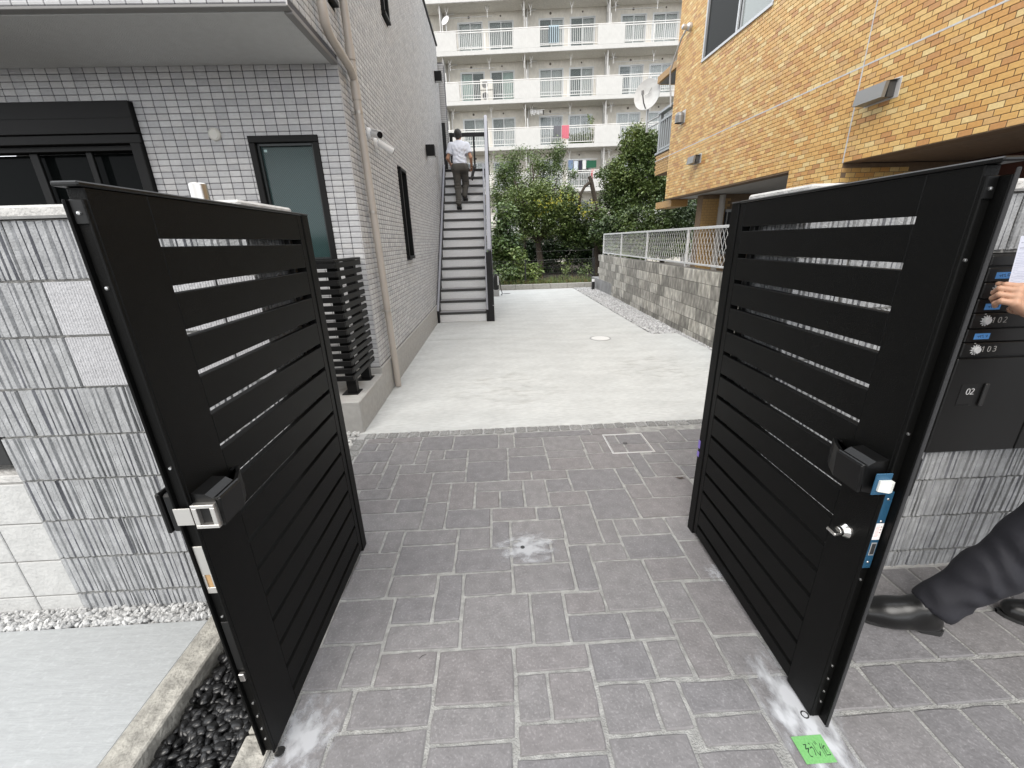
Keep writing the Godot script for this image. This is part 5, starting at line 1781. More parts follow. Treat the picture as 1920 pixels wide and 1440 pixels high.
func limbs(root: Node3D, foot: Vector3, ends: Array, r0: float, bark: Material, fork := 0.4) -> void:
	var top := Vector3.ZERO
	for e in ends: top += e / ends.size()
	var mid := foot.lerp(top, fork)
	var mb := MB.new()
	mb.tube([foot - Vector3(0, 0.2, 0), foot.lerp(mid, 0.5) + Vector3(0.08, 0, 0.05), mid], [r0 * 1.25, r0, r0 * 0.8], 10)
	put(root, "trunk", mb.mesh(), bark)
	for e in ends:
		mb = MB.new()
		var m: Vector3 = mid.lerp(e, 0.5) + Vector3(rng.randf_range(-0.2, 0.2), rng.randf_range(0.0, 0.25), rng.randf_range(-0.2, 0.2))
		mb.tube([mid - Vector3(0, 0.05, 0), m, e], [r0 * 0.6, r0 * 0.36, r0 * 0.12], 7)
		for q in 3:
			var s: Vector3 = m.lerp(e, rng.randf_range(0.1, 0.8))
			mb.tube([s, s + Vector3(rng.randf_range(-0.5, 0.5), rng.randf_range(0.1, 0.5), rng.randf_range(-0.5, 0.5))], [r0 * 0.18, r0 * 0.05], 5)
		put(root, "limb", mb.mesh(), bark)


func trees() -> void:
	var bark := surf(lin(0.085, 0.068, 0.052), 0.95, ["blotch", 0.5, 1.0, Vector3(3, 1, 3)], [], [0.12, 1.0])
	var tw := leaf_clump(3, 0.13, 8, 0.062)
	# the broad tree left of centre
	var t := thing("bushy_tree", "broad bushy fruit tree with yellowish leaves left of centre behind the drive", "tree", Vector3(1.9, 0.05, -18.0))
	limbs(t, Vector3(1.9, 0.0, -18.0), [Vector3(0.9, 3.9, -17.6), Vector3(2.6, 3.8, -17.8), Vector3(1.7, 4.5, -18.3), Vector3(3.3, 3.2, -18.2), Vector3(0.6, 3.1, -18.4)], 0.14, bark)
	crown(t, [[Vector3(2.0, 2.5, -17.8), Vector3(1.15, 0.85, 0.9), 900, 0.50], [Vector3(1.3, 3.1, -17.8), Vector3(0.9, 0.6, 0.8), 430, 0.62], [Vector3(2.7, 2.85, -17.7), Vector3(1.0, 0.75, 0.9), 700, 0.62], [Vector3(3.3, 2.2, -17.9), Vector3(0.75, 0.9, 0.8), 420, 0.42], [Vector3(2.1, 3.4, -18.0), Vector3(0.9, 0.5, 0.8), 300, 0.72], [Vector3(0.95, 2.0, -17.9), Vector3(0.6, 0.7, 0.7), 230, 0.5]], tw)
	# yellowing leaves and fruit along the top of it
	var xfs := []
	var cols := []
	for i in 150:
		var p := Vector3(rng.randf_range(1.7, 4.2), 0, -17.0 + rng.randf_range(-0.4, 0.2))
		p.y = 3.05 - 0.28 * absf(p.x - 2.6) + rng.randf_range(-0.35, 0.3)
		xfs.append(Transform3D(Basis.from_euler(Vector3(rng.randf() * 6, rng.randf() * 6, 0)).scaled(Vector3.ONE * rng.randf_range(0.6, 0.95)), p - t.position))
		cols.append(Color(0.42, 0.38, 0.05) if i % 3 else Color(0.30, 0.36, 0.06))
	scatter(t, "yellow_leaves", leaf_clump(9, 0.07, 4, 0.06), leaf_mat(), xfs, cols)
	# its thin feathery top shoots
	t = thing("feathery_tree", "thin feathery young tree rising before the pale balconies", "tree", Vector3(1.2, 0.05, -19.2))
	limbs(t, Vector3(1.2, 0.0, -19.2), [Vector3(0.4, 4.6, -19.0), Vector3(0.9, 5.1, -19.3), Vector3(1.7, 4.9, -19.2), Vector3(2.5, 5.1, -19.0), Vector3(2.9, 4.4, -19.2)], 0.06, bark, 0.45)
	crown(t, [[Vector3(0.5, 4.2, -19.1), Vector3(0.7, 0.9, 0.6), 420, 0.72], [Vector3(1.25, 4.6, -19.2), Vector3(0.7, 0.7, 0.6), 330, 0.76], [Vector3(2.0, 4.5, -19.2), Vector3(0.7, 0.7, 0.6), 330, 0.72], [Vector3(2.75, 4.8, -19.0), Vector3(0.45, 0.85, 0.5), 320, 0.66], [Vector3(1.4, 3.7, -19.1), Vector3(1.7, 0.65, 0.8), 850, 0.75], [Vector3(3.35, 4.25, -19.2), Vector3(0.4, 0.35, 0.3), 70, 0.55], [Vector3(0.2, 3.2, -19.0), Vector3(0.4, 0.7, 0.5), 130, 0.55]], leaf_clump(13, 0.13, 6, 0.05), "crown", 0.6)
	# the tall dense tree to the right
	var dense := leaf_clump(4, 0.15, 9, 0.062)
	t = thing("tall_dense_tree", "tall dense dark green tree beside the orange flats", "tree", Vector3(6.0, 0.1, -18.6))
	limbs(t, Vector3(6.0, 0.0, -18.6), [Vector3(5.3, 4.2, -18.4), Vector3(6.2, 5.4, -18.6), Vector3(7.0, 4.6, -18.7), Vector3(5.8, 5.0, -18.9)], 0.2, bark)
	crown(t, [[Vector3(5.9, 5.05, -18.4), Vector3(0.6, 0.75, 0.7), 500, 0.66], [Vector3(6.35, 4.6, -18.4), Vector3(0.9, 1.0, 0.9), 780, 0.56], [Vector3(5.3, 3.9, -18.3), Vector3(0.85, 0.75, 0.8), 680, 0.58], [Vector3(6.3, 3.4, -18.2), Vector3(1.3, 1.0, 1.0), 1100, 0.42], [Vector3(5.2, 2.9, -18.0), Vector3(0.95, 0.75, 0.8), 680, 0.36], [Vector3(7.4, 3.9, -18.6), Vector3(0.9, 1.1, 0.9), 700, 0.38], [Vector3(8.3, 2.9, -18.4), Vector3(0.9, 1.0, 0.9), 700, 0.34]], dense)  # upper lobes take a paler leaf tone than the lower ones
	t = thing("low_dark_tree", "low dark leafy tree behind the wire mesh fence on the right", "tree", Vector3(6.6, 0.1, -16.6))
	limbs(t, Vector3(6.6, 0.0, -16.6), [Vector3(5.6, 2.2, -16.5), Vector3(6.8, 2.6, -16.6), Vector3(7.4, 2.2, -16.8)], 0.1, bark)
	crown(t, [[Vector3(5.4, 1.9, -16.4), Vector3(1.1, 0.8, 0.8), 720, 0.34], [Vector3(6.8, 2.0, -16.4), Vector3(1.2, 1.0, 0.9), 900, 0.28], [Vector3(4.4, 1.75, -16.6), Vector3(0.7, 0.6, 0.7), 400, 0.30], [Vector3(6.0, 1.15, -15.9), Vector3(1.8, 0.45, 0.6), 600, 0.52], [Vector3(8.0, 2.2, -17.0), Vector3(0.9, 1.1, 0.8), 600, 0.3]], dense)
	# the pruned trunk with its cut arm, in front of the right tree
	t = thing("pruned_trunk", "bare pruned tree trunk with a bent cut limb between the two big trees", "tree", Vector3(4.0, 0.1, -17.4))
	var mb := MB.new()
	mb.tube([Vector3(4.30, 0.0, -17.4), Vector3(4.22, 1.6, -17.4), Vector3(4.17, 2.6, -17.4), Vector3(4.02, 3.2, -17.35), Vector3(3.86, 3.72, -17.3), Vector3(3.80, 3.86, -17.3)], [0.15, 0.12, 0.10, 0.085, 0.08, 0.07], 10)
	put(t, "trunk", mb.mesh(), bark)
	mb = MB.new()
	mb.tube([Vector3(3.84, 3.66, -17.3), Vector3(3.62, 3.50, -17.25), Vector3(3.46, 3.22, -17.25), Vector3(3.42, 2.7, -17.3)], [0.06, 0.055, 0.06, 0.06], 8)
	put(t, "limb", mb.mesh(), bark)
	crown(t, [[Vector3(4.0, 2.4, -17.2), Vector3(0.5, 0.5, 0.4), 150, 0.4], [Vector3(4.35, 3.9, -17.5), Vector3(0.25, 0.18, 0.2), 26, 0.3], [Vector3(3.0, 3.35, -17.4), Vector3(0.3, 0.25, 0.3), 40, 0.45]], tw)
	# shrubs below; the rearmost have shade put into their leaf colour
	var big := leaf_clump(6, 0.12, 7, 0.085)
	t = thing("shade_shrub", "back shrubs under the big trees, leaf colour darkened for shade", "shrub", Vector3(2.6, 0.05, -19.0))
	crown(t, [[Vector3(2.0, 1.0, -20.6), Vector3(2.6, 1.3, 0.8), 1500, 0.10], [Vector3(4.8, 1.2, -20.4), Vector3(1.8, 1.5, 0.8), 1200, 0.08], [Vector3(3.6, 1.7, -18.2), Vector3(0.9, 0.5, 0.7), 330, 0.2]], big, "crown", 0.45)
	put(t, "stem", stems([[1.2, -20.6], [2.4, -20.6], [3.4, -18.3], [4.6, -20.4]], 1.2), bark)
	t = thing("leafy_shrub", "tall leafy shrub close behind the staircase", "shrub", Vector3(0.4, 0.05, -16.0))
	crown(t, [[Vector3(0.35, 1.35, -16.0), Vector3(0.55, 0.9, 0.5), 420, 0.33], [Vector3(0.5, 2.5, -16.2), Vector3(0.35, 0.45, 0.4), 90, 0.5], [Vector3(0.55, 0.6, -15.8), Vector3(0.7, 0.55, 0.5), 300, 0.4]], big)
	put(t, "stem", stems([[0.3, -16.0], [0.5, -16.1], [0.45, -16.2]], 2.2), bark)
	t = thing("bright_shrub", "bright yellow green shrub behind the back kerb", "shrub", Vector3(1.1, 0.05, -15.1))
	crown(t, [[Vector3(1.25, 0.5, -15.2), Vector3(0.45, 0.36, 0.3), 170, 0.95], [Vector3(0.85, 1.0, -15.4), Vector3(0.28, 0.4, 0.3), 80, 0.9], [Vector3(0.6, 0.4, -15.0), Vector3(0.5, 0.3, 0.3), 150, 0.6]], big, "crown", 0.7)
	put(t, "stem", stems([[1.1, -15.2], [0.9, -15.3], [1.4, -15.2]], 0.9), bark)
	t = thing("pale_weed", "pale leafy weed beside the right end of the back fence", "plant", Vector3(2.6, 0.05, -15.1))
	crown(t, [[Vector3(2.55, 0.55, -15.1), Vector3(0.22, 0.4, 0.2), 34, 0.8], [Vector3(3.3, 0.4, -15.0), Vector3(0.3, 0.35, 0.2), 40, 0.6]], leaf_clump(17, 0.10, 5, 0.055), "crown", 0.7)
	put(t, "stem", stems([[2.5, -15.1], [2.65, -15.1], [3.3, -15.0]], 0.7), bark)
	# grass and weeds along the kerb
	xfs = []
	cols = []
	var blade := MB.new()
	for i in 7:
		var a := rng.randf() * TAU
		var o := Vector3(cos(a), 0, sin(a))
		var sd := Vector3(-o.z, 0, o.x) * 0.006
		blade.fl(-sd, sd, o * 0.07 + Vector3(0, 0.16, 0), Vector3.UP + o * 0.1)
		blade.fl(sd, o * 0.07 + Vector3(0, 0.16, 0) + sd * 0.5, o * 0.07 + Vector3(0, 0.16, 0), Vector3.UP)
	for i in 900:
		xfs.append(Transform3D(Basis(Vector3.UP, rng.randf() * 6).scaled(Vector3(1, rng.randf_range(0.5, 1.6), 1)), Vector3(rng.randf_range(-0.6, 3.6), 0.06, -14.5 - pow(rng.randf(), 2) * 1.8)))
		cols.append(leaf_tone(rng.randf_range(0.4, 1.0)) if i % 4 else Color(0.22, 0.15, 0.06))
	meta(scatter(self, "weeds", blade.mesh(), leaf_mat(), xfs, cols), "tufts of green and dry weeds along the back kerb")


func stems(spots: Array, h: float) -> ArrayMesh:
	var mb := MB.new()
	for s in spots:
		mb.tube([Vector3(s[0], 0.0, s[1]), Vector3(s[0] + rng.randf_range(-0.1, 0.1), h * 0.5, s[1]), Vector3(s[0] + rng.randf_range(-0.25, 0.25), h, s[1])], [0.022, 0.016, 0.007], 6)
	return mb.mesh()


# ---------------------------------------------------------------- the black gate leaves
func gates() -> void:
	var black := surf(lin(0.0034, 0.0034, 0.0032), 0.48, ["blotch", 0.9, 1.0, 2.0], [], [0.25, 0.12])
	black.metallic_specular = 0.26
	var edge := glossy(lin(0.004), 0.36, 0.0, 0.4)
	var steel := glossy(lin(0.62, 0.60, 0.57), 0.3, 0.9)
	var bolt := glossy(lin(0.55), 0.25, 0.9)
	var rubber := surf(lin(0.03, 0.03, 0.032), 0.8, ["grain", 0.6, 1.0, 8.0], [], [0.2, 0.6])
	for side: int in [-1, 1]:
		var fx := -0.79 if side < 0 else 1.06          # the face towards the passage
		var o := float(side)                            # thickness goes this way
		var z1 := -0.905
		var zs := -1.058 if side < 0 else -1.030
		var leaf := thing("gate_leaf", "left black slatted gate leaf, open, with pale steel strike plates on its edge" if side < 0 else "right black slatted gate leaf, open, with thumb turn and blue filmed lock plate", "gate", Vector3(fx, 0.03, -1.85), 0.0, "pair of black slatted gate leaves")
		var bx := func(a: float, b: float, y0: float, y1: float, za: float, zb: float, bev := 0.0) -> ArrayMesh: return box_mesh(fx + o * a, fx + o * b, y0, y1, za, zb, bev)
		put(leaf, "lock_stile", bx.call(0.0, 0.034, 0.028 if side < 0 else 0.014, 1.722, zs, z1, 0.002), black)
		put(leaf, "hinge_stile", bx.call(0.0005, 0.038, 0.028, 1.722, -1.848, -1.812, 0.002), black)
		put(leaf, "top_rail", bx.call(0.0008, 0.026, 1.6285, 1.722, -1.8118, zs - 0.0005, 0.002), black)
		put(leaf, "bottom_rail", bx.call(0.0008, 0.026, 0.028, 0.083, -1.8118, zs - 0.0005, 0.002), black)
		for k in 14:
			var y := 1.6105 - 0.109 * k
			put(leaf, "slat", bx.call(0.001, 0.023, y - 0.0915, y, -1.8118, zs - 0.0005, 0.0018), black)
		put(leaf, "backing_bar", bx.call(0.0265, 0.046, 0.03, 1.71, -1.792, -1.762, 0.002), edge)
		put(leaf, "backing_bar", bx.call(0.0345, 0.046, 0.03, 1.71, zs + 0.01, zs + 0.05, 0.002), edge)
		put(leaf, "edge_lip", bx.call(0.0, 0.005, 0.028, 1.70, z1 + 0.0005, z1 + 0.009, 0.001), black)
		var lip := 0.011 if side < 0 else 0.026
		put(leaf, "edge_lip", bx.call(0.0345, 0.041 if side < 0 else 0.042, 0.02 if side < 0 else 0.002, 1.70, z1 - 0.05, z1 + lip, 0.002), black)
		if side > 0:
			put(leaf, "rubber_strip", bx.call(0.034, 0.0435, 0.0, 1.712, z1 + 0.0265, z1 + 0.032, 0.002), rubber)
		put(leaf, "top_cap", bx.call(-0.004, 0.048, 1.7225, 1.732, -1.852, z1 + 0.014 if side < 0 else z1 + 0.035, 0.003), edge)
		put(leaf, "end_bracket", bx.call(0.006, 0.033, 1.655, 1.70, z1 + 0.0005, z1 + 0.004, 0.001), edge)
		for y in [1.675, 1.53, 1.1, 0.62, 0.26, 0.20, 0.14, 0.09]:
			var s := MB.new()
			s.lathe([[0.0, 0.0035], [0.0035, 0.003], [0.0045, 0.0]], 10, Transform3D(Basis(Vector3(1, 0, 0), Vector3(0, 0, 1), Vector3(0, -1, 0)), Vector3(fx + o * 0.02, y, z1 + (0.004 if y > 1.6 else 0.0005))))
			put(leaf, "screw", s.mesh(), bolt)
		# drop bolt
		var rod := MB.new()
		rod.tube([Vector3(fx + o * 0.012, 0.030, z1 - 0.012), Vector3(fx + o * 0.012, -0.004, z1 - 0.012)], [0.0075], 12)
		put(leaf, "drop_bolt", rod.mesh(), steel)
		# push handle: a boxy body with a swept grip standing off the face
		var hy := 0.965
		var za := z1 - 0.005
		var body := MB.new()
		body.prism([Vector2(0.0, -0.052), Vector2(-0.052, -0.040), Vector2(-0.060, 0.034), Vector2(-0.034, 0.052), Vector2(0.0, 0.056)], za, za - 0.085, Transform3D(Basis(Vector3(o, 0, 0), Vector3.UP, Vector3(0, 0, 1)), Vector3(fx - o * 0.0006, hy, 0)))
		put(leaf, "handle_body", body.mesh(), edge)
		var grip := MB.new()
		for e in [[[-0.050, 0.036], [-0.066, 0.040]], [[-0.066, 0.040], [-0.060, -0.040]]]:
			grip.bar(Vector3(fx + o * e[0][0], hy + e[0][1], za - 0.045), Vector3(fx + o * e[1][0], hy + e[1][1], za - 0.045), 0.008, 0.09, 0.003, Vector3(0, 0, 1))
		var gp := []
		grip.prism([Vector2(-0.056, za), Vector2(-0.064, za), Vector2(-0.064, za - 0.085), Vector2(-0.040, za - 0.135), Vector2(-0.020, za - 0.165), Vector2(-0.016, za - 0.158), Vector2(-0.034, za - 0.128), Vector2(-0.056, za - 0.08)], hy - 0.042, hy + 0.040, Transform3D(Basis(Vector3(o, 0, 0), Vector3(0, 0, 1), Vector3(0, 1, 0)), Vector3(fx, 0, 0)))
		put(leaf, "grip", grip.mesh(), edge)
		put(leaf, "grip_mount", bx.call(-0.02, -0.0005, hy - 0.035, hy + 0.035, za - 0.17, za - 0.15, 0.002), edge)
		# the same handle on the street face
		put(leaf, "outer_handle", bx.call(0.0415 if side < 0 else 0.0525, 0.075, hy - 0.06, hy + 0.055, za - 0.12, za - 0.001, 0.006), edge)
		put(leaf, "outer_grip", bx.call(0.0755, 0.088, hy - 0.06, hy + 0.06, za - 0.16, za + 0.004, 0.004), edge)
		if side < 0:
			# receiver and strike plates of plain steel
			put(leaf, "strike_plate", bx.call(0.0, 0.042, hy - 0.026, hy + 0.024, z1 + 0.0095, z1 + 0.0115, 0.0006), steel)
			var fr := MB.new()
			fr.box(fx - o * 0.058, fx - o * 0.0005, hy + 0.020, hy + 0.030, z1 - 0.01, z1 + 0.0095, 0.001)
			fr.box(fx - o * 0.058, fx - o * 0.0005, hy - 0.040, hy - 0.030, z1 - 0.01, z1 + 0.0095, 0.001)
			fr.box(fx - o * 0.058, fx - o * 0.046, hy - 0.0299, hy + 0.0199, z1 - 0.01, z1 + 0.0095, 0.001)
			fr.box(fx - o * 0.013, fx - o * 0.0005, hy - 0.0299, hy + 0.0199, z1 - 0.01, z1 + 0.0095, 0.001)
			put(leaf, "receiver_frame", fr.mesh(), steel)
			put(leaf, "receiver_hole", bx.call(-0.046, -0.013, hy - 0.030, hy + 0.020, z1 - 0.0045, z1 - 0.003), glossy(lin(0.004), 0.6))
			var sp := MB.new()
			for e in [[0.708, 0.728], [0.772, 0.866]]: sp.box(fx + o * 0.007, fx + o * 0.033, e[0], e[1], z1 + 0.001, z1 + 0.0045, 0.0006)
			sp.box(fx + o * 0.007, fx + o * 0.0115, 0.7281, 0.7719, z1 + 0.001, z1 + 0.0045, 0.0004)
			sp.box(fx + o * 0.0265, fx + o * 0.033, 0.7281, 0.7719, z1 + 0.001, z1 + 0.0045, 0.0004)
			put(leaf, "keeper_plate", sp.mesh(), steel)
			put(leaf, "keeper_hole", bx.call(0.0116, 0.0264, 0.7281, 0.7719, z1 + 0.0004, z1 + 0.0012), surf(lin(0.42, 0.27, 0.13), 0.6))
			put(leaf, "bolt_lever", bx.call(0.010, 0.026, 0.37, 0.40, z1 + 0.0005, z1 + 0.012, 0.002), steel)
			put(leaf, "bolt_slot", bx.call(0.009, 0.030, 0.41, 0.60, z1 + 0.0005, z1 + 0.003, 0.001), glossy(lin(0.004), 0.5))
		else:
			var blue := glossy(lin(0.030, 0.105, 0.19), 0.22, 0.3)
			put(leaf, "latch_plate", bx.call(-0.040, 0.004, hy - 0.04, hy + 0.025, z1 + 0.0095, z1 + 0.0125, 0.0008), blue)
			var lb := MB.new()
			lb.prism([Vector2(-0.030, z1 + 0.0126), Vector2(0.003, z1 + 0.0126), Vector2(0.003, z1 + 0.024), Vector2(-0.008, z1 + 0.028), Vector2(-0.030, z1 + 0.018)], hy - 0.026, hy + 0.006, Transform3D(Basis(Vector3(o, 0, 0), Vector3(0, 0, 1), Vector3(0, 1, 0)), Vector3(fx, 0, 0)))
			put(leaf, "latch_bolt", lb.mesh(), glossy(lin(0.66, 0.66, 0.62), 0.35))
			var fp := put(leaf, "lock_plate", bx.call(0.007, 0.031, 0.668, 0.928, z1 + 0.0005, z1 + 0.006, 0.001), blue)
			put(fp, "hole_rim", bx.call(0.012, 0.027, 0.715, 0.760, z1 + 0.0062, z1 + 0.0072, 0.0004), glossy(lin(0.6), 0.3, 0.6))
			put(fp, "hole", bx.call(0.014, 0.025, 0.719, 0.756, z1 + 0.0073, z1 + 0.0076), glossy(lin(0.03), 0.5))
			for y in [0.690, 0.832, 0.905]:
				var s := MB.new()
				s.lathe([[0.0, 0.002], [0.003, 0.0018], [0.004, 0.0]], 10, Transform3D(Basis(Vector3(1, 0, 0), Vector3(0, 0, 1), Vector3(0, -1, 0)), Vector3(fx + o * 0.019, y, z1 + 0.0061)))
				put(fp, "screw", s.mesh(), bolt)
			var im := Image.create(64, 128, false, Image.FORMAT_RGBA8)
			im.fill(Color(0.93, 0.91, 0.90))
			for k in 9: stroke(im, [[0.12, 0.16 + k * 0.08], [0.55 + 0.12 * (k % 2), 0.16 + k * 0.08]], 3, Color(0.80, 0.55, 0.55))
			for k in 3: im.fill_rect(Rect2i(48, 24 + k * 22, 8, 8), Color(0.5, 0.36, 0.36))
			var st := MB.new()
			st.quad_uv(Vector3(fx + 0.008, 0.826, z1 + 0.0066), Vector3(fx + 0.029, 0.826, z1 + 0.0066), Vector3(fx + 0.029, 0.770, z1 + 0.0066), Vector3(fx + 0.008, 0.770, z1 + 0.0066), Vector3(0, 0, 1))
			put(fp, "sticker", st.mesh(), picture(im, 0.6))
			# thumb turn
			var tt := MB.new()
			var txf := Transform3D(Basis(Vector3(0, 1, 0), Vector3(-1, 0, 0), Vector3(0, 0, 1)), Vector3(fx, 0.745, -0.968))
			tt.lathe([[0.023, -0.001], [0.022, 0.006], [0.015, 0.018], [0.0135, 0.020]], 22, txf)
			tt.lathe([[0.0135, 0.020], [0.0135, 0.028], [0.012, 0.030], [0.0, 0.030]], 18, txf)
			tt.box(fx - 0.052, fx - 0.030, 0.745 - 0.0055, 0.745 + 0.0055, -0.986, -0.950, 0.003)
			put(leaf, "thumb_turn", tt.mesh(), glossy(lin(0.68, 0.67, 0.65), 0.2, 1.0))
			leaf.rotation.y = -0.032
		var post := thing("gate_post", "black square post that carries the left gate leaf" if side < 0 else "black square post that carries the right gate leaf, with scraps of violet film", "gate post", Vector3(fx + o * 0.02, 0, -1.89), 0.0, "black gate posts")
		put(post, "shaft", box_mesh(fx - o * 0.001, fx + o * 0.05, 0.0, 1.725, -1.915, -1.856, 0.003), black)
		put(post, "cap", box_mesh(fx - o * 0.003, fx + o * 0.052, 1.7255, 1.731, -1.917, -1.854, 0.002), edge)
		if side > 0:
			for y in [[0.52, 0.565], [0.47, 0.50]]:
				put(post, "film_scrap", box_mesh(fx - 0.0025, fx - 0.001, y[0], y[1], -1.9165, -1.897), glossy(lin(0.22, 0.16, 0.50), 0.5))


# ---------------------------------------------------------------- letterboxes in the right wall
func mailboxes() -> void:
	var root := thing("letterbox_unit", "black letterbox unit with dial locks and parcel box set in the right wall", "letterbox", Vector3(2.265, 0.66, -1.53))
	var black := surf(lin(0.0045, 0.0044, 0.0042), 0.45, ["blotch", 0.9, 1.0, 2.0])
	var zf := -1.515
	put(root, "case", box_mesh(1.862, 2.678, 0.658, 1.502, -1.75, zf - 0.012, 0.004), glossy(lin(0.008), 0.5))
	put(root, "top_flap", box_mesh(1.868, 2.672, 1.458, 1.496, zf - 0.0115, zf - 0.001, 0.003), black)
	var white := glossy(lin(0.68), 0.5)
	var num := glossy(lin(0.42, 0.41, 0.39), 0.5)
	for c in 2:
		for r in 3:
			var y1 := 1.452 - 0.118 * r
			var x0 := 1.868 + 0.404 * c
			var door := put(root, "letterbox_door", box_mesh(x0, x0 + 0.399, y1 - 0.113, y1 - 0.056, zf - 0.0115, zf + 0.004, 0.003), black)
			put(door, "flap", box_mesh(x0, x0 + 0.399, y1 - 0.053, y1, zf - 0.0115, zf + 0.001, 0.003), black)
			var d := MB.new()
			var cx := x0 + 0.053
			var cy := y1 - 0.083
			var dx := Transform3D(Basis(Vector3(1, 0, 0), Vector3(0, 0, 1), Vector3(0, -1, 0)), Vector3(cx, cy, zf + 0.004))
			d.lathe([[0.0, 0.012], [0.0125, 0.012], [0.0145, 0.009], [0.0145, 0.0]], 20, dx)
			for k in 12:
				var a := TAU * k / 12 + 0.1
				d.bar(Vector3(cx + cos(a) * 0.0145, cy + sin(a) * 0.0145, zf + 0.006), Vector3(cx + cos(a) * 0.0215, cy + sin(a) * 0.0215, zf + 0.0055), 0.003, 0.003, 0.0, Vector3(0, 0, 1))
			put(door, "dial", d.mesh(), white)
			put(door, "dial_mark", box_mesh(cx - 0.012, cx - 0.006, cy + 0.024, cy + 0.028, zf + 0.0041, zf + 0.0052), num)
			if c == 0:
				lettering(door, ["1 0 1", "1 0 2", "1 0 3"][r], 0.030, num, Transform3D(Basis(), Vector3(cx + 0.058, cy, zf + 0.0042)))
				var im := Image.create(128, 48, false, Image.FORMAT_RGBA8)
				im.fill(Color(0.36, 0.60, 0.86))
				var ink := Color(0.08, 0.10, 0.16)
				stroke(im, [[0.22, 0.52], [0.34, 0.46], [0.30, 0.7]], 3, ink)
				stroke(im, [[0.38, 0.35], [0.46, 0.72]], 3, ink)
				stroke(im, [[0.42, 0.42], [0.54, 0.38]], 3, ink)
				stroke(im, [[0.56, 0.30], [0.58, 0.70], [0.66, 0.66]], 3, ink)
				if r != 2: stroke(im, [[0.74, 0.28], [0.86, 0.28], [0.88, 0.60], [0.75, 0.62], [0.74, 0.28]], 4, ink)
				else: stroke(im, [[0.72, 0.36], [0.86, 0.34], [0.78, 0.66], [0.90, 0.62]], 3, ink)
				var q := MB.new()
				var lx := cx - 0.020
				q.quad_uv(Vector3(lx, y1 - 0.017, zf + 0.0016), Vector3(lx + 0.064, y1 - 0.017, zf + 0.0016), Vector3(lx + 0.064, y1 - 0.041, zf + 0.0016), Vector3(lx, y1 - 0.041, zf + 0.0016), Vector3(0, 0, 1))
				var note := thing("blue_label", ["blue tape label with pen writing above the letterbox dial behind the hand", "blue tape label with pen writing on the middle letterbox, 102", "lowest blue tape label with pen writing, on letterbox 103"][r], "label", Vector3(lx, y1 - 0.03, zf), 0.0, "blue tape labels on the letterboxes")
				put(note, "tape", q.mesh(), picture(im, 0.6))
	for c in 2:
		var x0 := 1.868 + 0.404 * c
		var door := put(root, "parcel_door", box_mesh(x0, x0 + 0.399, 0.664, 1.094, zf - 0.0115, zf + 0.002, 0.003), black)
		put(door, "plate", box_mesh(x0 + 0.055, x0 + 0.125, 0.885, 0.985, zf + 0.0021, zf + 0.004, 0.001), glossy(lin(0.010), 0.35))
		put(door, "slot", box_mesh(x0 + 0.058, x0 + 0.11, 0.888, 0.895, zf + 0.0041, zf + 0.0046), glossy(lin(0.002), 0.8))
		put(door, "handle", box_mesh(x0 + 0.150, x0 + 0.168, 0.885, 0.985, zf + 0.0021, zf + 0.012, 0.003), glossy(lin(0.03), 0.3))
		if c == 0: lettering(door, "02", 0.036, glossy(lin(0.6), 0.5), Transform3D(Basis(), Vector3(x0 + 0.098, 0.950, zf + 0.0042)))


# ---------------------------------------------------------------- small things on the ground
func dust(seed_at: int, stretch: float, strong: float) -> StandardMaterial3D:
	var im := Image.create(256, 256, false, Image.FORMAT_RGBA8)
	var f := FastNoiseLite.new()
	f.seed = seed_at; f.frequency = 0.018; f.fractal_octaves = 5
	for i in 256:
		for j in 256:
			var e := Vector2(i - 128, (j - 128)).length() / 128.0
			var k := clampf(1.15 - e * 1.35 + f.get_noise_2d(i, j) * 0.9, 0.0, 1.0)
			k *= clampf((1.0 - e) * 4.0, 0.0, 1.0)
			im.set_pixel(i, j, Color(0.73, 0.74, 0.755, minf(k * strong * 1.35, 0.95)))
	return picture(im, 0.95, true)


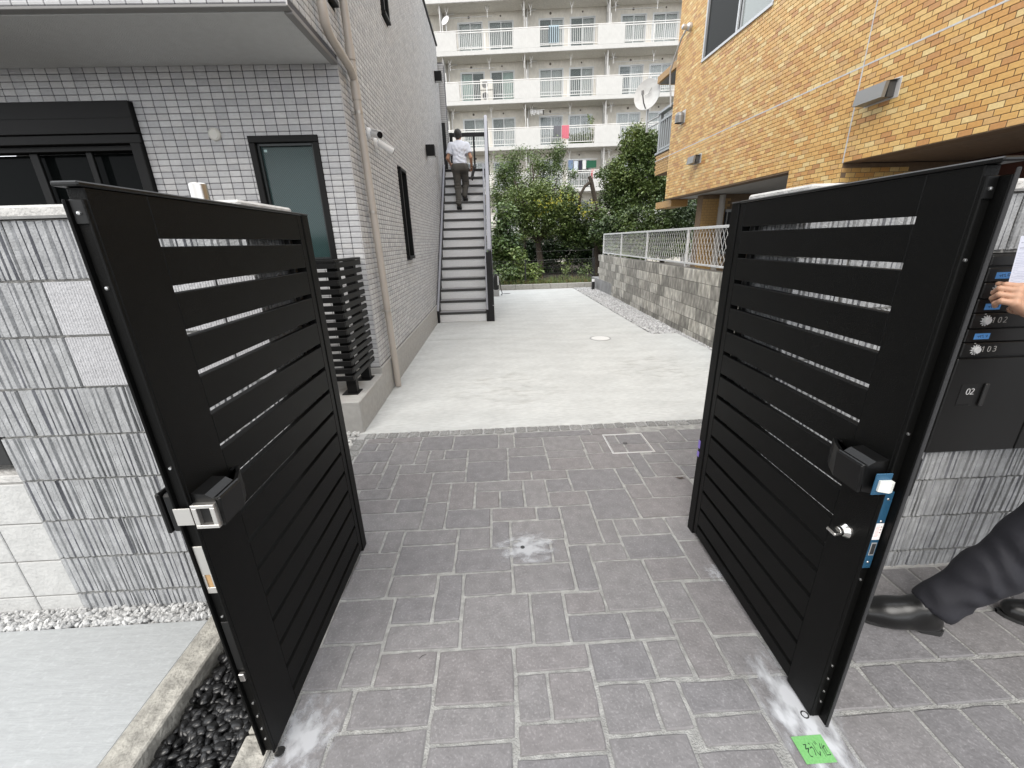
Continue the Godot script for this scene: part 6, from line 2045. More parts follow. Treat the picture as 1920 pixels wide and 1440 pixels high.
func small_things() -> void:
	# powdery white marks round the drilled holes
	var n := 0
	for e in [[-0.09, -1.96, 0.33, -1.66, 0.55, "pale drilling dust round the small hole in the middle of the paving"], [-0.86, -1.12, -0.58, -0.78, 0.55, "pale dust under the drop bolt of the left gate"], [0.86, -1.20, 1.16, -0.62, 0.8, "bright pale dust patch under the drop bolt of the right gate"], [0.97, -1.64, 1.14, -1.48, 0.4, "faint pale dust by the foot of the right gate"]]:
		var mb := MB.new()
		mb.quad_uv(Vector3(e[0], 0.0072 + n * 0.0003, e[1]), Vector3(e[2], 0.0072 + n * 0.0003, e[1]), Vector3(e[2], 0.0072 + n * 0.0003, e[3]), Vector3(e[0], 0.0072 + n * 0.0003, e[3]), Vector3.UP)
		var o := put(self, "drilling_dust", mb.mesh(), dust(20 + n, 1.0, e[4]))
		meta(o, e[5], "dust", "", "stuff")
		n += 1
	var hole := func(x: float, z: float, r: float) -> ArrayMesh:
		var mb := MB.new()
		mb.lathe([[r * 1.5, 0.0040], [r * 1.3, 0.0085], [r, 0.0085], [r * 0.9, 0.0078], [0.0, 0.0076]], 16, Transform3D(Basis(), Vector3(x, 0, z)))
		return mb.mesh()
	meta(put(self, "bolt_socket", hole.call(0.0915, -1.812, 0.009), glossy(lin(0.03), 0.35, 0.5)), "small black drilled socket in the middle of the paving", "socket")
	meta(put(self, "bolt_socket", hole.call(-0.785, -0.912, 0.012), glossy(lin(0.012), 0.4)), "small black socket under the drop bolt of the left gate", "socket")
	meta(put(self, "bolt_socket", hole.call(1.020, -0.915, 0.010), glossy(lin(0.012), 0.4)), "small black socket under the drop bolt of the right gate", "socket")
	# green tape with pen writing
	var im := Image.create(384, 160, false, Image.FORMAT_RGBA8)
	im.fill(Color(0.56, 0.88, 0.55))
	var f := FastNoiseLite.new()
	f.frequency = 0.03
	for i in 384:
		for j in 160:
			var k := f.get_noise_2d(i, j * 2) * 0.05
			im.set_pixel(i, j, Color(0.43 + k, 0.66 + k, 0.40 + k))
	var ink := Color(0.10, 0.19, 0.12)
	stroke(im, [[0.25, 0.32], [0.34, 0.32], [0.25, 0.48], [0.36, 0.46], [0.27, 0.60], [0.28, 0.74], [0.33, 0.76]], 6, ink)
	stroke(im, [[0.44, 0.28], [0.47, 0.32]], 6, ink)
	stroke(im, [[0.41, 0.46], [0.49, 0.42], [0.51, 0.52], [0.46, 0.72]], 6, ink)
	stroke(im, [[0.565, 0.30], [0.56, 0.62], [0.60, 0.74], [0.66, 0.60]], 6, ink)
	stroke(im, [[0.63, 0.26], [0.65, 0.34]], 5, ink)
	stroke(im, [[0.67, 0.24], [0.69, 0.32]], 5, ink)
	stroke(im, [[0.79, 0.32], [0.73, 0.50]], 5, ink)
	stroke(im, [[0.76, 0.44], [0.755, 0.76]], 5, ink)
	stroke(im, [[0.80, 0.50], [0.90, 0.40], [0.89, 0.62]], 5, ink)
	stroke(im, [[0.84, 0.34], [0.835, 0.66]], 5, ink)
	stroke(im, [[0.81, 0.42], [0.81, 0.74], [0.94, 0.74], [0.94, 0.66]], 5, ink)
	var mb := MB.new()
	mb.quad_uv(Vector3(0.925, 0.0095, -0.852), Vector3(1.028, 0.0095, -0.853), Vector3(1.024, 0.0095, -0.776), Vector3(0.924, 0.0095, -0.776), Vector3.UP)
	meta(put(self, "green_tape", mb.mesh(), picture(im, 0.6)), "piece of green tape with handwriting stuck on the paving", "tape")
	# manhole lid in the drive
	var lid := thing("manhole_cover", "round pale manhole cover in the concrete drive", "manhole cover", Vector3(1.74, 0, -6.68))
	mb = MB.new()
	mb.lathe([[0.0, 0.006], [0.150, 0.006], [0.153, 0.004]], 32, Transform3D(Basis(), lid.position))
	put(lid, "lid", mb.mesh(), surf(lin(0.84, 0.84, 0.83), 0.7, ["blotch", 0.9, 1.0, 6.0], ["fleck", 0.8, 1.0, 9.0]))
	mb = MB.new()
	mb.lathe([[0.156, 0.003], [0.158, 0.007], [0.178, 0.007], [0.181, 0.001]], 32, Transform3D(Basis(), lid.position))
	put(lid, "ring", mb.mesh(), surf(lin(0.34), 0.6))
	mb = MB.new()
	mb.lathe([[0.153, 0.0035], [0.156, 0.0032]], 32, Transform3D(Basis(), lid.position))
	put(lid, "gap", mb.mesh(), glossy(lin(0.06), 0.8))
	mb = MB.new()
	mb.lathe([[0.0, 0.003], [0.13, 0.003], [0.135, 0.0]], 24, Transform3D(Basis(), Vector3(0.35, 0.001, -13.3)))
	meta(put(self, "drain_lid", mb.mesh(), surf(lin(0.16), 0.8)), "small dark drain lid near the back kerb", "drain lid")
	# bollard light
	var bol := thing("bollard_light", "short black bollard with white top at the back of the gravel strip", "bollard", Vector3(3.21, 0, -13.54))
	mb = MB.new()
	mb.lathe([[0.052, -0.02], [0.052, 0.26], [0.049, 0.263]], 20, Transform3D(Basis(), bol.position))
	put(bol, "post", mb.mesh(), glossy(lin(0.015), 0.4))
	mb = MB.new()
	mb.lathe([[0.047, 0.262], [0.047, 0.335], [0.043, 0.342], [0.0, 0.342]], 20, Transform3D(Basis(), bol.position))
	put(bol, "diffuser", mb.mesh(), glossy(lin(0.78), 0.35))
	# block and covered meter behind the stair
	var blk := box_mesh(-0.08, 0.115, 0.0, 0.19, -12.95, -12.72, 0.006)
	meta(put(self, "concrete_block", blk, surf(lin(0.45), 0.9, ["grain", 0.8, 1.0, 4.0])), "pale concrete block on the drive beside the foot of the stair", "block")
	var bag := thing("black_pack", "black strapped pack standing on the pale concrete block", "bag", Vector3(0.03, 0.19, -12.83))
	mb = MB.new()
	mb.ell(Vector3(0.03, 0.42, -12.83), Vector3(0.105, 0.25, 0.09), 14, 10)
	mb.box(-0.06, 0.11, 0.191, 0.40, -12.92, -12.75, 0.03)
	put(bag, "body", mb.mesh(), glossy(lin(0.012), 0.55))
	put(bag, "white_strip", box_mesh(0.075, 0.115, 0.33, 0.60, -12.752, -12.738, 0.004), glossy(lin(0.6), 0.6))
	mb = MB.new()
	mb.tube([Vector3(0.11, 0.55, -12.80), Vector3(0.155, 0.36, -12.76), Vector3(0.17, 0.22, -12.74), Vector3(0.205, 0.10, -12.73), Vector3(0.19, 0.02, -12.73), Vector3(0.165, 0.05, -12.73)], [0.014, 0.013, 0.012, 0.012, 0.012, 0.010], 8)
	put(bag, "strap", mb.mesh(), glossy(lin(0.012), 0.6))
	# a twig and a dead leaf on the slabs
	mb = MB.new()
	mb.tube([Vector3(-0.372, 0.009, -1.205), Vector3(-0.36, 0.012, -1.215), Vector3(-0.345, 0.010, -1.222)], [0.0011, 0.0012, 0.0007], 5)
	meta(put(self, "twig", mb.mesh(), glossy(lin(0.02, 0.018, 0.012), 0.8)), "tiny dark curved twig lying on a paving slab", "twig")
	mb = MB.new()
	mb.fl(Vector3(1.20, 0.008, -2.418), Vector3(1.245, 0.014, -2.405), Vector3(1.225, 0.008, -2.396), Vector3.UP)
	mb.fl(Vector3(1.245, 0.014, -2.405), Vector3(1.27, 0.008, -2.40), Vector3(1.225, 0.008, -2.396), Vector3.UP)
	meta(put(self, "dead_leaf", mb.mesh(), glossy(lin(0.05, 0.035, 0.025), 0.8)), "small dry brown leaf on the paving near the right gate post", "leaf")


# ---------------------------------------------------------------- people
func blob_mesh(b: Blob) -> ArrayMesh:
	var mb := MB.new()
	b.add(mb)
	return mb.mesh()


func shoe(b: Blob, heel: Vector3, toe: Vector3, lift := 0.0) -> void:
	# heel and toe are on the ground; lift raises the heel
	var d := (toe - heel).normalized()
	var s := d.cross(Vector3.UP).normalized()
	var h := heel + Vector3(0, lift, 0)
	var mid := heel.lerp(toe, 0.62)
	b.cap(h + d * 0.042 + Vector3(0, 0.046, 0), h + d * 0.11 + Vector3(0, 0.050 - lift * 0.3, 0), 0.036, 0.040, 0.03)
	b.cap(h + d * 0.10 + Vector3(0, 0.050 - lift * 0.3, 0), mid + Vector3(0, 0.046, 0), 0.041, 0.044, 0.05)
	b.cap(mid + Vector3(0, 0.046, 0), toe - d * 0.045 + Vector3(0, 0.036, 0), 0.045, 0.033, 0.05)
	b.cap(mid - d * 0.02 + s * 0.010 + Vector3(0, 0.042, 0), toe - d * 0.06 + s * 0.008 + Vector3(0, 0.036, 0), 0.038, 0.032, 0.05)
	b.cap(h + d * 0.055 + Vector3(0, 0.06, 0), h + d * 0.075 + Vector3(0, 0.115, 0), 0.040, 0.042, 0.04)
	b.cap(h + d * 0.09 + Vector3(0, 0.10, 0), mid + Vector3(0, 0.062 - lift * 0.2, 0), 0.040, 0.034, 0.05)


func sole(heel: Vector3, toe: Vector3, lift: float) -> ArrayMesh:
	var mb := MB.new()
	var d := (toe - heel).normalized()
	var s := d.cross(Vector3.UP).normalized()
	var L := heel.distance_to(toe)
	var prof := [[0.0, 0.026], [0.04, 0.034], [0.25, 0.034], [0.32, 0.030], [0.5, 0.033], [0.7, 0.043], [0.85, 0.040], [0.95, 0.026], [1.0, 0.008]]
	for i in prof.size() - 1:
		var q := []
		for k in [prof[i], prof[i + 1]]:
			var up: float = lift * maxf(0.0, 1.0 - k[0] / 0.65)
			var p: Vector3 = heel + d * L * k[0] + Vector3(0, up, 0)
			var thick := 0.022 if k[0] < 0.28 else 0.010
			var lo := 0.0005 if k[0] < 0.28 or k[0] > 0.45 else 0.012
			q.append([p - s * k[1] + Vector3(0, lo, 0), p + s * k[1] + Vector3(0, lo, 0), p + s * k[1] + Vector3(0, thick + 0.006, 0), p - s * k[1] + Vector3(0, thick + 0.006, 0)])
		mb.quad(q[0][0], q[0][1], q[1][1], q[1][0], Vector3.DOWN)
		mb.quad(q[0][2], q[0][3], q[1][3], q[1][2], Vector3.UP)
		mb.quad(q[0][1], q[0][2], q[1][2], q[1][1], s)
		mb.quad(q[0][0], q[0][3], q[1][3], q[1][0], -s)
		if i == 0: mb.quad(q[0][0], q[0][1], q[0][2], q[0][3], -d)
	return mb.mesh()


# wrist w, towards the knuckles d, back of the hand b, thumb side t; curl 0 open .. 1 fist
func hand(mb: MB, w: Vector3, d: Vector3, b: Vector3, curl: float, cell := 0.0035, size := 1.0, right := false) -> void:
	d = d.normalized()
	b = (b - d * b.dot(d)).normalized()
	var t := d.cross(b)
	var bend := -t
	if right: t = -t
	var g := Blob.new(w - Vector3.ONE * 0.17 * size, w + Vector3.ONE * 0.17 * size, cell)
	var len := [0.072, 0.082, 0.078, 0.062]
	for i in 4:
		var off := (1.5 - i) * 0.0205 * size
		var k := w + d * (0.088 - 0.005 * absf(i - 1.0)) * size + t * off + b * 0.004 * size
		g.cap(w + t * off * 0.55 + d * 0.012 * size, k, 0.0165 * size, 0.0118 * size, 0.012)
		g.cap(w + t * off * 0.6 - b * 0.008 * size + d * 0.02 * size, k - b * 0.009 * size - d * 0.01 * size, 0.014 * size, 0.010 * size, 0.010)
		g.cap(k - b * 0.001, k + b * 0.0035 * size, 0.0112 * size, 0.0085 * size, 0.005)
		var dir := d
		var p := k
		for q in 3:
			dir = dir.rotated(bend, curl * [0.9, 1.4, 0.9][q] * (1.0 - 0.05 * i))
			var n: Vector3 = p + dir * float(len[i]) * [0.48, 0.30, 0.24][q] * size
			g.cap(p, n, (0.0098 - q * 0.0010) * size, (0.0090 - q * 0.0012) * size, 0.003)
			p = n
	# thumb: leaves the side of the palm near its base
	var t0 := w + d * 0.022 * size + t * 0.022 * size - b * 0.006 * size
	var t1 := t0 + (d * 0.62 + t * 0.62 - b * 0.48).normalized() * 0.042 * size
	var t2 := t1 + (d * 0.90 + t * 0.15 - b * 0.40).normalized() * 0.032 * size
	var t3 := t2 + (d * 0.88 - t * 0.20 - b * 0.35).normalized() * 0.026 * size
	g.cap(w + d * 0.01 * size, t0, 0.018 * size, 0.016 * size, 0.012)
	g.cap(t0, t1, 0.0160 * size, 0.0115 * size, 0.010)
	g.cap(t1, t2, 0.0112 * size, 0.0100 * size, 0.004)
	g.cap(t2, t3, 0.0102 * size, 0.0080 * size, 0.003)
	g.add(mb)


func head(mb: MB, c: Vector3, fwd: Vector3, cell := 0.006) -> void:
	var f := fwd.normalized()
	var s := f.cross(Vector3.UP).normalized()
	var u := s.cross(f)
	var g := Blob.new(c - Vector3.ONE * 0.19, c + Vector3.ONE * 0.17, cell)
	g.cap(c + u * 0.028 - f * 0.018, c + u * 0.030 + f * 0.018, 0.083, 0.078, 0.03)
	g.cap(c + f * 0.030 + u * 0.0, c - u * 0.075 + f * 0.050, 0.060, 0.036, 0.03)
	for e in [-1.0, 1.0]:
		g.cap(c + s * e * 0.035 - u * 0.02 + f * 0.02, c + s * e * 0.025 - u * 0.075 + f * 0.035, 0.040, 0.028, 0.03)
		g.cap(c + s * e * 0.078 - u * 0.005 - f * 0.005, c + s * e * 0.080 - u * 0.042 - f * 0.0, 0.010, 0.007, 0.006)
		g.cap(c + s * e * 0.084 + u * 0.004 - f * 0.012, c + s * e * 0.083 - u * 0.020 - f * 0.014, 0.009, 0.007, 0.006)
		g.cap(c + s * e * 0.020 + f * 0.086 + u * 0.018, c + s * e * 0.045 + f * 0.075 + u * 0.018, 0.010, 0.009, 0.008)
		g.cap(c + s * e * 0.010 + f * 0.100 - u * 0.040, c + s * e * 0.011 + f * 0.096 - u * 0.040, 0.009, 0.009, 0.006)
	g.cap(c + f * 0.088 + u * 0.010, c + f * 0.108 - u * 0.034, 0.008, 0.012, 0.010)
	g.cap(c + f * 0.086 - u * 0.064 - s * 0.018, c + f * 0.086 - u * 0.064 + s * 0.018, 0.009, 0.009, 0.006)
	g.cap(c + f * 0.082 - u * 0.075 - s * 0.014, c + f * 0.082 - u * 0.075 + s * 0.014, 0.009, 0.009, 0.006)
	g.add(mb)


func eyes(root: Node3D, c: Vector3, fwd: Vector3) -> void:
	var f := fwd.normalized()
	var s := f.cross(Vector3.UP).normalized()
	for e in [-1.0, 1.0]:
		var mb := MB.new()
		mb.ell(c + s * e * 0.033 + f * 0.078, Vector3.ONE * 0.0125, 10, 8)
		var o := put(root, "eye", mb.mesh(), glossy(lin(0.6), 0.2))
		mb = MB.new()
		mb.ell(c + s * e * 0.033 + f * 0.0865, Vector3.ONE * 0.0055, 8, 6)
		put(o, "iris", mb.mesh(), glossy(lin(0.02, 0.012, 0.008), 0.15))


func hair(c: Vector3, fwd: Vector3, cell := 0.008) -> ArrayMesh:
	var f := fwd.normalized()
	var s := f.cross(Vector3.UP).normalized()
	var u := s.cross(f)
	var g := Blob.new(c - Vector3.ONE * 0.20, c + Vector3.ONE * 0.20, cell)
	g.cap(c + u * 0.048 - f * 0.032, c + u * 0.050 + f * 0.012, 0.090, 0.086, 0.03)
	g.cap(c - f * 0.052 + u * 0.0, c - f * 0.050 - u * 0.045, 0.072, 0.055, 0.03)
	for e in [-1.0, 1.0]: g.cap(c + s * e * 0.058 + u * 0.03 - f * 0.02, c + s * e * 0.066 - u * 0.025 - f * 0.03, 0.034, 0.022, 0.02)
	var n := FastNoiseLite.new()
	n.frequency = 22.0
	for i in g.nx:
		for j in g.ny:
			for l in g.nz:
				var q := (i * g.ny + j) * g.nz + l
				if absf(g.f[q]) < cell * 3:
					var p := g.lo + Vector3(i, j, l) * cell
					g.f[q] += n.get_noise_3d(p.x, p.y * 0.5, p.z) * 0.007
	g.cut(c + f * 0.066 + u * 0.045, f * 0.9 - u * 0.45)
	return blob_mesh(g)


func man_on_stairs() -> void:
	var B := Vector3(-0.735, 2.3585, -11.02)
	var root := thing("person", "person in white shirt and grey trousers climbing the staircase with a black folder", "person", B)
	var skin := glossy(lin(0.42, 0.235, 0.155), 0.5, 0.0, 0.35)
	var at := func(x: float, y: float, z: float) -> Vector3: return B + Vector3(x, y, z)
	var hipL: Vector3 = at.call(-0.095, 0.93, -0.08)
	var hipR: Vector3 = at.call(0.095, 0.94, -0.10)
	var kneeL: Vector3 = at.call(-0.085, 0.52, -0.13)
	var kneeR: Vector3 = at.call(0.105, 0.62, -0.26)
	var ankL: Vector3 = at.call(-0.075, 0.125, 0.03)
	var ankR: Vector3 = at.call(0.065, 0.32, -0.17)
	var chest: Vector3 = at.call(0.0, 1.30, -0.15)
	var shL: Vector3 = at.call(-0.185, 1.43, -0.15)
	var shR: Vector3 = at.call(0.185, 1.43, -0.16)
	var elL: Vector3 = at.call(-0.285, 1.16, -0.10)
	var elR: Vector3 = at.call(0.27, 1.17, -0.09)
	var wrL: Vector3 = at.call(-0.24, 1.06, -0.33)
	var wrR: Vector3 = at.call(0.275, 1.00, -0.26)
	var hd: Vector3 = at.call(-0.01, 1.655, -0.20)
	# skin, one figure
	var g := Blob.new(at.call(-0.45, -0.05, -0.55), at.call(0.45, 1.66, 0.25), 0.016)
	g.cap(at.call(0, 1.42, -0.16), at.call(-0.008, 1.60, -0.19), 0.058, 0.054, 0.03)
	g.cap(shL, elL, 0.045, 0.040); g.cap(elL, wrL, 0.041, 0.027)
	g.cap(shR, elR, 0.045, 0.040); g.cap(elR, wrR, 0.041, 0.027)
	g.cap(shL, shR, 0.06, 0.06, 0.05)
	g.cap(chest, at.call(0, 0.95, -0.08), 0.10, 0.10, 0.06)
	g.cap(hipL, kneeL, 0.07, 0.05); g.cap(kneeL, ankL, 0.05, 0.035)
	g.cap(hipR, kneeR, 0.07, 0.05); g.cap(kneeR, ankR, 0.05, 0.035)
	var mb := MB.new()
	g.add(mb)
	head(mb, hd, Vector3(0.05, -0.05, -1.0), 0.007)
	hand(mb, wrL, Vector3(0.15, -0.25, -1.0), Vector3(-1, 0.2, 0), 0.6, 0.005)
	hand(mb, wrR, Vector3(0.02, -0.6, -0.8), Vector3(1, 0.1, 0), 0.7, 0.005, 1.0, true)
	put(root, "body", mb.mesh(), skin)
	put(root, "hair", hair(hd, Vector3(0.05, -0.05, -1.0)), surf(lin(0.012, 0.010, 0.009), 0.45, [], [], [0.2, 1.0]))
	eyes(root, hd, Vector3(0.05, -0.05, -1.0))
	# shirt
	g = Blob.new(at.call(-0.42, 0.86, -0.42), at.call(0.42, 1.60, 0.16), 0.011)
	g.cap(at.call(-0.08, 1.36, -0.15), at.call(0.08, 1.36, -0.15), 0.125, 0.125, 0.05)
	g.cap(at.call(-0.06, 1.30, -0.14), at.call(-0.055, 1.02, -0.09), 0.122, 0.112, 0.05)
	g.cap(at.call(0.06, 1.30, -0.15), at.call(0.055, 1.02, -0.10), 0.122, 0.112, 0.05)
	g.cap(shL, shR, 0.072, 0.072, 0.06)
	g.cap(at.call(-0.07, 1.47, -0.16), at.call(0.07, 1.47, -0.16), 0.065, 0.065, 0.04)
	g.cap(shL, shL.lerp(elL, 0.72), 0.078, 0.074, 0.04)
	g.cap(shR, shR.lerp(elR, 0.72), 0.078, 0.074, 0.04)
	g.cap(at.call(0, 1.46, -0.16), at.call(0, 1.535, -0.175), 0.078, 0.069, 0.03)
	g.fold(at.call(0.02, 1.12, 0.0), 0.34, Vector3(0.45, 1, 0.2).normalized(), 0.085, 0.0085)
	g.fold(at.call(-0.1, 1.3, 0.0), 0.22, Vector3(1, 0.35, 0).normalized(), 0.07, 0.006)
	g.fold(at.call(0.1, 1.3, 0.0), 0.22, Vector3(-0.7, 0.7, 0).normalized(), 0.07, 0.006)
	g.cut(shL.lerp(elL, 0.66), elL - shL, 0.13)
	g.cut(shR.lerp(elR, 0.66), elR - shR, 0.13)
	g.cut(at.call(0, 0.99, -0.08), Vector3(0, -1, 0.08))
	g.cut(at.call(0, 1.545, -0.17), Vector3(0, 1, -0.1))
	put(root, "shirt", blob_mesh(g), surf(lin(0.66, 0.69, 0.78), 0.85, ["cloud", 0.93, 1.0, 3.0]))
	# trousers
	g = Blob.new(at.call(-0.32, 0.05, -0.48), at.call(0.32, 1.10, 0.16), 0.011)
	g.cap(at.call(-0.06, 0.99, -0.085), at.call(0.06, 0.99, -0.09), 0.112, 0.112, 0.05)
	g.cap(hipL + Vector3(0, 0.0, 0.03), hipR + Vector3(0, 0.0, 0.03), 0.115, 0.115, 0.05)
	g.cap(hipL, kneeL, 0.104, 0.080, 0.05); g.cap(kneeL, ankL + Vector3(0, 0.02, 0), 0.080, 0.066, 0.04)
	g.cap(hipR, kneeR, 0.104, 0.080, 0.05); g.cap(kneeR, ankR + Vector3(0, 0.02, 0), 0.080, 0.066, 0.04)
	g.fold(kneeL + Vector3(0, 0.02, 0.06), 0.22, Vector3(0.2, 1, 0.4).normalized(), 0.06, 0.007)
	g.fold(kneeR + Vector3(0, 0.02, 0.06), 0.22, Vector3(-0.3, 1, 0.4).normalized(), 0.06, 0.007)
	g.fold(ankL + Vector3(0, 0.08, 0), 0.16, Vector3(0.1, 1, 0.0).normalized(), 0.05, 0.007)
	g.cut(ankL + Vector3(0, -0.02, 0.0), Vector3(0, -1, 0.1), 0.14)
	g.cut(ankR + Vector3(0, -0.02, 0.0), Vector3(0, -1, 0.1), 0.14)
	g.cut(at.call(0, 1.035, -0.08), Vector3(0, 1, 0.05))
	put(root, "trousers", blob_mesh(g), surf(lin(0.080, 0.075, 0.066), 0.85, ["cloud", 0.8, 1.0, 3.0], ["grain", 0.8, 1.0, 6.0]))
	mb = MB.new()
	mb.lathe([[0.121, -0.018], [0.126, -0.016], [0.126, 0.016], [0.121, 0.018]], 28, Transform3D(Basis.from_scale(Vector3(1.48, 1, 1.0)), at.call(0, 1.012, -0.087)))
	put(root, "belt", mb.mesh(), glossy(lin(0.012), 0.4))
	for e in [[at.call(-0.075, 0.0, 0.055), at.call(-0.085, 0.0, -0.19), 0.06], [at.call(0.065, 0.2145, -0.145), at.call(0.075, 0.2145, -0.395), 0.055]]:
		g = Blob.new(Vector3(minf(e[0].x, e[1].x) - 0.1, e[0].y - 0.03, e[1].z - 0.08), Vector3(maxf(e[0].x, e[1].x) + 0.1, e[0].y + 0.26, e[0].z + 0.08), 0.009)
		shoe(g, e[0], e[1], e[2])
		var o := put(root, "shoe", blob_mesh(g), glossy(lin(0.012), 0.25))
		put(o, "sole", sole(e[0], e[1], e[2]), glossy(lin(0.015), 0.6))
	# the folder under the right hand
	var fo := thing("folder", "black folder held low in the climbing person's right hand", "folder", at.call(0.30, 0.86, -0.33))
	mb = MB.new()
	mb.box(-0.008, 0.008, -0.16, 0.155, -0.14, 0.10, 0.003, Transform3D(Basis.from_euler(Vector3(0.3, 0.25, -0.22)), fo.position))
	put(fo, "cover", mb.mesh(), glossy(lin(0.010), 0.4))


func man_at_mailbox() -> void:
	# facing the left, stepping forward; only an arm and his legs are in the picture
	var root := thing("person", "person in dark navy trousers and black shoes at the letterboxes holding paper", "person", Vector3(2.1, 0, -1.1))
	var skin := glossy(lin(0.47, 0.275, 0.185), 0.48, 0.0, 0.4)
	skin.subsurf_scatter_enabled = true
	skin.subsurf_scatter_strength = 0.08
	var fx := Vector3(-1, 0, 0)
	var ankF := Vector3(1.745, 0.105, -1.215)
	var kneeF := Vector3(2.00, 0.47, -1.17)
	var hipF := Vector3(2.17, 0.93, -1.13)
	var ankB := Vector3(2.40, 0.11, -1.07)
	var kneeB := Vector3(2.27, 0.52, -0.98)
	var hipB := Vector3(2.20, 0.93, -0.95)
	var shL := Vector3(2.18, 1.43, -0.86)
	var shR := Vector3(2.20, 1.43, -1.22)
	var elL := Vector3(2.06, 1.12, -1.02)
	var wrL := Vector3(1.905, 1.315, -1.360)
	var elR := Vector3(2.14, 1.14, -1.34)
	var wrR := Vector3(2.04, 1.30, -1.44)
	var hd := Vector3(2.12, 1.655, -1.05)
	var g := Blob.new(Vector3(1.62, 0.02, -1.54), Vector3(2.52, 1.66, -0.72), 0.016)
	g.cap(Vector3(2.19, 1.42, -1.04), Vector3(2.14, 1.60, -1.05), 0.060, 0.055, 0.03)
	g.cap(shL, shR, 0.06, 0.06, 0.05)
	g.cap(shL, elL, 0.046, 0.041); g.cap(shR, elR, 0.046, 0.041); g.cap(elR, wrR, 0.041, 0.027)
	g.cap(Vector3(2.19, 1.32, -1.04), Vector3(2.19, 0.95, -1.04), 0.10, 0.10, 0.06)
	g.cap(hipF, kneeF, 0.07, 0.05); g.cap(kneeF, ankF, 0.05, 0.034)
	g.cap(hipB, kneeB, 0.07, 0.05); g.cap(kneeB, ankB, 0.05, 0.034)
	var mb := MB.new()
	g.add(mb)
	head(mb, hd, Vector3(-1, -0.3, -0.25))
	# the forearm in view, finer
	g = Blob.new(Vector3(1.83, 1.04, -1.44), Vector3(2.15, 1.38, -0.94), 0.006)
	g.cap(elL, elL.lerp(wrL, 0.45), 0.043, 0.040, 0.02)
	g.cap(elL.lerp(wrL, 0.45), wrL, 0.040, 0.024, 0.02)
	g.cap(wrL + Vector3(0.02, -0.016, 0.02), wrL + Vector3(-0.012, 0.012, -0.008), 0.027, 0.026, 0.015)
	g.add(mb)
	hand(mb, wrL, Vector3(-0.80, 0.58, -0.16), Vector3(0.10, 0.38, 1.0), 0.95, 0.003, 1.14, false)
	hand(mb, wrR, Vector3(-0.9, 0.3, -0.1), Vector3(0.1, 0.4, -1.0), 0.5, 0.004, 1.0, true)
	put(root, "body", mb.mesh(), skin)
	put(root, "hair", hair(hd, Vector3(-1, -0.3, -0.25)), glossy(lin(0.012, 0.010, 0.009), 0.45))
	eyes(root, hd, Vector3(-1, -0.3, -0.25))
	# watch
	var wd := (wrL - elL).normalized()
	var wc := wrL - wd * 0.022
	var out := Vector3(0.05, 0.35, 1.0)
	out = (out - wd * out.dot(wd)).normalized()
	var ws := wd.cross(out)
	mb = MB.new()
	mb.lathe([[0.028, -0.010], [0.0305, -0.009], [0.0305, 0.009], [0.028, 0.010]], 28, Transform3D(Basis(ws * 1.12, wd, out * 1.0), wc))
	var band := put(root, "watch", mb.mesh(), glossy(lin(0.05), 0.35, 0.6))
	mb = MB.new()
	var wx := Transform3D(Basis(wd, out, wd.cross(out)), wc + out * 0.0295)
	mb.lathe([[0.0205, -0.004], [0.0205, 0.004], [0.018, 0.007], [0.0165, 0.0062]], 28, wx)
	put(band, "watch_case", mb.mesh(), glossy(lin(0.55), 0.25, 0.9))
	mb = MB.new()
	mb.lathe([[0.0, 0.0056], [0.0168, 0.0056]], 28, wx)
	put(band, "dial", mb.mesh(), glossy(lin(0.62), 0.25))
	mb = MB.new()
	for e in [[0.3, 0.011], [2.2, 0.008]]: mb.bar(wx * Vector3(0, 0.0062, 0), wx * Vector3(cos(e[0]) * e[1], 0.0062, sin(e[0]) * e[1]), 0.0014, 0.0006)
	put(band, "hands", mb.mesh(), glossy(lin(0.02), 0.4))
	# shirt
	g = Blob.new(Vector3(1.90, 0.86, -1.46), Vector3(2.46, 1.58, -0.70), 0.014)
	g.cap(shL.lerp(shR, 0.25), shL.lerp(shR, 0.75), 0.11, 0.11, 0.06)
	g.cap(Vector3(2.19, 1.34, -0.98), Vector3(2.19, 1.0, -0.98), 0.125, 0.115, 0.06)
	g.cap(Vector3(2.19, 1.34, -1.10), Vector3(2.19, 1.0, -1.10), 0.125, 0.115, 0.06)
	g.cap(shL, shR, 0.07, 0.07, 0.06)
	g.cap(shL, shL.lerp(elL, 0.75), 0.078, 0.072, 0.04)
	g.cap(shR, shR.lerp(elR, 0.75), 0.078, 0.072, 0.04)
	g.cap(Vector3(2.18, 1.46, -1.04), Vector3(2.155, 1.535, -1.045), 0.078, 0.070, 0.03)
	g.fold(Vector3(2.19, 1.1, -1.04), 0.35, Vector3(0.2, 1, 0.3).normalized(), 0.08, 0.008)
	g.cut(shL.lerp(elL, 0.66), elL - shL, 0.13)
	g.cut(shR.lerp(elR, 0.66), elR - shR, 0.13)
	g.cut(Vector3(2.19, 0.98, -1.04), Vector3(0, -1, 0))
	put(root, "shirt", blob_mesh(g), surf(lin(0.62, 0.64, 0.68), 0.85))
	# trousers
	var cloth := surf(lin(0.0135, 0.0135, 0.020), 0.8, ["cloud", 0.75, 1.0, 2.0], ["grain", 0.75, 1.0, 9.0], [0.35, 0.25])
	g = Blob.new(Vector3(1.56, 0.02, -1.40), Vector3(2.54, 1.08, -0.80), 0.0105)
	g.cap(Vector3(2.19, 1.0, -1.10), Vector3(2.19, 1.0, -0.98), 0.112, 0.112, 0.05)
	g.cap(hipF, hipB, 0.115, 0.115, 0.05)
	g.cap(hipF, kneeF, 0.112, 0.088, 0.05)
	var calf := kneeF.lerp(ankF, 0.45) + Vector3(0.012, 0.0, 0)
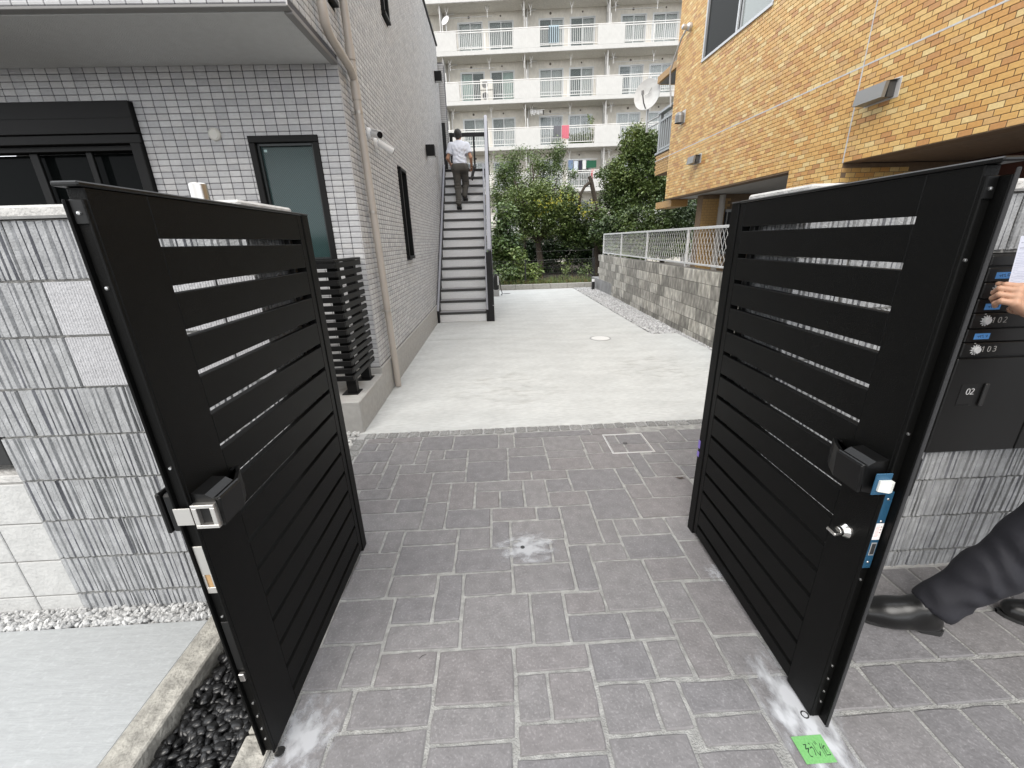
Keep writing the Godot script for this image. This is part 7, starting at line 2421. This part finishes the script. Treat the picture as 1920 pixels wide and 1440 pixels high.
	g.cap(kneeF, calf, 0.088, 0.079, 0.05)
	g.cap(calf, ankF.lerp(kneeF, 0.10), 0.079, 0.070, 0.05)
	g.cap(ankF.lerp(kneeF, 0.14), ankF - (kneeF - ankF) * 0.12, 0.069, 0.070, 0.03)
	g.cap(hipB, kneeB, 0.110, 0.088, 0.05); g.cap(kneeB, ankB, 0.088, 0.072, 0.04)
	var leg := (kneeF - ankF).normalized()
	g.fold(ankF.lerp(kneeF, 0.10) + Vector3(0.0, 0.0, 0.08), 0.15, (leg + Vector3(0.5, -0.3, 0.2)).normalized(), 0.085, 0.006)
	g.fold(ankF.lerp(kneeF, 0.35) + Vector3(-0.02, 0, 0.08), 0.18, (leg + Vector3(-0.6, 0.2, 0.1)).normalized(), 0.080, 0.007)
	g.fold(ankF.lerp(kneeF, 0.75) + Vector3(-0.03, 0, 0.08), 0.20, (leg + Vector3(0.5, 0.0, 0.3)).normalized(), 0.075, 0.009)
	g.fold(hipF + Vector3(-0.05, -0.1, 0.05), 0.25, Vector3(0.5, 1, 0.2).normalized(), 0.09, 0.008)
	g.cut(ankF + leg * 0.012, -leg + Vector3(0.10, 0.0, 0.0), 0.22)
	g.cut(ankB + Vector3(0, -0.03, 0), Vector3(0, -1, 0), 0.16)
	g.cut(Vector3(2.19, 1.03, -1.04), Vector3(0, 1, 0))
	put(root, "trousers", blob_mesh(g), cloth)
	for e in [[Vector3(1.80, 0.004, -1.192), Vector3(1.515, 0.004, -1.29), 0.0, 0.005], [Vector3(2.42, 0.004, -1.07), Vector3(2.135, 0.004, -1.262), 0.05, 0.007]]:
		g = Blob.new(Vector3(e[1].x - 0.06, -0.03, minf(e[0].z, e[1].z) - 0.09), Vector3(e[0].x + 0.07, 0.24, maxf(e[0].z, e[1].z) + 0.08), e[3])
		shoe(g, e[0], e[1], e[2])
		var o := put(root, "shoe", blob_mesh(g), glossy(lin(0.008), 0.30))
		put(o, "sole", sole(e[0], e[1], e[2]), glossy(lin(0.02), 0.5))
	# the sheet of paper
	var im := Image.create(256, 362, false, Image.FORMAT_RGBA8)
	im.fill(Color(0.76, 0.77, 0.82))
	var ink := Color(0.62, 0.64, 0.72)
	var r := RandomNumberGenerator.new()
	r.seed = 77
	for k in 27:
		var y := 0.12 + k * 0.031
		if k in [3, 6, 12, 20]: stroke(im, [[0.06, y - 0.012], [0.94, y - 0.012]], 1, Color(0.55, 0.56, 0.62))
		var x := 0.08
		while x < 0.86:
			var w := r.randf_range(0.03, 0.12)
			if r.randf() < 0.75: stroke(im, [[x, y], [minf(x + w, 0.92), y]], 3, ink if k > 3 else Color(0.35, 0.36, 0.42))
			x += w + 0.02
	mb = MB.new()
	var sheet := thing("paper_sheet", "white printed sheet of paper held up by the hand beside the letterboxes", "paper", Vector3(1.9, 1.5, -1.43))
	mb.mapped = true
	var n := 10
	for i in n:
		var a := float(i) / n
		var b := float(i + 1) / n
		var pa := [a, -0.030 * sin(a * PI * 0.8)]
		var pb := [b, -0.030 * sin(b * PI * 0.8)]
		var q := []
		for e in [[pa, 0.0], [pb, 0.0], [pb, 1.0], [pa, 1.0]]:
			var u: float = e[0][0]
			var y: float = e[1]
			q.append(Vector3(1.792 + u * 0.21 + y * 0.045 * (1.0 - u), 1.566 - y * 0.19, -1.395 + e[0][1] - 0.02 * y))
		var base := mb.v.size()
		mb.quad_uv(q[0], q[1], q[2], q[3], Vector3(0.05, 0.1, 1))
		for k in range(base, mb.v.size()): mb.uv[k].x = lerpf(a, b, mb.uv[k].x)
	put(sheet, "sheet", mb.mesh(), picture(im, 0.8))
